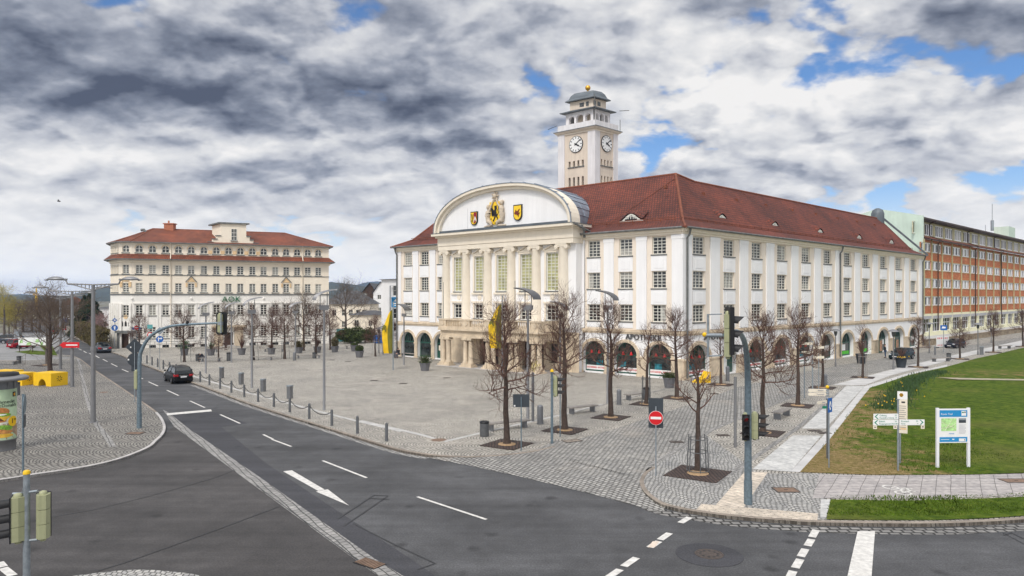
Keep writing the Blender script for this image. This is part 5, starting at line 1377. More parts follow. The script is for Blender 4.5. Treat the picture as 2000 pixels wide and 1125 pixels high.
# ================= buildings and hills in the gap and beyond =================
def house(name, label, cat, px0, px1, D, zb, ze, zr, depth, wallm, roofm, wins=(), hip=True, skew=0.0, ridge_along=True):
    a = GZ(px0,580,D); b = GZ(px1,580,D+skew); t = thing(name, label, cat, (a.x,a.y,0))
    e, L = unit2(a,b); n = Vector((e.y,-e.x)); Fx = frame(a,e,n,(a.x,a.y,0))
    mb = MB(Fx); holes = [(L*u-w/2,L*u+w/2,z,z+h) for u,z,w,h in wins]
    mb.wall(0,L,zb-.2,ze,holes,0,.2)
    mb.add([(0,0,zb-.2),(0,-depth,zb-.2),(L,-depth,zb-.2),(L,0,zb-.2),(0,0,ze),(0,-depth,ze),(L,-depth,ze),(L,0,ze)], [(0,1,5,4),(1,2,6,5),(2,3,7,6)])
    if not hip and not ridge_along: mb.add([(0,0,ze),(L,0,ze),(L/2,0,zr)], [(0,1,2)])
    if not hip and ridge_along: mb.add([(0,0,ze),(0,-depth,ze),(0,-depth/2,zr),(L,0,ze),(L,-depth,ze),(L,-depth/2,zr)], [(0,1,2),(3,4,5)])
    mb.build('wall', M[wallm], t)
    o = .5; P = lambda x,y,z: (Fx @ Vector((x,y,z))) + Vector((a.x,a.y,0))
    if hip:
        q = min(depth/2, L*.35)
        rs = [((P(-o,o,ze),P(L+o,o,ze),P(L-q,-depth/2,zr),P(q,-depth/2,zr)),0),((P(L+o,o,ze),P(L+o,-depth-o,ze),P(L-q,-depth/2,zr)),0),((P(-o,-depth-o,ze),P(-o,o,ze),P(q,-depth/2,zr)),0),((P(L+o,-depth-o,ze),P(-o,-depth-o,ze),P(q,-depth/2,zr),P(L-q,-depth/2,zr)),0)]
    elif ridge_along: rs = [((P(-o,o,ze-.2),P(L+o,o,ze-.2),P(L+o,-depth/2,zr),P(-o,-depth/2,zr)),0),((P(-o,-depth-o,ze-.2),P(L+o,-depth-o,ze-.2),P(L+o,-depth/2,zr),P(-o,-depth/2,zr)),0)]
    else: rs = [((P(-o,o,ze-.2),P(-o,-depth-o,ze-.2),P(L/2,-depth-o,zr+.1),P(L/2,o,zr+.1)),0),((P(L+o,o,ze-.2),P(L+o,-depth-o,ze-.2),P(L/2,-depth-o,zr+.1),P(L/2,o,zr+.1)),0)]
    roof_mesh('roof', rs, [M[roofm]], t, (a.x,a.y,0))
    ang = math.atan2(-e.y,-e.x); protos = {}
    for u, z, w, h in wins:
        k = (w,h)
        if k not in protos: protos[k] = window_proto('window', w, h, 2, 2, M['frame_white'], .07, .07, False, 0, .1)
        put_window(protos[k], t, loc(Fx,L*u,0,z), ang, 1, 'gl1')
    return t, Fx, L
D_ = 178
house('villa','pale villa with grey hipped roof behind the big bare tree','villa',630,722,D_,-.3,6.2,9.6,12,'office_cream','roof_grey',[(.25,3.3,1.0,1.5),(.45,3.3,1.0,1.5),(.6,3.3,1.0,1.5),(.75,3.3,1.0,1.5),(.88,3.3,1.0,1.5),(.45,.4,1,1.5),(.75,.4,1,1.5)])
house('pavilion','low flat-roofed cream pavilion behind the trimmed hedge','pavilion',683,750,160,-.2,3.9,4.9,9,'office_cream','roof_grey',[(.2,1.4,1.0,1.4),(.6,1.4,.8,1.3)])
house('barn','brown wooden house with dark gable between villa and white house','house',709,735,215,0,9.5,12.2,12,'wood_dark','roof_grey',[(.15,8.2,1.2,1.0)],False,0,False)
house('gabled_house','white gabled house with dark roof edge beside the scaffold','house',729,757,200,-.3,9.2,12.2,9,'white','roof_grey',[(.42,3.5,1.0,1.5),(.42,7.4,1.0,1.2)],False,0,False)
t, Fx, L = house('renovated_house','tall bare grey-white house under renovation with blue banner','house',745,800,125,-.1,11.1,11.4,14,'white','roof_grey',[(.62,8.2,2.1,1.8),(.62,4.2,2.0,1.8),(.62,2.0,2.0,1.4)],True)
mb = MB(Fx); mb.box(L*.36,L*.7,.05,.12,6.2,8.0); s = mb.build('banner', M['board_blue'], t)
mb = MB(Fx); mb.ext([(L*.53-.5,7.2),(L*.53+.5,7.2),(L*.53,7.7)],.12,.14); mb.box(L*.43,L*.63,.12,.14,6.75,6.95); mb.box(L*.46,L*.6,.12,.14,6.45,6.58); mb.build('banner_print', M['white_sign'], s)
mb = MB(Fx)
for x in (.33,.74,.95):
    mb.tube([(L*x,.9,0),(L*x,.9,10)],.05,4); mb.tube([(L*x,.3,0),(L*x,.3,10)],.05,4)
for z in (2,4,6,8,10): mb.box(L*.33,L*.97,.3,.9,z-.04,z)
o = mb.build('scaffold', M['galv']); o.location = t.location; tag(o,'thin metal scaffold on the grey house being renovated','scaffold')
# beyond the road on the left
house('roadside_house','low white house far down the road by the dark conifer','house',120,140,260,0,5,8,10,'white','roof_orange',[(.3,2,1.2,1.5),(.7,2,1.2,1.5)])
house('storage_hall','long low white hall between conifer and office corner','hall',186,222,210,0,4.6,5.4,14,'white','roof_grey',[(.3,1.5,2,1.2)])
def hill(name, prof, D, m, thick):
    P = smooth_line([GZ(a,b,D) for a,b in prof], 5); mb = MB(); n = len(P); rr = random.Random(len(name)+int(D))
    rows = []
    for f, g in ((-1,0),(-.75,.25),(-.5,.52),(-.25,.8),(0,1),(.5,.6),(1,0)):
        rows.append([(p.x*(1+f*thick/D), p.y+f*thick, (p.z*g if g < 1 else p.z) + (rr.uniform(-.05,.05)*p.z if 0<g else rr.uniform(0,.02)*p.z)*(1 if f else .35)) for p in P])
    vs = [v for r in rows for v in r]
    mb.add(vs, [(i*n+k,i*n+k+1,(i+1)*n+k+1,(i+1)*n+k) for i in range(len(rows)-1) for k in range(n-1)], None, True)
    o = mb.build(name, M[m]); o['kind'] = 'structure'; return o
M['forest'] = plain('forest_hill', (.045,.055,.035), .95, .45, .02, detail=9, bump=0)
hill('hills', [(-500,592),(-200,586),(0,580),(20,577.5),(60,575.5),(100,578),(135,577),(150,572),(185,565),(215,559),(300,549),(420,552),(560,556),(640,551),(665,553),(700,557),(728,564),(745,571),(790,583),(860,592)], 1900, 'forest', 600)
hill('far_hills', [(560,575),(650,566),(690,558),(715,551.5),(740,549.5),(765,551),(820,560),(900,575),(1000,592)], 4200, 'forest', 1200)
hill('far_hills', [(-700,590),(-200,580),(0,576),(40,574),(90,579),(160,585),(260,592)], 4200, 'forest', 1200)
# construction crane far behind the trees
t = thing('tower_crane','tiny yellow construction crane far behind the bare trees','crane',GZ(71,580,420)-Vector((0,0,8)))
mb = MB(); mb.box(-.5,.5,-.5,.5,0,9); mb.box(-.25,.25,-.25,.25,9,14.5); mb.build('tower', M['yellow'], t)
mb = MB(); mb.box(-1.9,1.0,-.35,.35,9,10.2); mb.build('jib', M['ornament'], t)
# teal hoarding, hedge behind it, brick garden wall and bins at the back of the square
def slabthing(name, label, cat, px0, py0, px1, py1, h, th, m, group=None):
    a, b = G(px0,py0,ZP), G(px1,py1,ZP); t = MB(); e, L = unit2(a,b); Fx = frame((0,0),e,Vector((-e.y,e.x)))
    t.M = Fx; t.box(0,L,-th/2,th/2,0,h)
    k = int(L/2)
    for i in range(k+1): t.box(L*i/max(k,1)-.05,L*i/max(k,1)+.05,-th/2-.04,th/2+.04,0,h+.05)
    o = t.build(name, M[m]); o.location = a; return tag(o, label, cat, group)
slabthing('hoarding','teal panel fence between office corner and trimmed hedge','fence',658,667,672,667,2.2,.08,'teal')
slabthing('garden_wall','low brown brick wall at the back of the square beside the banner pole','garden wall',750,665,770,666,1.5,.3,'wood_dark')
for px, lb in ((737,'blue recycling bin at the back of the square, left of two'),(744,'blue recycling bin at the back of the square, right of two')):
    t = thing('recycling_bin', lb, 'bin', G(px,671,ZP), 0, 'blue bins at the back of the square')
    mb = MB(); mb.box(-.5,.5,-.4,.4,.1,1.2); mb.build('body', M['blue'], t); mb = MB(); mb.ext([(-.55,1.2),(.55,1.2),(.4,1.4),(-.4,1.4)],-.45,.45); mb.build('lid', M['blue'], t)
# ================= trees and planting =================
def bare_tree(seed, h, th, spread, style):
    """trunk and a crown of tapering limbs, branches and twigs; unit: metres"""
    r = random.Random(seed); tr = MB(); cr = MB(); r0 = h*.019+.035
    def jit(v, a): return (v + Vector((r.uniform(-a,a), r.uniform(-a,a), r.uniform(-a,a)))).normalized()
    lean = Vector((r.uniform(-.02,.02), r.uniform(-.02,.02), 1))
    top = th + (h-th)*.62
    pts = [Vector((0,0,-.05)), Vector((0,0,.25))]; rs = [r0*1.5, r0*1.08]; n = 7
    for k in range(1, n+1):
        z = .25+(top-.25)*k/n; pts.append(Vector((lean.x*z*2+r.uniform(-.04,.04), lean.y*z*2+r.uniform(-.04,.04), z))); rs.append(r0*(1-.62*(z/top)**1.3))
    tr.tube(pts, rs, 8)
    def at_(z):
        for a, b, ra, rb in zip(pts, pts[1:], rs, rs[1:]):
            if a.z <= z <= b.z: f = (z-a.z)/(b.z-a.z); return a.lerp(b, f), ra+(rb-ra)*f
        return pts[-1], rs[-1]
    def limb(p, d, L, rad, lev):
        n = 4 if lev < 2 else (3 if lev == 2 else 2); q = [p]; rr = [rad]; dd = d.copy()
        for k in range(n):
            if style == 'pollard':
                dd = jit(dd, .22 if lev else .16); dd.z += ((.03 if LOW[0] else .10) if lev == 0 else .15)*(1 if r.random() > .15 else -.8); dd.normalize()
            elif style == 'weep': dd = jit(dd, .2); dd.z += (-.10 if lev > 1 else .12); dd.normalize()
            else: dd = jit(dd, .16); dd.z += .13; dd.normalize()
            q.append(q[-1] + dd*L/n); rr.append(max(rad*(1-.62*(k+1)/n), .0042))
        cr.tube(q, rr, 5 if lev == 0 else (4 if lev == 1 else 3), None, False)
        if lev >= LV: return
        m = KIDS[lev]
        m = r.randint(m-1, m+1)
        for k in range(m):
            f = .25+.78*(k+.5)/m if lev else .28+.72*(k+r.random()*.6)/m
            f = min(f, 1.0); i = min(int(f*n), n-1); pp = q[i].lerp(q[i+1], f*n-i)
            ax = (q[min(i+1,n)]-q[i]).normalized(); side = ax.orthogonal(); side.rotate(Matrix.Rotation(r.random()*6.28, 3, ax))
            nd = (ax*r.uniform(.5,.95)+side*r.uniform(.55,1.0))
            if style == 'pollard' and lev >= 1: nd.z += .55
            limb(pp, nd.normalized(), L*r.uniform(*((.42,.68) if lev == 0 else (.45,.8))), rad*(.5 if lev == 0 else .55), lev+1)
    if style == 'young': LV, KIDS, NM = 2, [5,4], 9
    elif style == 'big': LV, KIDS, NM = 3, [6,5,3], 12
    elif style == 'weep': LV, KIDS, NM = 3, [6,6,5], 12
    else: LV, KIDS, NM = 3, [6,5,4], 14
    LOW = [True]
    for k in range(NM):
        f = (k+r.random()*.7)/NM; LOW[0] = f < .55; z = th + (top-th)*f; p, pr = at_(min(z, top-.02)); a = k*2.4+r.uniform(-.4,.4)
        up = (.05+.75*f if style == 'pollard' else .35+.8*f); d = Vector((math.cos(a), math.sin(a), up)).normalized()
        L = spread*(1.12-.5*f)*r.uniform(.8,1.1) if style != 'big' else (h-z)*r.uniform(.62,.85)*(1-.1*f)
        limb(p, d, L, min(pr*.44, r0*.31), 0)
    LOW[0] = False; p, pr = pts[-1], rs[-1]
    for k in range(5):
        a = k*1.256+r.random(); limb(p, Vector((math.cos(a)*.45, math.sin(a)*.45, 1)).normalized(), (h-top)*r.uniform(.8,1.05), pr*.5, 0)
    return tr.mesh('trunk'), cr.mesh('crown')
TV = {}
def variant(key, seed, h, th, spread, style, bark='bark', twig='twig'):
    a, b = bare_tree(seed, h, th, spread, style)
    a.materials.append(M[bark]); b.materials.append(M[twig])
    for me in (a, b):
        me.polygons.foreach_set('use_smooth', [True]*len(me.polygons))
    TV[key] = (a, b, h)
variant('p1', 21, 7.4, 2.9, 1.9, 'pollard'); variant('p2', 34, 7.8, 3.3, 1.75, 'pollard'); variant('p3', 45, 7.2, 2.8, 1.35, 'pollard'); variant('p4', 58, 6.8, 3.0, 1.65, 'pollard')
variant('y1', 61, 5.6, 2.7, 1.25, 'young'); variant('y2', 66, 6.2, 2.5, 1.0, 'young')
variant('b1', 71, 9.5, 1.8, 3.0, 'big', 'bark_grey', 'twig_far'); variant('b2', 75, 9.0, 2.2, 3.0, 'big', 'bark', 'twig_far'); variant('s1', 83, 5.4, 2.0, 1.6, 'pollard', 'bark', 'twig'); variant('s2', 87, 5.8, 2.1, 1.7, 'pollard', 'bark', 'twig')
variant('w1', 91, 12, 3.0, 3.6, 'weep', 'bark_grey', 'twig_gold'); variant('w2', 95, 8, 1.6, 3.2, 'big', 'bark_grey', 'twig_pink')
def tree(px, py, key, top, label, group=None, rz=None, name='lime_tree', wide=1.0, z0=ZP):
    p = G(px,py,z0); zt = H+(HOR-top)/F*p.y - z0; s = zt/TV[key][2]
    t = thing(name, label, 'tree', p, rz if rz is not None else (px*1.7+py) % 6.28, group); t.scale = (s*wide,s*wide,s)
    for nm, me in (('trunk',TV[key][0]),('crown',TV[key][1])): link_mesh(nm, me, t)
    return t
GR = 'pollarded bare trees on the square'
def grate(px, py, s, label, rz=R(-33), litter=True):
    t = thing('tree_grate', label, 'tree grate', G(px,py,ZP+.017), rz, 'rusty square tree grates')
    mb = MB(); mb.box(-s/2,s/2,-s/2,s/2,0,.02); mb.build('grid', M['grate'], t)
    mb = MB(); mb.lathe([(.48,.02),(.46,.045),(.2,.05)],16); mb.build('leaf_litter', M['soil'], t)
for (px,py,k,top,lb,gs,gl) in (
 (990,868,'p1',603,'pollarded bare tree behind the dark square sign back, nearest the road corner',2.1,'rusty grate round the tree nearest the road corner'),
 (1103,840,'p2',588,'pollarded bare tree rising beside the yellow-capped signal post',2.1,'rusty grate round the tree beside the yellow-capped signal post'),
 (1193,815,'p3',604,'pollarded bare tree in front of the panel lamp at the pharmacy front',2.0,'rusty grate round the tree in front of the pharmacy panel lamp'),
 (1322,777,'p4',612,'pollarded bare tree beside the grey planter at the pharmacy corner',2.0,'rusty grate round the tree beside the pharmacy corner planter'),
 (1490,845,'p4',622,'wide pollarded bare tree just right of the tall curved signal mast',2.1,'rusty grate just right of the tall signal mast'),
 (1558,792,'p2',612,'pollarded bare tree behind the slatted bench near the footpath',2.0,'rusty grate behind the slatted bench near the footpath'),
 (1606,757,'p3',638,'pollarded bare tree beside the round-topped pillar near the footpath bend',2.0,'rusty grate beside the round-topped pillar near the footpath bend'),
 (1408,751,'y2',640,'bare tree half hidden by the hanging signal head at the mast arm',2.0,'rusty grate behind the hanging signal head'),
 (1793,717,'p3',627,'bare tree right of the flowering planter in front of the last arch',2.0,'rusty grate right of the flowering planter'),
 (1875,701,'p1',627,'bare tree in front of the small black car by the rubble wall',2.0,'rusty grate below the small black car'),
 (1940,688,'p2',610,'bare tree between the lantern lamp and the far bench by the lawn',2.0,'rusty grate between lantern lamp and far bench'),
 (1998,677,'p4',607,'bare tree cut by the right edge of the photo in front of the orange block',2.0,'rusty grate at the right edge of the photo')):
    tree(px,py,k,top,lb,GR); grate(px,py,gs,gl)
tree(1262,790,'y2',640,'slim young bare tree held by four stakes beside a bench',GR); grate(1262,789,1.9,'rusty grate under the staked young tree beside a bench')
tree(1363,921,'y1',690,'young sparse bare tree in a metal guard on the near corner island',GR); grate(1363,925,2.35,'big rusty grate under the guarded young tree on the near island')
tree(1685,738,'y2',640,'young bare tree tied to stakes in front of the potted shrub and arches',GR); grate(1685,737,2.0,'rusty grate under the staked tree before the arches')
# guards and stakes
def stakes(px, py, h, rr, n, label, m='bollard', rings=True):
    t = thing('tree_guard', label, 'tree guard', G(px,py,ZP+.03))
    for k in range(n):
        a = k*6.283/n+.5; mb = MB(); mb.tube([(rr*math.cos(a),rr*math.sin(a),0),(rr*.82*math.cos(a),rr*.82*math.sin(a),h)],.024,5); mb.build('stake', M[m], t)
    mb = MB()
    for z in ((.08,h*.55,h*.9) if rings else (h*.9,)):
        q = [(rr*(1-.18*z/h)*math.cos(2*math.pi*i/16),rr*(1-.18*z/h)*math.sin(2*math.pi*i/16),z) for i in range(17)]; mb.tube(q,.018,4)
    mb.build('ring', M[m], t)
stakes(1363,921,1.65,.5,6,'round metal guard of thin bars about the near young tree')
stakes(1262,790,2.1,.42,4,'four slim grey stakes round the young tree by the bench','bollard',False)
stakes(1685,738,2.3,.5,4,'four pale wooden stakes round the young tree before the arches','benchwood',False)
stakes(360,707,2.2,.75,3,'thin grey stakes round the tree behind the chain bollards, left one','bollard',False)
stakes(495,703,2.2,.6,3,'thin grey stakes round the tree behind the long bench','bollard',False)
stakes(556,701,2.2,.6,3,'thin grey stakes round the tree near the square pillars','bollard',False)
stakes(733,696,2.2,.6,3,'thin pale stakes round the small tree near the blue bins','benchwood',False)
GO = 'bare trees before the cream office'
for (px,py,k,top,lb) in (
 (272,690,'s1',619,'small knobbly bare tree right of the office corner door'),
 (360,707,'s2',610,'small bushy bare tree behind the blue arrow sign and chain bollards'),
 (441,683,'b2',594,'large bare tree at the office entrance below the green lettering'),
 (427,706,'s1',640,'small bare tree behind the hanging signal back board'),
 (495,703,'s2',606,'small bare tree behind the tall panel lamp with the long bench'),
 (530,680,'s1',606,'small bare tree in a grey planter row right of the office entrance'),
 (556,701,'s2',604,'small bare tree with pinkish top left of the square grey bin'),
 (593,685,'b2',578,'large bare tree near the right end of the office'),
 (617,695,'s2',601,'small bare tree beside the bench and bin near the tall panel lamp'),
 (645,683,'s1',608,'small bare tree at the right corner of the cream office'),
 (733,696,'s1',622,'small staked bare tree near the blue recycling bins'),
 (767,688,'s1',628,'small bare tree behind the left banner pole')):
    tree(px,py,k,top,lb,GO)
tree(676,656,'b1',553,'largest bare tree, rising in front of the grey-roofed villa',None,1.2,'ash_tree',1.0)
tree(697,664,'s1',630,'little bare tree in front of the low cream pavilion',None)
tree(98,729,'b2',566,'bare tree with low forking limbs on the left square, nearer of two',None,.7,'maple_tree',1.15); tree(92,713,'b1',590,'bare tree standing close behind the forked tree on the left square',None,2.2,'maple_tree')
grate(98,729,2.4,'dark grate under the nearer forked tree on the left square'); grate(92,713,2.4,'dark grate under the tree behind on the left square')
GW = 'bare trees beyond the car park'
for i, (px,py,k,top,lb) in enumerate(((8,660,'w1',560,'tall yellow-green birch at the left edge beyond the car park'),(18,653,'w1',600,'yellow-green birch behind the parked cars'),
 (30,650,'b1',592,'bare brown tree behind the parked dark car'),(45,648,'b2',588,'bare brown tree above the red parked car'),(62,647,'b1',590,'bare brown tree behind the car park verge'),(78,647,'b2',586,'bare brown tree just left of the forked trees'),
 (108,640,'b1',583,'bare brown tree right of the forked trees beside the road'),(122,636,'b2',588,'bare brown tree far down the road on the left'),(138,633,'b1',582,'tall bare brown tree left of the dark conifer'),(128,630,'b2',590,'bare brown tree at the far end of the road'),(-8,655,'w1',575,'yellow-green birch cut by the left edge of the photo'),(203,664,'w2',612,'pinkish blossoming tree between conifer and office'),(189,660,'w2',618,'small pinkish blossoming tree beside the conifer'))):
    tree(px,py,k,top,lb,GW,None,'bare_tree' if k[0]=='b' else ('birch_tree' if k=='w1' else 'blossom_tree'),1.5 if k[0]=='b' else 1.1,0)
for i,(px,py,top,k) in enumerate(((735,628,588,'b1'),(748,630,580,'b2'),(720,626,592,'b2'),(655,630,596,'b1'),(765,632,585,'b1'))):
    tree(px,py,k,top,['bare hillside tree right of the villa roof','bare hillside tree behind the white gabled house','bare hillside tree above the brown wooden house','bare hillside tree behind the office corner','bare hillside tree behind the house under renovation'][i],'bare trees on the hillside',None,'hillside_tree',1.4,0)
# leafy clumps: many small leaf faces spread through a volume
def leaves(mb, vol, n, size, r, keep=None):
    k = 0
    while k < n:
        p = vol(r); k += 1
        if p is None: continue
        a = Vector((r.uniform(-1,1),r.uniform(-1,1),r.uniform(-1,1))).normalized(); b = a.orthogonal().normalized(); b.rotate(Matrix.Rotation(r.random()*6.28,3,a)); c = a.cross(b); s = size*r.uniform(.6,1.4)
        mb.add([p-b*s, p+c*s*.5, p+b*s, p-c*s*.5], [(0,1,2,3)])
rl_ = random.Random(5)
def conifer(px, py, top, w, label):
    p = G(px,py,0); h = H+(HOR-top)/F*p.y; t = thing('conifer', label, 'conifer', p)
    mb = MB(); mb.tube([(0,0,0),(0,0,h*.9)],[.25,.03],6); mb.build('trunk', M['bark'], t)
    mb = MB()
    def vol(r):
        f = r.random()**.6; z = h*(1-f); a = r.random()*6.283; lim = w*(f**.8)*(1+.22*math.sin(z*3.1)+.18*math.sin(a*3+z)); q = lim*r.random()**.35
        return Vector((q*math.cos(a), q*math.sin(a), z+.03*h*(1-q/max(lim,.01))))
    leaves(mb, vol, 9000, .34, rl_)
    mb.build('crown', M['conifer'], t)
conifer(175,656,575,3.6,'tall dark green conifer left of the office, nearer of two'); conifer(165,652,578,2.6,'dark green conifer standing behind the taller one by the road')
def bush(name, label, px, py, w, d, h, m, n, size=.12, z0=ZP, trunk=False, group=None, rz=0):
    t = thing(name, label, 'hedge' if 'hedge' in name else 'shrub', G(px,py,z0), rz, group); mb = MB()
    bl = [(rl_.uniform(-.7,.7),rl_.uniform(-.7,.7),rl_.uniform(.35,.8),rl_.uniform(.35,.6)) for _ in range(9)]
    def vol(r):
        if 'hedge' in name:
            s = r.choice((0,0,1,2)); x,y,z = r.uniform(-1,1),r.uniform(-1,1),r.random()
            if s == 0: y = -1+.12*r.random()
            elif s == 1: z = 1-.1*r.random()
            return Vector((x*w/2,y*d/2,z*h*(1+.04*math.sin(x*w*1.3))))
        b = r.choice(bl); u = Vector((r.gauss(0,1),r.gauss(0,1),r.gauss(0,1))).normalized()*b[3]*(r.random()**.3)
        z = max(.03, b[2]+u.z*.75); return Vector(((b[0]+u.x)*w*.42,(b[1]+u.y)*d*.42,z*h*.85))
    leaves(mb, vol, n, size, rl_); 
    mb.build('foliage', M[m], t)
    mb = MB()
    if 'hedge' in name: mb.box(-w*.47,w*.47,-d*.4,d*.4,0,h*.93)
    else:
        for k in range(5): mb.tube([(0,0,0),(w*.2*math.cos(k*1.256),d*.2*math.sin(k*1.256),h*.6)],[.04,.015],4)
    mb.build('stems', M['hedge'] if 'hedge' in name else M['bark'], t)
    return t
a, b = G(213,683,ZP), G(152,650,ZP); m_ = (a+b)/2
t = bush('clipped_hedge','brown-green clipped hedge along the road beside the office',183,664,(b-a).length,1.6,2.9,'hedge',16000,.2)
t.location = m_ + Vector((-.6,-.2,0)); t.rotation_euler = (0,0,math.atan2((b-a).y,(b-a).x)+math.pi)
bush('trimmed_shrub','large rounded green shrub behind the planters, left of two',686,671,6.2,3,3.0,'shrub',5200,.16); bush('trimmed_shrub','rounded green shrub by the blue bins, right of two',713,669,4.6,3,2.8,'shrub',4200,.16)
# daffodil drift on the lawn
mb = MB(); fl = MB()
pth = [G(x,y,ZP+.02) for x,y in ((1735,800),(1748,790),(1750,778),(1765,765),(1775,752),(1790,742),(1815,734),(1840,728))]
pl = smooth_line(pth,6)
for k in range(3600):
    i = rl_.randrange(len(pl)-1); p = pl[i].lerp(pl[i+1],rl_.random()) + Vector((rl_.gauss(0,.6),rl_.gauss(0,.5),0)); h = rl_.uniform(.2,.45); a = rl_.random()*6.28; w = .04
    mb.add([(p.x-w*math.cos(a),p.y-w*math.sin(a),p.z),(p.x+w*math.cos(a),p.y+w*math.sin(a),p.z),(p.x+rl_.uniform(-.15,.15),p.y+rl_.uniform(-.15,.15),p.z+h)], [(0,1,2)])
for k in range(18):
    i = int(rl_.random()**2.2*(len(pl)-1)*.6); p = pl[i] + Vector((rl_.gauss(-.2,.8),rl_.gauss(0,.5),rl_.uniform(.25,.42))); fl.ball(p,.05,5,3)
mb.build('daffodil_leaves', M['daff'])['kind'] = 'stuff'; fl.build('daffodil_flowers', M['yellow'])['kind'] = 'stuff'
# ================= street furniture =================
RDIR = math.atan2(*(lambda d: (d.y, d.x))(G(755,861,0)-G(391,746,0)))     # direction of the kerb line of bollards
# --- lamps
def panel_lamp(px, py, zt, label, turn=0.0, group='curved panel lamps on the square', z0=ZP):
    p = G(px,py,z0); t = thing('street_lamp', label, 'street lamp', p, turn+(.38 if turn < 1 else -.38), group); h = zt-z0
    mb = MB(); mb.tube([(0,0,0),(0,0,.05),(0,0,h*.55),(0,0,h-1.25)],[.13,.1,.085,.07],10); mb.build('pole', M['steel'], t)
    mb = MB(); mb.box(-.34,.34,-.1,.1,h-1.3,h-1.02); mb.box(-.25,.25,-.13,.13,h-1.36,h-1.3); mb.build('lamp_housing', M['steel'], t)
    mb = MB(); mb.tube([(-.27,0,h-1.05),(-.27,0,h-.3)],.03,6); mb.tube([(.22,0,h-1.05),(.22,0,h-.12)],.03,6); mb.build('bracket', M['steel'], t)
    mb = MB(); n = 10; pts = []
    for k in range(n+1):
        th_ = R(4+76*k/n); x = -.7+1.5*(1-math.cos(th_))/.83; z = h-.72+.76*math.sin(th_); pts.append((x,z))
    vs = [(x,s*.45,z+dz) for s in (-1,1) for dz in (0,.075) for x,z in pts]; m = n+1
    fs = []
    for k in range(n): fs += [(k,k+1,2*m+k+1,2*m+k),(m+k,m+k+1,3*m+k+1,3*m+k),(k,k+1,m+k+1,m+k),(2*m+k,2*m+k+1,3*m+k+1,3*m+k)]
    fs += [(0,m,3*m,2*m),(n,m+n,3*m+n,2*m+n)]
    mb.add(vs, fs, None, True); mb.build('reflector', M['steel'], t); return t
for px,py,zt,lb,tr in ((633,801,8.45,'tall curved panel lamp on the square, nearest the last chained bollards',.15),(492,758,7.9,'tall curved panel lamp behind the square steel pillars',.2),(402,729,7.4,'curved panel lamp beside the sitting figure on the bench',.2),
    (452,708,7.3,'curved panel lamp in front of the large entrance tree of the office',.2),(577,703,7.3,'curved panel lamp beside the thin square bins before the office',.2),
    (789,713,7.1,'curved panel lamp before the two left arches of the town hall',2.7),(1031,823,8.5,'curved panel lamp rising behind the tree nearest the road corner',2.9),(1187,787,8.4,'curved panel lamp in front of the pharmacy arches',2.9),(1094,752,7.5,'curved panel lamp before the right corner of the porch',2.9)):
    panel_lamp(px,py,zt,lb,tr)
def twin_lamp(px, py, ytop, label, half, rz):
    p = G(px,py,ZP); zt = H+(HOR-ytop)/F*p.y-ZP; t = thing('twin_lamp', label, 'street lamp', p, rz, 'twin-armed road lamps')
    mb = MB(); mb.tube([(0,0,0),(0,0,.03)],[.26,.26],12); mb.tube([(0,0,0),(0,0,zt*.45),(0,0,zt)],[.155,.13,.1],12); mb.tube([(0,0,zt*.52),(0,0,zt*.545)],.16,12); mb.build('pole', M['steel'], t)
    for s in (-1,1):
        mb = MB(); mb.tube([(0,0,zt),(s*half,0,zt+.06)],.05,6); mb.tube([(0,0,zt-.35),(s*half*.8,0,zt+.0),(s*half,0,zt+.03)],.04,6)
        for k in range(1,6): f = k/6.5; mb.tube([(s*half*f,0,zt+.06*f),(s*half*f,0,zt-.35*(1-f/.85))],.03,4)
        mb.tube([(s*half,0,zt+.03),(s*(half+.12),0,zt+.28),(s*(half+.3),0,zt+.32)],.05,6); mb.build('arm', M['steel'], t)
        mb = MB(); mb.lathe([(.05,-.03),(.46,-.01),(.5,.03),(.38,.13),(.2,.2),(.02,.22)],14,(s*(half+.72),0,zt+.3),None,True,1.15,.62); mb.box(s*(half+.25)-.2,s*(half+.25)+.2,-.08,.08,zt+.27,zt+.38); mb.tube([(s*(half+1.2),0,zt+.3),(s*(half+1.45),0,zt+.3)],[.07,.02],5); mb.build('lamp_head', M['steel'], t)
    return t
twin_lamp(182,825,556,'twin-armed road lamp on the left square, nearest and tallest',1.55,R(3))
twin_lamp(141,755.5,569,'twin-armed road lamp carrying the red arrow sign',1.9,R(6))
twin_lamp(118,721,578,'twin-armed road lamp farthest, beside the forked tree',2.3,R(8))
def lantern(px, py, ytop, label):
    p = G(px,py,ZP); h = H+(HOR-ytop)/F*p.y-ZP; t = thing('lantern_lamp', label, 'street lamp', p, 0, 'lantern lamps of the shopping street')
    mb = MB(); mb.tube([(0,0,0),(0,0,h-.75)],[.075,.055],8); mb.tube([(0,0,0),(0,0,.5)],.1,8); mb.build('pole', M['steel'], t)
    mb = MB(); mb.lathe([(.1,-.75),(.17,-.5),(.2,-.2),(.2,-.15)],12,(0,0,h)); mb.build('lamp_glass', M['gl2'], t)
    mb = MB(); mb.lathe([(.62,-.2),(.6,-.15),(.28,.0),(.08,.05)],16,(0,0,h)); mb.build('lamp_shade', M['steel'], t)
for a in ((1632,716,643,'lantern lamp on the pavement before the fifth arch from the corner'),(1745,722,644,'lantern lamp left of the flowering planter'),(1910,693,631,'lantern lamp between the small black car and the far tree'),(1815,690,630,'lantern lamp at the end of the town hall by the rubble wall'),(1936,670,640,'lantern lamp far along the rubble wall'),(740,690,640,'small lantern lamp near the blue recycling bins'),(748,692,637,'small lantern lamp left of the yellow banner pole')): lantern(*a)
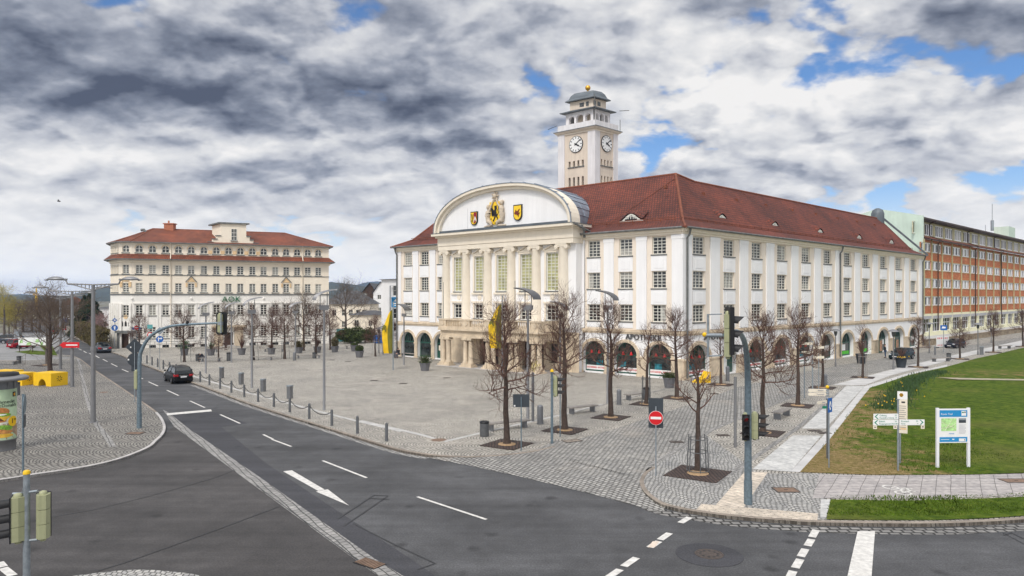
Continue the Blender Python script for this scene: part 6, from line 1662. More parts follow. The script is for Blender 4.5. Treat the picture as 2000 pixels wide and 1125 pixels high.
# --- banner flags
def flagpole(px, py, ytop, label, fz0, fz1, w, side):
    p = G(px,py,ZP); h = H+(HOR-ytop)/F*p.y-ZP; t = thing('flagpole', label, 'flagpole', p, 0, 'white banner poles on the square')
    mb = MB(); mb.tube([(0,0,0),(0,0,h)],[.075,.05],10); mb.ball((0,0,h+.05),.08); mb.build('pole', M['galv'], t)
    return t, p
t, p = flagpole(768,723,592,'white banner pole with yellow flag at the left end of the town hall',0,0,1,1)
def flag(p, z0, z1, w, s, label, dark=True):
    f = thing('banner_flag', label, 'flag', (p.x,p.y,ZP), 0, 'yellow banner flags'); n, m = 14, 8
    for nm, mm, u0, u1 in (('cloth','yellow_cloth',.45,1.0),('dark_half','olive_cloth',0.0,.45)):
        mb = MB(); vs = []
        for i in range(n+1):
            f_ = i/n; ww = w*(.35+1.5*f_ if f_ < .42 else 1.0)*(1 if f_ < .8 else 1-1.1*(f_-.8)); ww = min(ww, w*(1.0+.12*math.sin(f_*5)))
            for j in range(m+1):
                u = u0+(u1-u0)*j/m; vs.append((s*(.08+u*ww), .25*math.sin(u*6+f_*4)*(.2+f_*.6), z1+(z0-z1)*f_-.45*u*(1-f_) + .0))
        mb.add(vs, [(i*(m+1)+j,i*(m+1)+j+1,(i+1)*(m+1)+j+1,(i+1)*(m+1)+j) for i in range(n) for j in range(m)], None, True)
        o = mb.build(nm, M[mm], f)
    mb = MB(); c = (z0+z1)/2+.3; x = s*(.08+.7*w)
    mb.ext([(x-.22,c-.3),(x-.05,c-.1),(x+.1,c-.35),(x+.2,c-.3),(x+.1,c),(x+.2,c+.2),(x+.05,c+.4),(x-.12,c+.35),(x-.2,c+.1),(x-.3,c)],-.34,-.3); mb.build('emblem', M['olive_cloth'], f)
flag(p, .9+.9, 6.6, 1.15, -1, 'yellow banner flag with dark emblem hanging from the left pole by the town hall')
p2 = G(981,742,ZP); t = thing('flagpole','white banner pole with yellow flag in front of the balcony porch','flagpole',p2,0,'white banner poles on the square')
mb = MB(); mb.tube([(0,0,0),(0,0,7.9)],[.075,.05],10); mb.ball((0,0,7.95),.08); mb.build('pole', M['galv'], t)
flag(p2, 3.0, 7.3, 1.25, -1, 'yellow banner flag with dark emblem hanging in front of the balcony porch')
# --- bollards with chains along the kerb
CB = [(287,710),(297,713.3),(308,717),(319,721),(331,725.3),(344,729.8),(359,735),(374,740),(391,746),(409,752.3),(430,759.5),(452,767),(477,775.5),(504,784.6),(535,794.5),(566,805),(604,818),(648,831.5),(698,846.5),(755,861.5)]
mb = MB(); mb.lathe([(.095,0),(.085,.05),(.085,.9),(.07,.95),(.075,.98),(.02,1.0)],10); BOLL = mb.mesh('post'); BOLL.materials.append(M['bollard'])
BOLL.polygons.foreach_set('use_smooth', [True]*len(BOLL.polygons))
ordn = ['first','second','third','fourth','fifth','sixth','seventh','eighth','ninth','tenth','eleventh','twelfth','thirteenth','fourteenth','fifteenth','sixteenth','seventeenth']
pos = [G(a,b,ZP) for a,b in CB]
for i, p in enumerate(pos):
    if i < 3: lb = ['grey iron bollard without chain farthest from camera at the crossing','grey iron bollard without chain, second of three before the chain starts','grey iron bollard without chain just before the chain starts'][i]; t = thing('bollard', lb, 'bollard', p, 0, 'iron bollards along the kerb')
    elif i >= 18: t = thing('bollard', ['chainless bollard on the corner pavement, next after the chained row','chainless bollard nearest the camera on the corner pavement'][i-18], 'bollard', p, 0, 'iron bollards along the kerb')
    else: t = thing('bollard', 'chained iron bollard along the kerb, %s one counted from the near end' % ordn[17-i], 'bollard', p, 0, 'iron bollards along the kerb')
    link_mesh('post', BOLL, t)
    if 3 <= i < 17:
        d = pos[i+1]-p; mb = MB(); n = 12; q = []
        for k in range(n+1): f = k/n; q.append((d.x*f, d.y*f, .86-.36*(1-(2*f-1)**2)))
        mb.tube(q, .028, 5); mb.build('chain', M['chain'], t)
# --- square steel pillars and round-topped pillars
def pillar(px, py, h, w, label, dome=False, cat='pillar'):
    t = thing('steel_pillar', label, cat, G(px,py,ZP), R(-25), 'grey steel pillars on the square'); mb = MB()
    if dome: mb.lathe([(w/2,0),(w/2,h-w*.4),(w*.46,h-w*.2),(w*.3,h-.03),(.02,h)],16)
    else: mb.box(-w/2,w/2,-w/2,w/2,0,h-.1)
    mb.build('shaft', M['pillar_steel'], t)
    mb = MB()
    if dome: mb.lathe([(w/2+.03,0),(w/2+.03,.06)],16)
    else: mb.box(-w/2-.02,w/2+.02,-w/2-.02,w/2+.02,h-.1,h)
    mb.build('base_ring' if dome else 'cap', M['pillar_steel'] if dome else M['galv'], t)
for a in ((433,738.5,1.08,.31,'square grey pillar behind the chain, farthest of four'),(471,751,1.08,.32,'square grey pillar behind the chain, second of four from the far end'),(514,764.5,1.06,.32,'square grey pillar behind the chain beside the panel lamp pole'),(566,778.5,1.04,.33,'square grey pillar behind the chain, nearest of four')): pillar(*a)
pillar(1055,828,1.2,.38,'round-topped grey pillar behind the long bench near the road corner',True)
pillar(1612,755,1.1,.34,'round-topped grey pillar beside a tree near the footpath bend',True)
pillar(1209,790,1.12,.34,'stout grey pillar between panel lamp and short bench',True)
pillar(1421,744,1.4,.36,'grey pillar beside the tree hidden behind the hanging signal head',True)
pillar(513+62,704,1.05,.36,'short grey pillar beside the lamp before the office',True)
for px,lb in ((1915,'slim grey post beside the lantern lamp, left of a pair'),(1919,'slim grey post beside the lantern lamp, right of a pair'),(1826,'slim grey post by the rubble wall bollards')): pillar(px,693,1.15,.22,lb,False)
# --- benches
def bench(px, py, L, rz, label, w=.55, legs=.13):
    t = thing('bench', label, 'bench', G(px,py,ZP), rz, 'backless slatted benches'); mb = MB()
    for k in range(4): y = -w/2+k*(w-.1)/3; mb.box(-L/2,L/2,y,y+.1,.40,.48)
    mb.build('seat', M['benchwood'], t)
    for s in (-1,1): mb = MB(); mb.box(s*(L/2-.3)-legs/2,s*(L/2-.3)+legs/2,-w/2+.06,w/2-.06,0,.43); mb.build('leg', M['pillar_steel'], t)
for a in ((992,838,2.9,R(31),'long slatted bench beside the tree nearest the road corner'),(1137,806,2.4,R(33),'slatted bench between the second tree and the staked tree grates'),(1243,780,2.2,R(33),'slatted bench beside the staked slim young tree'),(1527,815,2.5,R(52),'slatted bench between two trees beside the pale footpath'),
    (1838,706,3.0,R(22),'slatted bench by the lawn edge near a round bin'),(1962,681,2.6,R(20),'slatted bench by the lawn at the right edge of the photo'),(8,712,3.2,R(-4),'slatted bench on the left square by the service lane'),
    (447,687,4.0,R(6),'long bench before the office entrance'),(412,706,2.6,R(4),'slatted bench where the bent figure sits'),(511,703.5,2.9,R(5),'slatted bench right of the tall lamp before the office'),(603,700,3.2,R(6),'slatted bench left of the tall nearest panel lamp'),(535,687,3.0,R(4),'bench behind the planter row right of the office entrance'),(688,681,2.2,R(4),'small bench behind the round-topped shrub planter'),(800,697,3.0,R(-40),'bench before the first arches of the town hall where a person sits')): bench(*a)
# --- litter bins
def bin_(px, py, h, r, label, m='bollard'):
    t = thing('litter_bin', label, 'litter bin', G(px,py,ZP), 0, 'round grey litter bins'); mb = MB(); mb.lathe([(r*.95,0),(r,.05),(r,h-.1)],14); mb.build('body', M[m], t)
    mb = MB(); mb.lathe([(r*1.04,h-.12),(r*1.06,h-.02),(r*.85,h),(r*.8,h-.08)],14); mb.build('rim', M['black'], t)
for a in ((946,852,.86,.26,'round grey litter bin at the end of the long bench near the corner'),(1262,781,.95,.25,'round dark litter bin behind the staked slim tree'),(1853,703,.85,.25,'round grey litter bin right of the bench by the lawn edge'),(37,710,.88,.25,'round grey litter bin on the left square beside the bench'),(33,772,1.05,.22,'grey bin half hidden by the advertising column'),(386,705,.82,.24,'round grey litter bin left of the bent sitting figure'),(614,700,.78,.25,'round grey litter bin at the end of the bench by the tall lamp'),(447,705,1.05,.27,'tall grey litter bin right of the bench of the sitting figure'),(694,682,.8,.22,'small grey litter bin behind the shrub planter')): bin_(*a)
# --- planters
def planter(px, py, w, h, label, plant, sq=True, group='grey tapered planters', m='planter'):
    t = thing('planter', label, 'planter', G(px,py,ZP), .3, group); mb = MB(); n = 8 if sq else 18
    mb.lathe([(w*.36,0),(w*.5,h-.08),(w*.54,h-.08),(w*.54,h),(w*.48,h),(w*.46,h-.1)],n,smooth=not sq); mb.build('pot', M[m], t)
    mb = MB()
    kind, hh, mm = plant
    if kind == 'ball': leaves(mb, lambda r: (lambda u: Vector((u.x*w*.5,u.y*w*.5,h+hh*.35+u.z*hh*.5)))(Vector((r.gauss(0,1),r.gauss(0,1),r.gauss(0,1))).normalized()*r.random()**.3), 1300, .07, rl_)
    elif kind == 'spray':
        for k in range(90):
            a = rl_.random()*6.28; q = rl_.random()**.5*w*.6; z = hh*rl_.uniform(.4,1); mb.tube([(0.3*q*math.cos(a),.3*q*math.sin(a),h-.1),(q*math.cos(a)*.8,q*math.sin(a)*.8,h+z*.6),(q*1.3*math.cos(a),q*1.3*math.sin(a),h+z)],[.015,.012,.006],3)
        leaves(mb, lambda r: Vector((r.gauss(0,w*.3),r.gauss(0,w*.3),h+hh*r.random()**1.5*.7)), 500, .07, rl_)
    elif kind == 'twigs':
        for k in range(60):
            a = rl_.random()*6.28; q = rl_.random()*w*.7; z = hh*rl_.uniform(.4,1); mb.tube([(0,0,h-.1),(q*math.cos(a)*.5,q*math.sin(a)*.5,h+z*.5),(q*math.cos(a),q*math.sin(a),h+z)],[.03,.02,.008],3)
    mb.build('foliage', M[mm], t)
    mb = MB(); mb.lathe([(w*.46,h-.1),(w*.46,h-.06)],n); mb.build('soil', M['wood_dark'], t); return t
for a in ((830,724,1.15,.86,'grey planter with spiky grass plant before the porch steps',('spray',1.0,'shrub')),(702,698,1.12,.86,'grey planter with rounded clipped shrub on the open square',('ball',.9,'shrub')),(1307,757,1.1,.88,'grey planter with low dark shrub at the pharmacy corner',('spray',.6,'shrub')),
  (412,694,1.1,.88,'grey planter near the bent figure left of the office entrance',('twigs',1.2,'daff')),(472,693,1.1,.88,'grey planter right of the office entrance',('twigs',2.2,'twig')),(530,692,1.1,.88,'grey planter under a bare tree, midway along the office',('twigs',.6,'twig')),(584,690,1.1,.88,'grey planter beside the large tree near the right end of the office',('spray',1.2,'hedge')),(620,689,1.1,.88,'grey planter behind the tall nearest panel lamp',('twigs',2.0,'twig')),(654,688,1.1,.88,'grey planter with brownish shrub at the office corner',('ball',1.6,'hedge')),(692,686,1.1,.88,'grey planter in front of the large trimmed shrub',('ball',.4,'shrub')),
  (360,694,1.1,.9,'small grey planter behind the staked tree before the office',('spray',1.4,'daff'))): planter(*a)
planter(1682,710,1.2,1.15,'round dark planter with tangled shrub before the sixth arch',('twigs',1.9,'twig'),False,'round dark planters','anthracite')
t = planter(1760,718,1.2,1.15,'round dark planter with yellow flowers before the parked teal car',('twigs',1.3,'twig'),False,'round dark planters','anthracite')
mb = MB()
for k in range(20): mb.ball((rl_.gauss(0,.25),rl_.gauss(0,.25),1.12+rl_.uniform(0,.14)),.06,5,3)
mb.build('flowers', M['yellow'], t)
# --- yellow blocks on the left square and the yellow wedge by the pharmacy
def yblock(px, py, L, w, h, rz, label, arch=True):
    t = thing('yellow_block', label, 'play block', G(px,py,ZP), rz, 'yellow play blocks'); mb = MB()
    if arch:
        pts = [(-L/2,0),(-.5,0)]+[(-.5*math.cos(math.pi*k/10),.62*math.sin(math.pi*k/10)) for k in range(1,10)]+[(.5,0),(L/2,0),(L/2,h),(-L/2,h)]
        mb.ext(pts,-w/2,w/2)
    else: mb.box(-L/2,L/2,-w/2,w/2,0,h)
    o = mb.build('block', M['yellow'], t)
    mb = MB()
    for k in range(7):
        a = k*.9; mb.tube([(L/2+.012,.12*math.cos(a),h*.55+.12*math.sin(a)),(L/2+.012,.26*math.cos(a+.4),h*.55+.26*math.sin(a+.4))],.022,4)
    mb.build('painted_mark', M['black'], t)
    return t
yblock(99,752,2.3,1.55,1.15,R(-22),'yellow arched play block with small black mark on the left square')
yblock(38,751,2.2,1.4,1.1,R(-14),'yellow play block behind the cap of the advertising column',False); yblock(17,742,2.2,1.2,.95,R(-14),'flat yellow play block farthest left behind the advertising column',False)
t = thing('yellow_wedge','bright yellow sloping play wedge before the pharmacy corner','play wedge',G(1372,747,ZP),R(20)); mb = MB()
mb.ext([(-.85,0),(.6,0),(.6,.98),(.42,1.02),(.05,.5),(-.8,.12)],-.42,.42); mb.build('wedge', M['yellow'], t)
mb = MB(); mb.ext([(.05,.42),(.45,.95),(.58,.9),(.25,.28)],-.44,-.425); mb.build('side_groove', M['ornament'], t)
# --- advertising column
p = G(2,878,ZP); p = Vector((p.x,p.y,ZP)); AC = thing('advertising_column','round advertising column with a burger poster and dark disc cap','advertising column',p); r = .68
mb = MB(); mb.lathe([(r*.95,0),(r*.95,.5),(r+.03,.52),(r+.03,.58)],32); mb.build('plinth', M['steel'], AC)
mb = MB(); mb.lathe([(r,.58),(r,3.15)],48); mb.build('drum', plain('poster_green',(.45,.58,.38),.5,.35,1.2), AC)
mb = MB(); mb.lathe([(r*.98,3.15),(r*.98,3.58)],32); 
for k in range(12): a = k*.5236; mb.boxc((r*math.cos(a),r*math.sin(a),3.36),(.05,.05,.42),None,a)
mb.build('neck', M['pillar_steel'], AC)
mb = MB(); mb.lathe([(1.14,3.58),(1.2,3.62),(1.2,3.72),(1.1,3.78),(.8,3.82)],40); mb.build('cap', M['steel'], AC)
mb = MB(); mb.lathe([(.8,3.82),(.76,3.96),(.1,4.0)],32); mb.build('cap_disc', M['black'], AC)
ta = math.atan2(-p.y,-p.x)     # the side of the drum that faces the square's corner
def curved(name, pts, m, lift, ang0=0.35):
    """a printed patch wrapped on the drum: outline in (metres along the drum, height)"""
    mb = MB(); rr = r+lift
    def Q(x,z): a = ta+ang0+x/rr; return (rr*math.cos(a), rr*math.sin(a), z)
    c = (sum(x for x,_ in pts)/len(pts), sum(z for _,z in pts)/len(pts)); n = len(pts); N = 4; out_ = []
    for k in range(n):
        (x0,z0),(x1,z1) = pts[k], pts[(k+1)%n]
        for j in range(N): f = j/N; out_.append((x0+(x1-x0)*f, z0+(z1-z0)*f))
    m_ = n*N; RG = 8; vs = [Q(c[0]+(x-c[0])*g/RG, c[1]+(z-c[1])*g/RG) for g in range(RG+1) for x,z in out_]
    mb.add(vs, [(g*m_+i,g*m_+(i+1)%m_,(g+1)*m_+(i+1)%m_,(g+1)*m_+i) for g in range(RG) for i in range(m_)])
    return mb.build(name, m, AC)
def blob(cx, cz, rx, rz, n=14, a0=0, a1=6.2832): return [(cx+rx*math.cos(a0+(a1-a0)*k/n), cz+rz*math.sin(a0+(a1-a0)*k/n)) for k in range(n)]
bun = plain('bun_brown',(.5,.2,.06),.5,.35,9.); pat = plain('patty_brown',(.12,.04,.02),.6,.3,9.); let = plain('lettuce_green',(.2,.4,.05),.5,.5,14.); che_ = plain('cheese_yellow',(.75,.45,.05),.5,.2,6.); cream_ = plain('poster_cream',(.72,.7,.6),.5,.2,2.)
curved('poster_ground', [(-.75,.6),(.75,.6),(.75,1.72),(-.75,1.72)], plain('poster_wood',(.38,.27,.17),.5,.3,5.), .004)
curved('poster_light', [(-.75,1.3),(.75,1.3),(.75,1.75),(-.75,1.75)], cream_, .006)
curved('burger_bun', blob(-.28,2.02,.42,.22), bun, .010); curved('burger_lettuce', blob(-.26,1.86,.48,.10), let, .012); curved('burger_sauce', blob(-.3,1.88,.3,.04), M['white_sign'], .014)
curved('burger_cheese', [(-.7,1.78),(.2,1.8),(-.1,1.55),(-.3,1.74)], che_, .016); curved('burger_patty', blob(-.34,1.66,.38,.11), pat, .012); curved('burger_heel', blob(-.34,1.55,.36,.07), bun, .010)
curved('salad_leaves', blob(-.2,1.18,.5,.16), let, .010); curved('chicken_strip', blob(-.3,1.02,.34,.11), bun, .014); curved('chicken_strip', blob(.0,.98,.3,.09), plain('crust_orange',(.55,.25,.07),.5,.3,9.), .016); curved('wrap_edge', blob(-.15,.8,.5,.1), che_, .012)
curved('price_roundel', blob(.32,1.5,.26,.27), M['yellow'], .02)
curved('logo_square', [(.3,2.75),(.52,2.75),(.52,3.0),(.3,3.0)], M['black'], .012); curved('logo_mark', blob(.41,2.87,.06,.08), M['gold'], .016)
def on_drum(body, size, x, z, m, lift=.03, ang0=.35):
    a = ta+ang0+x/r; me = text_mesh(body, size, .003, 'CENTER', M[m])
    for v in me.vertices:
        b = a + v.co.x/(r+lift); rr = r+lift+v.co.z; v.co = Vector((rr*math.cos(b), rr*math.sin(b), z+v.co.y))
    link_mesh('lettering', me, AC)
on_drum('schmeckt', .25, -.05, 2.52, 'black', .014); on_drum("McDonald's", .22, .03, 2.33, 'black', .014); on_drum('1', .34, .27, 1.5, 'black'); on_drum('99', .15, .42, 1.56, 'black')
# --- signs
def sign(name, label, cat, px, py, h, m='galv', r=.03, rz=0.0, group=None, z0=ZP):
    t = thing(name, label, cat, G(px,py,z0), rz if rz else -math.atan((px-1000)/F)*.9, group); mb = MB(); mb.tube([(0,0,0),(0,0,h)],r,8); mb.build('pole', M[m], t); return t
def plate(t, pts, z, m, y=-.05, th=.012, name='sign_plate', scale=1.0, back=None):
    mb = MB(); mb.ext([(x*scale,zz*scale+z) for x,zz in pts], y-th, y); o = mb.build(name, M[m], t); return o
CIRC = [(math.cos(2*math.pi*k/28),math.sin(2*math.pi*k/28)) for k in range(28)]; SQR = [(-1,-1),(1,-1),(1,1),(-1,1)]; DIA = [(0,-1),(1,0),(0,1),(-1,0)]
t = sign('no_entry_sign','red round no entry sign with dark square panel behind, near the crossing','traffic sign',1281,929,3.05)
plate(t,[(-.32,-.66),(.32,-.66),(.32,.66),(-.32,.66)],2.75,'anthracite',.07); plate(t,CIRC,2.55,'red',-.04,.012,'sign_plate',.30); plate(t,CIRC,2.55,'white_sign',-.035,.008,'rim',.315); plate(t,[(-.23,-.055),(.23,-.055),(.23,.055),(-.23,.055)],2.55,'white_sign',-.053,.004,'bar')
t = sign('road_sign','dark rectangular sign seen from behind beside the first tree','traffic sign',1018,880,2.75,'galv_blue'); plate(t,[(-.42,-.33),(.42,-.33),(.42,.33),(-.42,.33)],2.55,'anthracite',.06); plate(t,[(-.38,-.3),(-.3,-.3),(-.3,-.22),(-.38,-.22)],2.55,'white_sign',-.066 if False else .045,.006,'sticker')
t = sign('priority_sign','diamond and round sign backs on a thin pole left of the curved mast','traffic sign',263,786,4.5,'galv'); plate(t,DIA,4.15,'anthracite',.05,.015,'sign_plate',.62); plate(t,CIRC,3.2,'anthracite',.05,.015,'sign_plate',.5); plate(t,SQR,2.55,'anthracite',.05,.015,'sign_plate',.22); plate(t,[(-.46,.0),(-.36,0),(-.36,.12),(-.46,.12)],3.15,'white_sign',-.0,.006,'sticker'); plate(t,[(-.3,-.02),(-.22,-.02),(-.22,.08),(-.3,.08)],4.1,'white_sign',.0,.006,'sticker')
t = sign('road_sign','sign post seen edge-on at the near left cobbles','traffic sign',45,925,3.55,'galv_blue',.045); t.rotation_euler = (0,0,R(117)); plate(t,CIRC,3.1,'galv_blue',-.05,.02,'sign_plate',.42); plate(t,SQR,2.35,'anthracite',-.05,.02,'sign_plate',.28)
t = sign('turn_sign','blue round arrow sign below white diamond beside the chain bollards','traffic sign',312,722,4.6); plate(t,CIRC,3.3,'blue',-.05,.015,'sign_plate',.36); plate(t,DIA,4.2,'white_sign',-.05,.012,'sign_plate',.5); plate(t,DIA,4.2,'galv',-.064,.004,'diamond_face',.42)
plate(t,[(-.22,-.3),(-.1,-.3),(-.1,.05),(.15,.05),(.15,-.08),(.36,.12),(.15,.32),(.15,.18),(-.22,.18)],3.3,'white_sign',-.067,.004,'arrow',.72); plate(t,[(-.3,.1),(-.02,.1),(-.16,.36)],3.3,'white_sign',-.067,.004,'arrow',.72)
t = sign('road_sign','round white sign with red rim beside the corner tree of the office','traffic sign',293,704,3.6); plate(t,CIRC,3.2,'red',-.05,.012,'sign_plate',.32); plate(t,CIRC,3.2,'white_sign',-.06,.006,'sign_face',.22); plate(t,[(-.3,-.25),(.3,-.25),(.3,.25),(-.3,.25)],4.2,'teal',-.05,.012,'sign_plate')
t = sign('no_entry_sign','small red round no entry sign before the office corner','traffic sign',267,690,4.0); plate(t,CIRC,3.6,'red',-.05,.012,'sign_plate',.3); plate(t,[(-.22,-.05),(.22,-.05),(.22,.05),(-.22,.05)],3.6,'white_sign',-.066,.004,'bar')
t = sign('street_sign','dark blue street name sign on a post at the office corner','street sign',258,686,3.6); plate(t,[(0,-.16),(1.1,-.16),(1.1,.16),(0,.16)],3.3,'blue',-.05,.012)
t = sign('pedestrian_sign','blue round sign with small symbol above, left of the office door','traffic sign',224,686,5.2); plate(t,CIRC,3.4,'blue',-.05,.012,'sign_plate',.42); plate(t,[(-.08,-.25),(.08,-.25),(.08,.07),(.2,.07),(0,.28),(-.2,.07),(-.08,.07)],3.4,'white_sign',-.066,.004,'arrow'); plate(t,DIA,4.5,'blue',-.05,.012,'sign_plate',.34); plate(t,SQR,4.5,'white_sign',-.066,.004,'sign_face',.11)
t = sign('bus_sign','blue sign by the road left of the forked trees','traffic sign',126,672,4.6,'galv',.05,0,None,0); plate(t,[(-.42,-.35),(.42,-.35),(.42,.35),(-.42,.35)],4.0,'blue',-.06,.02)
t = thing('arrow_sign','red arrow sign pointing left fixed to the second twin-armed lamp','direction sign',G(141,755.5,ZP)+Vector((0,0,3.68)),0); plate(t,[(-.95,0),(-.62,.3),(-.62,.24),(.75,.24),(.75,-.24),(-.62,-.24),(-.62,-.3)],0,'red',-.2,.03); mb = MB(); mb.box(-.4,.6,-.236,-.231,-.05,.05); mb.build('legend', M['white_sign'], t); mb = MB(); mb.box(-.16,.16,-.2,.0,-.1,.1); mb.build('bracket', M['steel'], t)
t = sign('parking_sign','blue square sign on a pole in front of the rubble wall','traffic sign',1843,688,3.9,'galv',.04); plate(t,[(-.42,-.36),(.42,-.36),(.42,.36),(-.42,.36)],3.5,'blue',-.05,.015); plate(t,[(-.25,-.1),(.2,-.1),(.28,.1),(-.15,.2)],3.5,'white_sign',-.067,.004,'pictogram')
t = sign('tourist_sign','small sign post near the footpath end at the arches','traffic sign',1571,778,3.3,'galv',.045); plate(t,[(-.25,-.1),(.25,-.1),(.25,.1),(-.25,.1)],3.2,'galv',-.05,.012)
t = thing('finger_sign','post with stacked cream finger boards on the square beyond the footpath','direction sign',G(1587,770,ZP)); mb = MB(); mb.tube([(0,0,0),(0,0,4.3)],.06,8); mb.build('pole', M['galv'], t)
for z,s in ((4.1,-1),(3.8,1),(3.4,-1),(3.0,1)): mb = MB(); mb.box(min(0,s*.9),max(0,s*.9),-.1,-.06,z-.1,z+.1); mb.build('finger_board', M['cream_sign'], t)
sign('sign_post','bare thin grey sign pole right of the finger boards','pole',1599,762,3.1,'galv',.035); sign('sign_post','bare grey steel pole left of the tall signal mast','pole',1436,874,3.7,'steel',.075); sign('sign_post','thin pole behind the second tree beside the signal post','pole',1094,853,3.2,'galv_blue',.03)
# way-finding post with cream fingers, blue sign pole beside it
t = thing('wayfinding_post','dark post with gilded knob and cream wayfinding fingers at the lawn corner','wayfinding post',G(1616,896,ZP)); mb = MB(); mb.tube([(0,0,0),(0,0,2.9)],.05,10); mb.build('pole', M['bollard'], t)
mb = MB(); 
for z in (2.9,3.03,3.16,3.28): mb.lathe([(.06,0),(.085,.04),(.06,.09)],12,(0,0,z))
mb.build('collar', M['galv'], t); mb = MB(); mb.ball((0,0,3.5),.085); mb.build('knob', M['yellow'], t)
for z,l,a,nm in ((3.33,.95,R(182),'Bahnhof'),(3.15,.95,R(182),'Touristinfo'),(2.78,.85,R(215),'Rathaus')):
    mb = MB(Matrix.Rotation(a,4,'Z')); mb.ext([(.05,z-.075),(l-.06,z-.075),(l,z-.03),(l,z+.03),(l-.06,z+.075),(.05,z+.075)],-.012,.012); f = mb.build('finger_board', M['cream_sign'], t)
    text_on(nm,.085,Matrix.Rotation(a+math.pi,4,'Z') @ Matrix.Translation((-.35,-.02,z)),M['text_grey'],f,'finger_lettering')
mb = MB(Matrix.Rotation(R(200),4,'Z')); mb.box(.04,.3,-.01,.01,2.45,2.58); mb.build('green_tag', M['green_text'], t)
t = sign('cycle_sign','blue square cycle sign on a grey pole at the lawn corner','traffic sign',1619,914,3.25,'galv'); t.rotation_euler = (0,0,R(42)); plate(t,[(-.21,-.33),(.21,-.33),(.21,.33),(-.21,.33)],2.9,'blue',-.045,.012); plate(t,[(-.12,-.2),(-.06,-.2),(.0,.02),(.08,-.18),(.13,-.16),(.05,.1),(-.04,.1)],2.98,'white_sign',-.06,.004,'pictogram'); plate(t,CIRC,2.74,'white_sign',-.06,.004,'pictogram',.06)
# cycle route signs
p = G(1754,919,ZP+.02); t = thing('cycle_route_sign','grey post with white and green cycle route finger boards on the lawn','direction sign',p,R(2)); mb = MB(); mb.tube([(0,0,0),(0,0,3.22)],.042,10); mb.box(-.05,.05,-.05,.05,3.2,3.24); mb.build('pole', M['galv'], t)
def route(x0, x1, z, left, l1, l2, n1, n2):
    mb = MB(); mb.box(x0,x1,-.075,-.055,z-.125,z+.125); f = mb.build('finger_board', M['white_sign'], t); mb = MB(); ax = x0+.05 if left else x1-.05; s = 1 if left else -1
    mb.ext([(ax,z),(ax+s*.12,z+.105),(ax+s*.18,z+.105),(ax+s*.06,z),(ax+s*.18,z-.105),(ax+s*.12,z-.105)],-.08,-.0755); mb.build('arrow', M['green_text'], f)
    lx = x0+.27 if left else x0+.07; rx = x1-.07 if left else x1-.3
    for body, x, zz, al, sz in ((l1,lx,z+.05,'LEFT',.105),(l2,lx,z-.06,'LEFT',.082),(n1,rx,z+.05,'RIGHT',.1),(n2,rx,z-.06,'RIGHT',.085)): text_on(body,sz,Matrix.Translation((x,-.079,zz)),M['green_text'],f,'board_lettering',al,.002)
route(-1.17,-.03,2.46,True,'Coburg','Neustadt b. Coburg','22','14'); route(-1.19,-.03,2.19,True,'Eisfeld','Mengersgereuth-Hämmern','30','7'); route(.03,1.18,2.19,False,'Kronach','Föritz','23','4')
for x in (-1.1,-.17,1.1):
    mb = MB(); mb.box(x-.085,x+.085,-.075,-.06,1.9,2.05); s = mb.build('route_badge', M['cream_sign'], t); mb = MB(); mb.ext([(x-.05,1.965),(x+.05,1.965),(x+.04,2.0),(x-.03,2.01)],-.08,-.0755); mb.build('badge_mark', M['black'], s)
# board on its own post behind
t = sign('trail_board','tall cream text board on a post behind the cycle route sign','information board',1758,905,2.3,'galv',.04); mb = MB(); mb.box(-.12,.3,-.09,-.06,1.45,3.42); b = mb.build('panel', M['cream_sign'], t); mb = MB(); mb.box(-.12,.3,-.094,-.0905,3.05,3.42); mb.build('panel_head', M['white_sign'], b)
mb = MB(); mb.ext([(.05+.09*math.cos(k),3.25+.1*math.sin(k)) for k in (0,1,2,3,4,5)],-.1,-.0945); mb.build('emblem', M['gold'], b); mb = MB(); mb.box(.05,.2,-.1,-.091,2.88,2.95); mb.build('headline', M['black'], b)
mb = MB()
for k in range(12): z = 2.72-.1*k; mb.box(-.05,.24-.06*(k%3==2),-.097,-.091,z,z+.028)
mb.build('text_lines', M['benchwood'], b); mb = MB(); mb.box(.02,.26,-.098,-.091,1.62,1.7); mb.build('red_line', M['ornament'], b)
# information board on two white posts
p = (G(1831,914,ZP+.02)+G(1891,911,ZP+.02))/2; t = thing('information_board','white framed information board with blue bands and a green map on the lawn','information board',p,R(3)); hw = .74
for s in (-1,1): mb = MB(); mb.box(s*hw-.055,s*hw+.055,-.05,.05,-.02,2.74); mb.build('post', M['pvc'], t)
mb = MB(); mb.box(-hw+.055,hw-.055,-.03,.03,1.13,2.7); pn = mb.build('panel', M['white_sign'], t)
def pbox(x0,x1,z0,z1,m,name,y=-.034,par=None): mb = MB(); mb.box(x0,x1,y-.004,y,z0,z1); return mb.build(name, M[m], par or pn)
hb = pbox(-.66,.66,2.33,2.64,'board_blue','header_band'); fb = pbox(-.66,.66,1.18,1.4,'board_blue','footer_band')
text_on('Rödental',.125,Matrix.Translation((-.6,-.045,2.47)),M['white_sign'],pn,'board_title','LEFT',.002) if False else text_on('Route Trail',.12,Matrix.Translation((-.6,-.045,2.46)),M['white_sign'],pn,'board_title','LEFT',.002)
pbox(.38,.6,2.38,2.6,'white_sign','logo_panel',-.04); pbox(.4,.49,2.51,2.56,'green_text','logo_mark',-.046); pbox(.51,.58,2.52,2.57,'black','logo_mark',-.046)
pbox(-.58,.14,1.68,2.26,'map_green','map'); mb = MB()
for q in ([(-.58,2.1),(-.3,1.95),(.1,1.8)],[(-.4,1.7),(-.2,2.0),(-.05,2.25)],[(-.58,1.8),(-.1,1.88),(.14,2.05)]): mb.tube([(x,-.041,z) for x,z in q],.008,4)
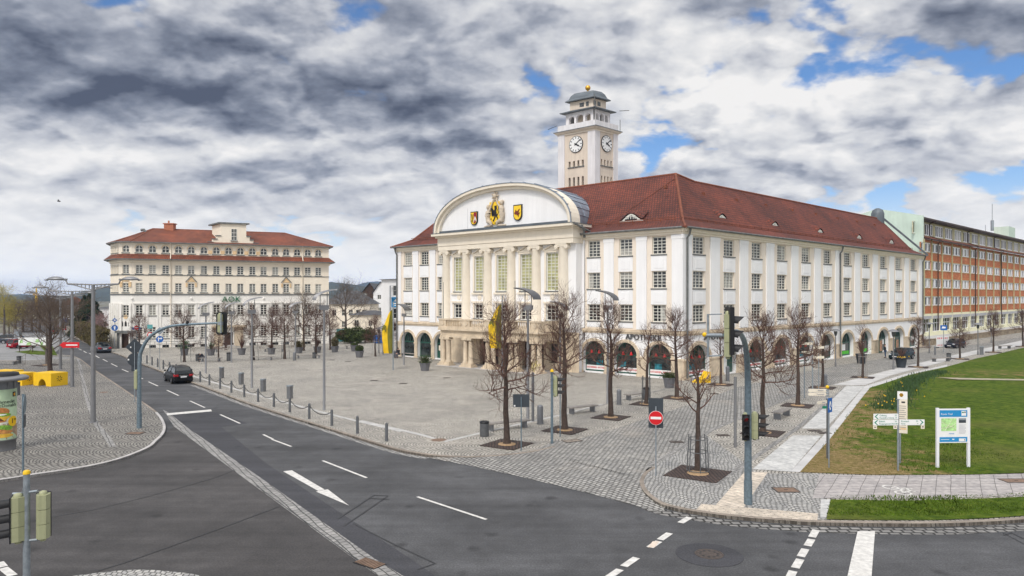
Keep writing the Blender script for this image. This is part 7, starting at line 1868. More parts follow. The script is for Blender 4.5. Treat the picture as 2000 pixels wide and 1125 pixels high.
mb.build('map_roads', M['cream_sign'], pn); pbox(.26,.6,2.05,2.26,'anthracite','photograph'); pbox(.26,.6,2.18,2.26,'galv','photograph_sky',-.039)
mb = MB()
for k in range(8): mb.box(.26,.6-.05*(k%3==1),-.039,-.034,1.95-.055*k,1.965-.055*k)
mb.build('text_lines', M['text_grey'], pn); text_on('Aktivität',.075,Matrix.Translation((-.22,-.042,1.56)),M['board_blue'],pn,'map_caption','LEFT',.002)
pbox(.26,.58,1.2,1.33,'white_sign','footer_logo',-.04); mb = MB(); mb.ext([(.5,1.27),(.55,1.31),(.55,1.29),(.525,1.27),(.55,1.24),(.55,1.22)],-.05,-.045); mb.build('footer_mark', M['black'], pn); pbox(-.06,.04,1.27,1.32,'white_sign','footer_tag',-.04); pbox(-.6,-.2,1.28,1.3,'white_sign','footer_text',-.04)
# --- traffic lights
def head(parent, c, rz, s=1.0, dy=.95):
    """three-chamber signal: housing, visors and lenses; faces -Y before turning"""
    Mx = Matrix.Translation(c) @ Matrix.Rotation(rz,4,'Z') @ Matrix.Diagonal((s*.84,s*dy,s,1))
    mb = MB(Mx)
    for k in (-1,0,1):
        vs = [(-.15,.0),(.15,.0),(.15,.14),(.08,.25),(-.08,.25),(-.15,.14)]
        z0, z1 = k*.32-.155, k*.32+.155
        n = 6; mb.add([(x,y,z0) for x,y in vs]+[(x,y,z1) for x,y in vs], [tuple(range(5,-1,-1)),tuple(range(6,12))]+[(i,(i+1)%6,6+(i+1)%6,6+i) for i in range(6)])
    mb.lathe([(.09,0),(.09,.06),(.03,.08)],10,(0,.12,.475)); mb.lathe([(.07,-.06),(.08,0)],10,(0,.12,-.475))
    h = mb.build('signal_housing', M['signal_olive'], parent)
    mb = MB(Mx); mb.box(-.165,.165,-.03,.0,-.49,.49)
    mb.build('front_plate', M['black'], h)
    for k in (-1,0,1):
        mb = MB(Mx); n = 12; z = k*.32
        a = [(.125*math.cos(t),z+.125*math.sin(t)) for t in [math.radians(-15+210*i/n) for i in range(n+1)]]; ln = .43
        vs = [(x,-.03,zz) for x,zz in a]+[(x*.92,-.03-ln*(.5+.5*max(0,(zz-z)/.125)),zz-.02) for x,zz in a]
        mb.add(vs, [(i,i+1,n+2+i,n+1+i) for i in range(n)], None, True); mb.build('visor', M['black'], h)
        mb = MB(Mx); mb.ext([(.105*math.cos(i*.52),z+.105*math.sin(i*.52)) for i in range(12)],-.045,-.031); mb.build('lens', M['dark_red'] if k == 1 else M['dark'], h)
    return h
M['dark_red'] = plain('unlit_red_lens',(.16,.015,.012),.25,.1)
# near left signal post
D_ = 15.4; p = GZ(52,580,D_); p.z = 0; SL = thing('signal_post','grey signal post with yellow cap and two olive heads seen from behind, near left','traffic light',p)
mb = MB(); mb.tube([(0,0,0),(0,0,2.8),(0,0,4.15)],[.075,.07,.065],14); mb.build('post', M['galv'], SL); mb = MB(); mb.lathe([(.072,4.15),(.072,4.2),(.05,4.23)],14); mb.build('cap', M['yellow'], SL)
head(SL, (-.24,-.12,3.2), R(-62), 1.0); head(SL, (.27,.16,3.22), R(206), 1.0)
mb = MB(); mb.tube([(-.3,.0,3.72),(0,0,3.72)],.03,6); mb.tube([(0,0,3.75),(.24,0,3.78)],.03,6); mb.tube([(-.25,0,2.68),(.24,0,2.72)],.03,6); mb.tube([(-.04,-.05,3.85),(-.14,-.03,3.5),(-.12,0,3.4)],.012,5); mb.tube([(-.02,-.07,3.1),(-.1,-.03,2.85)],.012,5); mb.build('brackets', M['galv'], SL)
# left curved mast
p = G(272,836,ZP); MLt = thing('signal_mast','grey curved mast reaching over the road with black signal back board','traffic light',p)
pt = [(0,0,0),(0,0,1.0),(.02,0,4.0),(.18,0,4.75),(.65,0,5.5),(1.5,0,6.0),(2.5,0,6.2),(4.95,0,6.32)]
q = smooth_line(pt,5); mb = MB(); mb.tube(q,[.135-.075*i/len(q) for i in range(len(q))],12); mb.tube([(0,0,0),(0,0,.9)],.145,12); mb.build('mast', M['galv_blue'], MLt)
mb = MB(); n=6
bp = [(4.68,5.0),(4.78,4.9),(5.15,4.9),(5.25,5.0)]
def rrect(x0,x1,z0,z1,r): 
    o = []
    for cx,cz,a in ((x1-r,z1-r,0),(x0+r,z1-r,90),(x0+r,z0+r,180),(x1-r,z0+r,270)):
        for k in range(5): t = math.radians(a+22.5*k); o.append((cx+r*math.cos(t),cz+r*math.sin(t)))
    return o
mb.ext(rrect(4.58,5.24,5.6,6.98,.14),.1,.13); mb.build('back_board', M['black'], MLt)
head(MLt, (4.86,.1,6.3), R(180), 1.12); 
mb = MB(); mb.box(4.98,5.03,-.25,-.18,5.72,6.9); mb.box(4.8,5.05,-.2,-.0,6.2,6.4); mb.build('mounting_rail', M['galv'], MLt)
mb = MB(); mb.lathe([(.09,-.3),(.09,-.1)],8,(2.9,0,6.55)); mb.build('detector', M['black'], MLt)
head(MLt, (-.18,.12,2.9), R(185), 1.1)
# right tall mast with hanging head
p = G(1461,985,ZP); MR = thing('signal_mast','tall curved signal mast at the near crossing with large head hanging left','traffic light',p); Dm = p.y
e_ = GZ(1420,655,20.5) - p
pt = [(0,0,0),(0,0,1.2),(0,0,3.9),(-.07,-.16,5.0),(-.3,-.7,5.85),(e_.x*.28,e_.y*.28,6.4),(e_.x*.6,e_.y*.6,6.75),(e_.x*1.02,e_.y,e_.z)]
q = smooth_line(pt,5); mb = MB(); mb.tube(q,[.15-.085*i/len(q) for i in range(len(q))],12); mb.tube([(0,0,0),(0,0,.9)],.155,12); mb.build('mast', M['galv_blue'], MR)
head(MR, (e_.x+.12,e_.y+.0,e_.z+.0), R(74), 1.28, .62); mb = MB(); mb.box(e_.x+.02,e_.x+.14,e_.y-.25,e_.y+.25,e_.z-.55,e_.z+.82); mb.build('head_board', M['black'], MR)
mb = MB(); x = e_.x-.55; mb.tube([(x,e_.y,e_.z-.62),(x,e_.y,e_.z+.62)],.035,8); mb.tube([(x,e_.y,e_.z+.6),(x+.4,e_.y,e_.z+.62)],.02,6); mb.tube([(x,e_.y,e_.z-.6),(x+.4,e_.y,e_.z-.58)],.025,6); mb.tube([(x-.1,e_.y,e_.z),(x+.4,e_.y,e_.z)],.06,8); mb.build('head_bracket', M['galv'], MR)
mb = MB(); mb.ball((x-.1,e_.y,e_.z+.02),.07); mb.build('end_cap', M['yellow'], MR)
head(MR, (-.13,-.14,2.95), R(-12), 1.0); head(MR, (.36,-.02,2.98), R(78), 1.0)
mb = MB(); mb.ext([(-.19,3.24),(-.07,3.24),(-.07,3.32),(-.13,3.4),(-.19,3.32)],-.22,-.205); mb.build('pedestrian_symbol', M['red'], MR)
mb = MB(); mb.tube([(-.15,0,3.4),(.4,0,3.4)],.025,6); mb.tube([(-.15,0,2.5),(.4,0,2.5)],.025,6); mb.build('brackets', M['galv'], MR)
# signal post with yellow cap behind the second tree
p = G(1078,866,ZP); t = thing('signal_post','slim signal post with yellow cap and olive head left of the second tree','traffic light',p); mb = MB(); mb.tube([(0,0,0),(0,0,3.85)],[.075,.065],10); mb.build('post', M['galv_blue'], t); mb = MB(); mb.lathe([(.1,3.85),(.1,3.92),(.03,4.0)],10); mb.build('cap', M['yellow'], t); head(t, (.3,.1,3.05), R(85), 1.05); mb = MB(); mb.tube([(0,0,3.45),(.25,0,3.45)],.025,5); mb.tube([(0,0,2.65),(.25,0,2.65)],.025,5); mb.build('brackets', M['galv'], t)
t = thing('taped_post','grey post with torn yellow tape on top behind the long bench','post',G(1030,823,ZP)+Vector((.35,.0,0))); mb = MB(); mb.tube([(0,0,0),(0,0,3.1)],.09,10); mb.build('post', M['pillar_steel'], t); mb = MB(); leaves(mb, lambda r: Vector((r.gauss(.1,.14),r.gauss(0,.1),3.15+r.uniform(0,.7))), 40, .12, rl_); mb.build('tape', plain('faded_yellow_tape',(.65,.55,.25),.8,.2), t)
# red-white barrier and a covered sign by the rubble wall
t = thing('barrier_board','white and red barrier board leaning at the rubble wall','barrier',G(1841,679,ZP),R(24)); mb = MB(); mb.box(-1.4,1.4,-.05,.05,.15,1.75); b = mb.build('board', M['white_sign'], t); mb = MB()
for k in range(6): mb.box(-1.25+.42*k,-1.05+.42*k,-.06,-.051,1.35,1.6); mb.box(-1.2+.42*k,-1.05+.42*k,-.06,-.051,.3,.5)
mb.build('red_marks', M['red'], b)
for s in (-1,1): mb = MB(); mb.box(s*1.3-.04,s*1.3+.04,-.3,.3,0,.15); mb.build('foot', M['black'], t)
# shop boards at the arches
for px,py,lb in ((1720,690,'small shop display board with pictures beside the standing person'),(1752,688,'small shop display board under the arch behind the teal car')):
    t = thing('display_board',lb,'display board',G(px,py,ZP),R(40)); mb = MB(); mb.box(-.5,.5,-.03,.03,.1,1.9); b = mb.build('panel', M['frame_green'], t); mb = MB(); mb.box(-.42,.42,-.045,-.031,.3,1.8); mb.build('poster', plain('poster_brown',(.35,.2,.12),.6,.6,5.), b)
# satellite details of the far left car park: pale advertising banner on posts
t = thing('banner_fence','pale green and white banner on three thin posts by the red car','banner',G(38,688,ZP)); mb = MB()
for x in (0,1.9,3.8): mb.tube([(x,0,0),(x,0,2.2)],.05,5)
mb.build('posts', M['wood_dark'], t); mb = MB(); mb.box(-.1,3.9,-.07,-.05,1.0,2.1); b = mb.build('sheet', M['white_sign'], t); mb = MB()
for x,z,w in ((.3,1.5,.5),(1.4,1.2,.7),(2.6,1.6,.6),(3.2,1.2,.4)): mb.ext([(x-w/2,z-.2),(x+w/2,z-.15),(x+w/3,z+.3),(x-w/3,z+.2)],-.09,-.071)
mb.build('print', M['map_green'], b)
t = thing('ticket_machine','grey parking ticket machine by the car park verge','ticket machine',G(35,680,ZP)); mb = MB(); mb.box(-.4,.4,-.3,.3,0,2.6); mb.build('cabinet', M['galv'], t); mb = MB(); mb.ext([(-.45,2.6),(.45,2.6),(.3,2.9),(-.3,2.9)],-.35,.35); mb.build('hood', M['steel'], t)
# bird high over the left
t = MB(); t.ball((0,0,0),(.28,.1,.1),8,5); t.add([(-.05,0,.03),(.12,0,.03),(-.1,.75,.28),(-.2,.7,.28)], [(0,1,2,3)]); t.add([(-.05,0,.03),(.12,0,.03),(-.1,-.75,.22),(-.2,-.7,.22)], [(0,1,2,3)]); t.add([(-.25,.06,0),(-.25,-.06,0),(-.45,0,.02)], [(0,1,2)])
o = t.build('bird', M['black']); o.location = GZ(115,393,120); o.rotation_euler = (.2,0,R(30)); tag(o,'small dark bird flying in the clouds above the office','bird')
# ================= cars and people =================
def car(label, loc_, rz, paint, L=4.3, Wd=1.78, Hh=1.5, style='hatch', group=None, rear_detail=True):
    """body shell lofted from cross-sections, cabin glass, wheels, lamps; points along +X (front)"""
    t = thing('parked_car' if style != 'drive' else 'car', label, 'car', loc_, rz, group)
    hb = Hh*.60
    if style == 'sedan': prof = [(-.5,.34,hb*.88,0),(-.47,.24,hb*.98,0),(-.36,.2,hb*1.02,0),(-.22,.2,hb*1.04,.55),(-.1,.2,hb*1.05,1.0),(.08,.2,hb*1.04,1.0),(.2,.2,hb*1.02,.5),(.28,.2,hb*1.0,0),(.4,.22,hb*.9,0),(.48,.26,hb*.72,0),(.5,.34,hb*.6,0)]
    else: prof = [(-.5,.36,hb*.92,.12),(-.48,.26,hb*1.04,.42),(-.43,.2,hb*1.08,.88),(-.32,.2,hb*1.08,.98),(-.1,.2,hb*1.07,1.0),(.06,.2,hb*1.05,.98),(.17,.2,hb*1.02,.62),(.27,.2,hb*.98,.06),(.38,.22,hb*.9,0),(.47,.26,hb*.74,0),(.5,.34,hb*.58,0)]
    # lower body
    mb = MB(); rows = []
    for f, zb, zt, c in prof:
        w = Wd/2*(1-.22*max(0,abs(f)-.36)/.14*.8); x = f*L
        rows.append([(x,-w*.9,zb),(x,-w,zb+.12),(x,-w*1.0,(zb+zt)/2),(x,-w*.95,zt-.05),(x,-w*.84,zt),(x,w*.84,zt),(x,w*.95,zt-.05),(x,w,(zb+zt)/2),(x,w,zb+.12),(x,w*.9,zb)])
    m = 10; vs = [v for r_ in rows for v in r_]
    mb.add(vs, [(i*m+k,i*m+(k+1)%m,(i+1)*m+(k+1)%m,(i+1)*m+k) for i in range(len(rows)-1) for k in range(m)], None, True)
    mb.add(rows[0], [tuple(range(m))]); mb.add(rows[-1], [tuple(range(m-1,-1,-1))])
    body = mb.build('body', M[paint], t)
    # cabin: dark glasshouse and painted roof with pillars
    cab = [(f,zt,c) for f,zb,zt,c in prof if c > 0]; mb = MB(); rows = []
    ends = [i for i,pf in enumerate(prof) if pf[3] > 0]
    cab = [(prof[ends[0]-1][0]+.02 if ends[0] else prof[0][0]-.0, prof[max(ends[0]-1,0)][2], 0.0)] + cab + [(prof[ends[-1]+1][0]-.02, prof[ends[-1]+1][2], 0.0)]
    for f, zt, c in cab:
        x = f*L; z = zt-.03+(Hh-zt)*c; w0 = Wd/2*.84; w1 = w0-(.17*c)
        rows.append([(x,-w0,zt-.04),(x,-w1,z-.04*c),(x,-w1*.9,z),(x,w1*.9,z),(x,w1,z-.04*c),(x,w0,zt-.04)])
    m = 6; vs = [v for r_ in rows for v in r_]; nr = len(rows)
    mb.add(vs, [(i*m+k,i*m+k+1,(i+1)*m+k+1,(i+1)*m+k) for i in range(nr-1) for k in (0,4)] , 0, False)
    mb.add(vs, [(i*m+k,i*m+k+1,(i+1)*m+k+1,(i+1)*m+k) for i in range(nr-1) for k in (1,2,3) if not (cab[i][2] > .85 and cab[i+1][2] > .85)], 0, False)
    mb.build('window', M['car_glass'], t)
    mb = MB()
    for i in range(nr-1):
        if cab[i][2] > .85 and cab[i+1][2] > .85:
            a, b = rows[i], rows[i+1]
            q = [Vector(v)+Vector((0,0,.012)) for v in (a[1],a[2],a[3],a[4],b[1],b[2],b[3],b[4])]; mb.add(q, [(0,1,5,4),(1,2,6,5),(2,3,7,6)], None, True)
    for s in (1,4):
        mb.tube([Vector(r_[s])+Vector((0,(-.008 if s==1 else .008),0)) for r_ in rows], .035, 5)
    for i in (2, nr//2, nr-3):
        if 0 < i < nr-1:
            for a_, b_ in ((0,1),(5,4)): mb.tube([rows[i][a_],rows[i][b_]],.035,5)
    mb.build('roof', M[paint], t)
    mb = MB()
    for s in (-1,1): mb.tube([(r_[0][0],s*(abs(r_[0][1])+.015),r_[0][2]+.02) for r_ in rows],.014,4)
    mb.build('window_trim', M['chrome'], t)
    wr = .31
    for sx in (-.31,.31):
        for s in (-1,1):
            y = s*(Wd/2-.1); w = MB(); w.M = Matrix.Translation((sx*L,y,wr)) @ Matrix.Rotation(R(90),4,'X'); w.lathe([(wr*.6,-.1),(wr*.95,-.1),(wr,-.06),(wr,.06),(wr*.95,.1),(wr*.6,.1)],20); wh = w.build('wheel', M['rubber'], t)
            w = MB(); w.M = Matrix.Translation((sx*L,y+s*.085,wr)) @ Matrix.Rotation(R(90),4,'X'); w.lathe([(wr*.62,-.02),(wr*.62,.02)],18); w.build('rim', M['alloy'], wh)
            w = MB(); w.M = Matrix.Translation((sx*L,y+s*.1,wr)) @ Matrix.Rotation(R(90),4,'X')
            for k in range(5): a = k*1.2566+.3; w.boxc((.11*math.cos(a),.11*math.sin(a),0),(.08,.045,.03),None,a)
            w.build('rim_slots', M['black'], wh)
            ar = MB(); ar.M = Matrix.Translation((sx*L,s*(Wd/2+.002),wr)); ar.arcband(0,wr+.03,wr+.03,0,.05,-.012,.012,12); ar.build('wheel_arch', M[paint] if False else M['black'], t)
    for s in (-1,1):
        mb = MB(); x = -L/2; z = hb*.82
        mb.add([(x-.01,s*Wd*.25,z-.1),(x-.01,s*Wd*.40,z-.1),(x+.1,s*Wd*.475,z-.08),(x-.01,s*Wd*.25,z+.1),(x+.02,s*Wd*.41,z+.14),(x+.16,s*Wd*.48,z+.13)], [(0,1,4,3),(1,2,5,4)]); mb.ball((x+.02,s*Wd*.36,z),(.05,.16,.11),8,5); mb.build('tail_lamp', M['tail'], t)
        mb = MB(); mb.ball((L/2-.12,s*Wd*.36,hb*.74),(.12,.2,.1),8,5); mb.build('headlamp', M['headlamp'], t)
        mb = MB(); mb.ball((L*.17,s*(Wd/2+.09),hb*1.12),(.1,.11,.08),8,5); mb.build('mirror', M[paint], t)
    mb = MB(); mb.box(-L/2-.03,-L/2+.02,-.26,.26,hb*.62,hb*.74); mb.box(L/2-.03,L/2+.03,-.26,.26,.36,.47); mb.build('number_plate', M['plate'], t)
    mb = MB(); mb.box(-L/2-.03,-L/2+.03,-.38,.38,hb*.79,hb*.83); mb.build('tailgate_trim', M['chrome'], t)
    mb = MB(); mb.box(-L/2-.06,-L/2+.2,-Wd*.44,Wd*.44,.3,.5); mb.box(L/2-.2,L/2+.04,-Wd*.42,Wd*.42,.24,.36); mb.build('bumper', M[paint], t)
    mb = MB(); mb.box(L/2-.05,L/2+.02,-.35,.35,.5,.6); mb.build('grille', M['black'], t)
    mb = MB()
    for s in (-1,1):
        for x in (-.02,.2,-.24): mb.cut(); mb.box(x*L-.006,x*L+.006,s*(Wd/2-.004)-.006,s*(Wd/2-.004)+.006,.3,hb*1.0)
        mb.box(-.12*L,-.06*L,s*(Wd/2)-.012,s*(Wd/2)+.012,hb*.85,hb*.88); mb.box(.1*L,.16*L,s*(Wd/2)-.012,s*(Wd/2)+.012,hb*.85,hb*.88)
    mb.build_each('door_seam', M['black'], t)
    return t
road_dir = G(238,721,0)-G(400,796,0); ra = math.atan2(road_dir.y, road_dir.x)
car('black family car seen from behind driving away beside the chain bollards', G(340,747,.012)+Vector((.1,.6,0)), ra, 'car_black', 4.3, 1.8, 1.6, 'hatch')
car('grey sedan seen from behind farther up the road past the lamp pole', G(190,689,.012)+Vector((0,1.2,0)), ra+.03, 'car_slate', 4.5, 1.8, 1.42, 'sedan')
car('dark parked estate car beyond the red car in the left car park', G(30,671,.06), R(12), 'car_slate', 4.6, 1.8, 1.6, 'hatch')
car('red parked car beside the ticket machine in the left car park', G(44,680,.06), R(70), 'car_red', 3.9, 1.7, 1.5, 'hatch')
car('dark teal hatchback parked behind the flowering planter before the last arches', G(1766,702,ZP)+Vector((0,.6,0)), R(218), 'car_teal', 4.0, 1.72, 1.45, 'hatch')
car('small navy black hatchback driving along the rubble wall', G(1869,680,ZP)+Vector((0,.5,0)), R(214), 'car_navy', 3.75, 1.66, 1.46, 'hatch')
for i,(px,py,c,rz) in enumerate(((108,652,'car_slate',0),(120,646,'car_red',.2))): car(['grey car far down the road behind the forked trees','red car far down the road behind the bare trees'][i], G(px,py,.012), ra, c, 4.2, 1.75, 1.45, 'hatch')
# people: one skinned surface each, clothes as separate shells
def body(name, joints, parent, mat_, sub=2):
    """joints: list of (parent index, point, radius)"""
    me = bpy.data.meshes.new(name); me.from_pydata([tuple(p) for _,p,_ in joints], [(i,j[0]) for i,j in enumerate(joints) if j[0] is not None], [])
    o = link_mesh(name, me, parent); me.materials.append(mat_)
    bpy.context.view_layer.objects.active = o
    m = o.modifiers.new('skin','SKIN'); 
    if not me.skin_vertices: me.skin_vertices.new() if hasattr(me.skin_vertices,'new') else None
    sv = me.skin_vertices[0].data if len(me.skin_vertices) else None
    if sv:
        for v, (_,_,r_) in zip(sv, joints): v.radius = (r_,r_) if not hasattr(r_,'__len__') else r_
        sv[0].use_root = True
    s = o.modifiers.new('sub','SUBSURF'); s.levels = sub; s.render_levels = sub
    dg = bpy.context.evaluated_depsgraph_get(); ev = bpy.data.meshes.new_from_object(o.evaluated_get(dg)); o.modifiers.clear(); o.data = ev
    if not ev.materials: ev.materials.append(mat_)
    ev.polygons.foreach_set('use_smooth',[True]*len(ev.polygons)); return o
def person(label, loc_, rz, pose, coat, legs, hair='black'):
    t = thing('person', label, 'person', loc_, rz)
    if pose == 'stand':
        hip, ch, nk, hd = (0,0,.92), (0,.01,1.32), (0,.02,1.48), (.0,.05,1.64)
        L = [((.1,0,.9),(.11,.03,.5),(.11,-.02,.09),(.11,.13,.04)), ((-.1,0,.9),(-.11,.0,.5),(-.12,-.06,.09),(-.12,.09,.04))]
        A = [((.19,0,1.4),(.25,-.02,1.12),(.23,.1,.88)), ((-.19,0,1.4),(-.25,.02,1.13),(-.18,.2,1.0))]
    elif pose == 'sit':
        hip, ch, nk, hd = (0,0,.52), (0,.08,.92), (0,.12,1.08), (0,.19,1.22)
        L = [((.1,.05,.52),(.12,.45,.52),(.12,.47,.09),(.12,.6,.04)), ((-.1,.05,.52),(-.12,.43,.52),(-.13,.4,.09),(-.13,.53,.04))]
        A = [((.19,.08,1.0),(.24,.2,.75),(.1,.4,.62)), ((-.19,.08,1.0),(-.24,.2,.75),(-.08,.42,.6))]
    else:
        hip, ch, nk, hd = (0,0,.52), (0,.26,.82), (0,.4,.9), (0,.54,.9)
        L = [((.1,.05,.52),(.13,.46,.54),(.13,.5,.09),(.13,.63,.04)), ((-.1,.05,.52),(-.13,.45,.54),(-.14,.44,.09),(-.14,.57,.04))]
        A = [((.18,.26,.88),(.24,.42,.62),(.12,.58,.5)), ((-.18,.26,.88),(-.24,.44,.6),(-.1,.6,.45))]
    V = Vector; J = [(None,V(hip),(.13,.11)),(0,(V(hip)+V(ch))/2,(.13,.1)),(1,V(ch),(.15,.11)),(2,V(nk),(.055,.055)),(3,V(hd)-(V(hd)-V(nk)).normalized()*.04,(.075,.085)),(4,V(hd)+(V(hd)-V(nk)).normalized()*.08,(.07,.08))]
    for a in L:
        i = len(J); J += [(0,V(a[0]),(.085,.085)),(i,V(a[1]),(.06,.06)),(i+1,V(a[2]),(.04,.04)),(i+2,V(a[3]),(.035,.03))]
    for a in A:
        i = len(J); J += [(2,V(a[0]),(.055,.055)),(i,V(a[1]),(.042,.042)),(i+1,V(a[2]),(.03,.03))]
        d = (V(a[2])-V(a[1])).normalized(); k = i+2
        J += [(k,V(a[2])+d*.07,(.036,.02))]; kk = len(J)-1
        sd = d.orthogonal().normalized()
        for f in (-.03,-.01,.01,.03): J.append((kk,V(a[2])+d*(.15-.6*abs(f-.005))+sd*f,(.009,.009)))
        J.append((k,V(a[2])+d*.06+sd*.06,(.01,.01)))
    body('body', J, t, M['skin'])
    c = [(None,V(hip)+V((0,0,.0)),(.16,.13)),(0,(V(hip)+V(ch))/2,(.165,.13)),(1,V(ch),(.18,.135)),(2,V(nk)-(V(nk)-V(ch))*.2,(.085,.08))]
    for a in A: i = len(c); c += [(2,V(a[0]),(.075,.075)),(i,V(a[1]),(.058,.058)),(i+1,V(a[1]).lerp(V(a[2]),.88),(.045,.045))]
    body('jacket', c, t, M[coat])
    c = [(None,V(hip)-V((0,0,.02)),(.155,.125))]
    for a in L: i = len(c); c += [(0,V(a[0]),(.105,.105)),(i,V(a[1]),(.078,.078)),(i+1,V(a[1]).lerp(V(a[2]),.93),(.062,.062))]
    body('trousers', c, t, M[legs])
    for a in L: mb = MB(); p_ = V(a[2]).lerp(V(a[3]),.5); mb.ball((p_.x,p_.y,.05),(.055,.14,.055),10,6); mb.build('shoe', M['black'], t)
    u = (V(hd)-V(nk)).normalized(); mb = MB(); q = V(hd)+u*.055-V((0,.025,0)); mb.ball(q,(.098,.108,.105),12,8); mb.build('hair', M['wood_dark'] if hair == 'brown' else M['black'], t)
    f = V(hd); mb = MB(); mb.ball((f.x,f.y+.1,f.z+.0),(.014,.02,.02),6,4); mb.build('nose', M['skin'], t)
    mb = MB()
    for s in (-1,1): mb.ball((f.x+s*.032,f.y+.082,f.z+.03),(.012,.008,.008),6,4)
    mb.box(f.x-.025,f.x+.025,f.y+.08,f.y+.088,f.z-.045,f.z-.036); mb.build('eyes_and_mouth', M['black'], t)
    return t
person('person in dark jacket bent forward on the bench before the office', G(399,706,ZP)+Vector((0,-.1,0)), R(95), 'bend', 'cloth_dark', 'plain_light' if 'plain_light' in M else 'cloth_grey')
person('person in black jacket sitting at the first arch of the town hall', G(779,699,ZP), R(150), 'sit', 'cloth_dark', 'cloth_grey')
person('person in dark jacket and blue jeans standing at the shop arch', G(1729,699,ZP), R(60), 'stand', 'cloth_dark', 'cloth_blue', 'brown')
t = thing('carrier_bag','dark bag on the ground beside the sitting person at the first arch','bag',G(773,698,ZP)); mb = MB(); mb.ext([(-.3,0),(.3,0),(.25,.75),(-.22,.8)],-.2,.2); mb.build('bag_body', M['cloth_grey'], t); mb = MB(); mb.tube([(-.12,0,.78),(-.08,0,.98),(.08,0,.98),(.12,0,.76)],.02,5); mb.build('handle', M['black'], t)
# ================= air, light, sky, camera =================
def build_haze():
    mb = MB(); mb.box(-4500,4500,-300,5800,-1.5,130)
    o = mb.build('haze', None) if False else link_mesh('haze', mb.mesh('haze')); o['kind'] = 'stuff'
    m = bpy.data.materials.new('haze_air'); m.use_nodes = True; nt = m.node_tree; nt.nodes.clear()
    out = nt.nodes.new('ShaderNodeOutputMaterial'); v = nt.nodes.new('ShaderNodeVolumePrincipled'); v.inputs['Color'].default_value = (.42,.62,1.0,1); v.inputs['Density'].default_value = HAZE; v.inputs['Anisotropy'].default_value = .2
    nt.links.new(v.outputs[0], out.inputs['Volume']); o.data.materials.append(m); return o
HAZE = .00014
build_haze()
SUN_EL, SUN_AZ = R(48), R(205)       # azimuth clockwise from +Y: behind the camera, a little to the left
sd = Vector((math.sin(SUN_AZ)*math.cos(SUN_EL), math.cos(SUN_AZ)*math.cos(SUN_EL), math.sin(SUN_EL)))
sun = bpy.data.lights.new('sun','SUN'); sun.energy = 1.9; sun.angle = R(11); sun.color = (1.0,.94,.86)
so = bpy.data.objects.new('sun', sun); COL.objects.link(so); so.rotation_euler = sd.to_track_quat('Z','Y').to_euler()
wd = bpy.data.worlds.new('World'); SC.world = wd; wd.use_nodes = True; nt = wd.node_tree; nt.nodes.clear()
def N(t, **k):
    x = nt.nodes.new(t)
    for a, b in k.items(): setattr(x, a, b)
    return x
def LK(a, b): nt.links.new(a, b)
def MT(op, a, b=0.0, c=None):
    x = N('ShaderNodeMath', operation=op)
    for i, v in enumerate((a,b) if c is None else (a,b,c)):
        if isinstance(v,(int,float)): x.inputs[i].default_value = v
        else: LK(v, x.inputs[i])
    return x.outputs[0]
def SS(v, a, b):
    x = N('ShaderNodeMapRange', interpolation_type='SMOOTHSTEP'); x.inputs['From Min'].default_value = a; x.inputs['From Max'].default_value = b
    LK(v, x.inputs['Value']); return x.outputs[0]
def MX(f, a, b, mode='MIX'):
    x = N('ShaderNodeMix', data_type='RGBA', blend_type=mode)
    for i, v in ((0,f),(6,a),(7,b)):
        if isinstance(v,(int,float)): x.inputs[i].default_value = v
        elif isinstance(v,tuple): x.inputs[i].default_value = (*v,1)
        else: LK(v, x.inputs[i])
    return x.outputs[2]
out = N('ShaderNodeOutputWorld'); bg = N('ShaderNodeBackground'); LK(bg.outputs[0], out.inputs[0])
sky = N('ShaderNodeTexSky', sky_type='NISHITA'); sky.sun_disc = False; sky.sun_elevation = SUN_EL; sky.sun_rotation = SUN_AZ; sky.altitude = 380
tc = N('ShaderNodeTexCoord'); sp = N('ShaderNodeSeparateXYZ'); LK(tc.outputs['Generated'], sp.inputs[0])
dx, dy, dz = sp.outputs
az = MT('ARCTAN2', dx, dy); el = MT('ARCSINE', dz)
# cloud deck: a layer seen in perspective, so the puffs shrink and flatten towards the horizon
zz = MT('ADD', MT('MAXIMUM', dz, 0.0), .36)
cx = MT('DIVIDE', dx, zz); cy = MT('DIVIDE', dy, zz)
def cvec(ox, oy, oz, sx=1.0, sy=1.0):
    c = N('ShaderNodeCombineXYZ'); LK(MT('ADD', MT('MULTIPLY',cx,sx), ox), c.inputs[0]); LK(MT('ADD', MT('MULTIPLY',cy,sy), oy), c.inputs[1]); c.inputs[2].default_value = oz; return c.outputs[0]
def NZ(vec, scale, detail, rough=.55, dist=0.0):
    n = N('ShaderNodeTexNoise', noise_dimensions='2D'); n.inputs['Scale'].default_value = scale; n.inputs['Detail'].default_value = detail; n.inputs['Roughness'].default_value = rough; n.inputs['Distortion'].default_value = dist
    LK(vec, n.inputs['Vector']); return n.outputs['Fac']
def gauss(a0, e0, sa, se, amp):
    """a broad feature of the cloud deck at one compass bearing and height"""
    u = MT('DIVIDE', MT('SUBTRACT', az, R(a0)), R(sa)); v = MT('DIVIDE', MT('SUBTRACT', el, R(e0)), R(se))
    return MT('MULTIPLY', MT('EXPONENT', MT('MULTIPLY', MT('ADD', MT('MULTIPLY',u,u), MT('MULTIPLY',v,v)), -1.0)), amp)
def addall(xs):
    r_ = xs[0]
    for x in xs[1:]: r_ = MT('ADD', r_, x)
    return r_
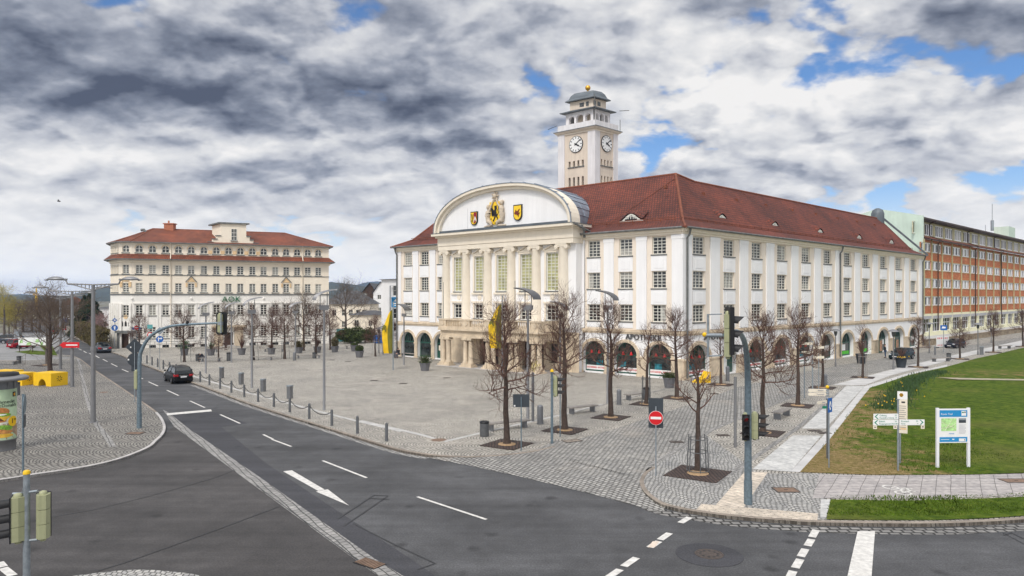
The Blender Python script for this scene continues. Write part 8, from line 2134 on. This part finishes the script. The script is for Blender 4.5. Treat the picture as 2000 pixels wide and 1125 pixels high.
def puffs(ox, oy, oz):
    v = cvec(ox, oy, oz, 1, 1.15)
    n = NZ(v, 2.6, 9, .58, .05)
    w = N('ShaderNodeTexNoise', noise_dimensions='2D'); w.inputs['Scale'].default_value = 6; w.inputs['Detail'].default_value = 4; LK(v, w.inputs['Vector'])
    wv = N('ShaderNodeVectorMath', operation='SCALE'); wv.inputs['Scale'].default_value = .22; LK(w.outputs['Color'], wv.inputs[0])
    av = N('ShaderNodeVectorMath', operation='ADD'); LK(v, av.inputs[0]); LK(wv.outputs[0], av.inputs[1])
    f = N('ShaderNodeTexVoronoi', feature='SMOOTH_F1', voronoi_dimensions='2D'); f.inputs['Scale'].default_value = 5.5; f.inputs['Smoothness'].default_value = .7; f.inputs['Detail'].default_value = 2; f.inputs['Roughness'].default_value = .45
    LK(av.outputs[0], f.inputs['Vector'])
    return MT('ADD', MT('MULTIPLY', n, .70), MT('MULTIPLY', MT('SUBTRACT', .8, f.outputs['Distance']), .36))
base = puffs(3.1,1.7,2.0)
base2 = puffs(3.1+.02,1.7-.06,2.02)      # the same puffs a step towards the sun: the difference is their lit side
big = NZ(cvec(9.4,4.2,7.0,1,1.2), .9, 4, .5)
fine = NZ(cvec(1.0,8.0,4.0,1,1.4), 9, 6, .6)
holes = addall([gauss(23.8,19.8,3.6,3.2,.27), gauss(13.5,16.5,3,2,.07), gauss(-33,14.5,4,2,-.2), gauss(3.0,11.5,3.4,2.8,.25), gauss(10.8,10.5,3.2,2.6,.25), gauss(31,7.5,9,2.0,.17), gauss(21,14.5,3,2.0,.08), gauss(-18,24,6,2,.05)])
dens = MT('SUBTRACT', MT('ADD', MT('ADD', MT('MULTIPLY', base, 1.0), MT('MULTIPLY', big, .30)), .15), holes)
cover = SS(dens, .45, .565)
dark = addall([gauss(-31,17.5,13,4.2,.95), gauss(-20,14.2,17,2.6,.75), gauss(-12,18.5,9,4.0,.5), gauss(-6,15.5,8,2.8,.55), gauss(33,16,7,5,.6), gauss(-2,22,9,3,.45), gauss(20,22.5,11,2.5,.35), gauss(-18,9.2,8,1.5,.5), gauss(-31,12.3,8,1.6,.4), gauss(8,17.5,5,2,.25), gauss(30,9.2,7,1.0,.3)])
bright = addall([gauss(-34,9.8,9,2.0,.25), gauss(-20,11.2,12,1.5,.4), gauss(-35,22.3,5,1.5,.6), gauss(16,13.5,9,3,.3), gauss(34,10.5,5,1.6,.5), gauss(-2,8.7,6,1.5,.45), gauss(21,15.5,8,3,.3), gauss(-26,5,18,3,.2)])
lit = MT('MULTIPLY', MT('MULTIPLY', MT('SUBTRACT', base, base2), 1.7), MT('ADD', .5, MT('MULTIPLY', SS(el, R(3), R(14)), .5)))
shade = MT('ADD', MT('ADD', MT('ADD', .67, lit), MT('MULTIPLY', MT('SUBTRACT', fine, .5), .22)), MT('SUBTRACT', MT('MULTIPLY', bright, .55), MT('MULTIPLY', MT('MULTIPLY', dark, .50), MT('ADD', .30, MT('MULTIPLY', base, 1.15)))))
shade = MT('ADD', shade, MT('MULTIPLY', MT('SUBTRACT', .5, big), .55))
rp_ = N('ShaderNodeValToRGB'); e = rp_.color_ramp.elements; e[0].position = 0.0; e[0].color = (.085,.10,.145,1); e[1].position = 1.0; e[1].color = (.9,.885,.87,1)
for p, c in ((.22,(.19,.215,.275)),(.42,(.34,.365,.43)),(.6,(.55,.565,.61)),(.78,(.72,.725,.74))): q = e.new(p); q.color = (*c,1)
LK(shade, rp_.inputs[0])
blue = MX(1.0, MX(1.0, sky.outputs[0], (.115,.115,.115), 'MULTIPLY'), (.62,.85,1.12), 'MULTIPLY')
blue = MX(MT('MULTIPLY', SS(el, R(14), R(2)), .35), blue, (.62,.7,.8))
c = MX(cover, blue, rp_.outputs[0])
# pale milky band low over the horizon
c = MX(MT('MULTIPLY', SS(el, R(8.5), R(.5)), .85), c, (.98,.965,.93))
# gain added to the sky out of view, overhead and sunward, to light walls
sdv = N('ShaderNodeCombineXYZ'); 
for i in range(3): sdv.inputs[i].default_value = sd[i]
dt = N('ShaderNodeVectorMath', operation='DOT_PRODUCT'); LK(tc.outputs['Generated'], dt.inputs[0]); LK(sdv.outputs[0], dt.inputs[1])
gain = MT('ADD', MT('ADD', 1.0, MT('MULTIPLY', SS(el, R(26), R(60)), .7)), MT('MULTIPLY', SS(dt.outputs['Value'], .2, 1.0), .8))
# low sky brightened to make up for light lost in the haze box
gain = MT('MULTIPLY', gain, MT('EXPONENT', MT('MULTIPLY', MT('MINIMUM', MT('DIVIDE', 122.0, MT('MAXIMUM', dz, .005)), 5500.0), HAZE*.5)))
cm = N('ShaderNodeVectorMath', operation='SCALE'); LK(c, cm.inputs[0]); LK(gain, cm.inputs['Scale'])
LK(cm.outputs[0], bg.inputs['Color']); bg.inputs['Strength'].default_value = 1.0
wd.cycles.sampling_method = 'MANUAL'; wd.cycles.sample_map_resolution = 512
cd = bpy.data.cameras.new('camera'); cam = bpy.data.objects.new('camera', cd); COL.objects.link(cam)
cam.location = (0,0,H); cam.rotation_euler = (R(90),0,0); cd.sensor_width = 36; cd.lens = 36*F/2000; cd.shift_y = (HOR-562.5)/2000; cd.clip_start = .2; cd.clip_end = 20000
SC.camera = cam
SC.view_settings.view_transform = 'Standard'; SC.view_settings.look = 'None'; SC.view_settings.exposure = 0.0; SC.view_settings.gamma = 1.0
SC.cycles.max_bounces = 6; SC.cycles.diffuse_bounces = 3; SC.cycles.volume_bounces = 0; SC.cycles.use_denoising = True; SC.cycles.denoising_prefilter = 'ACCURATE'
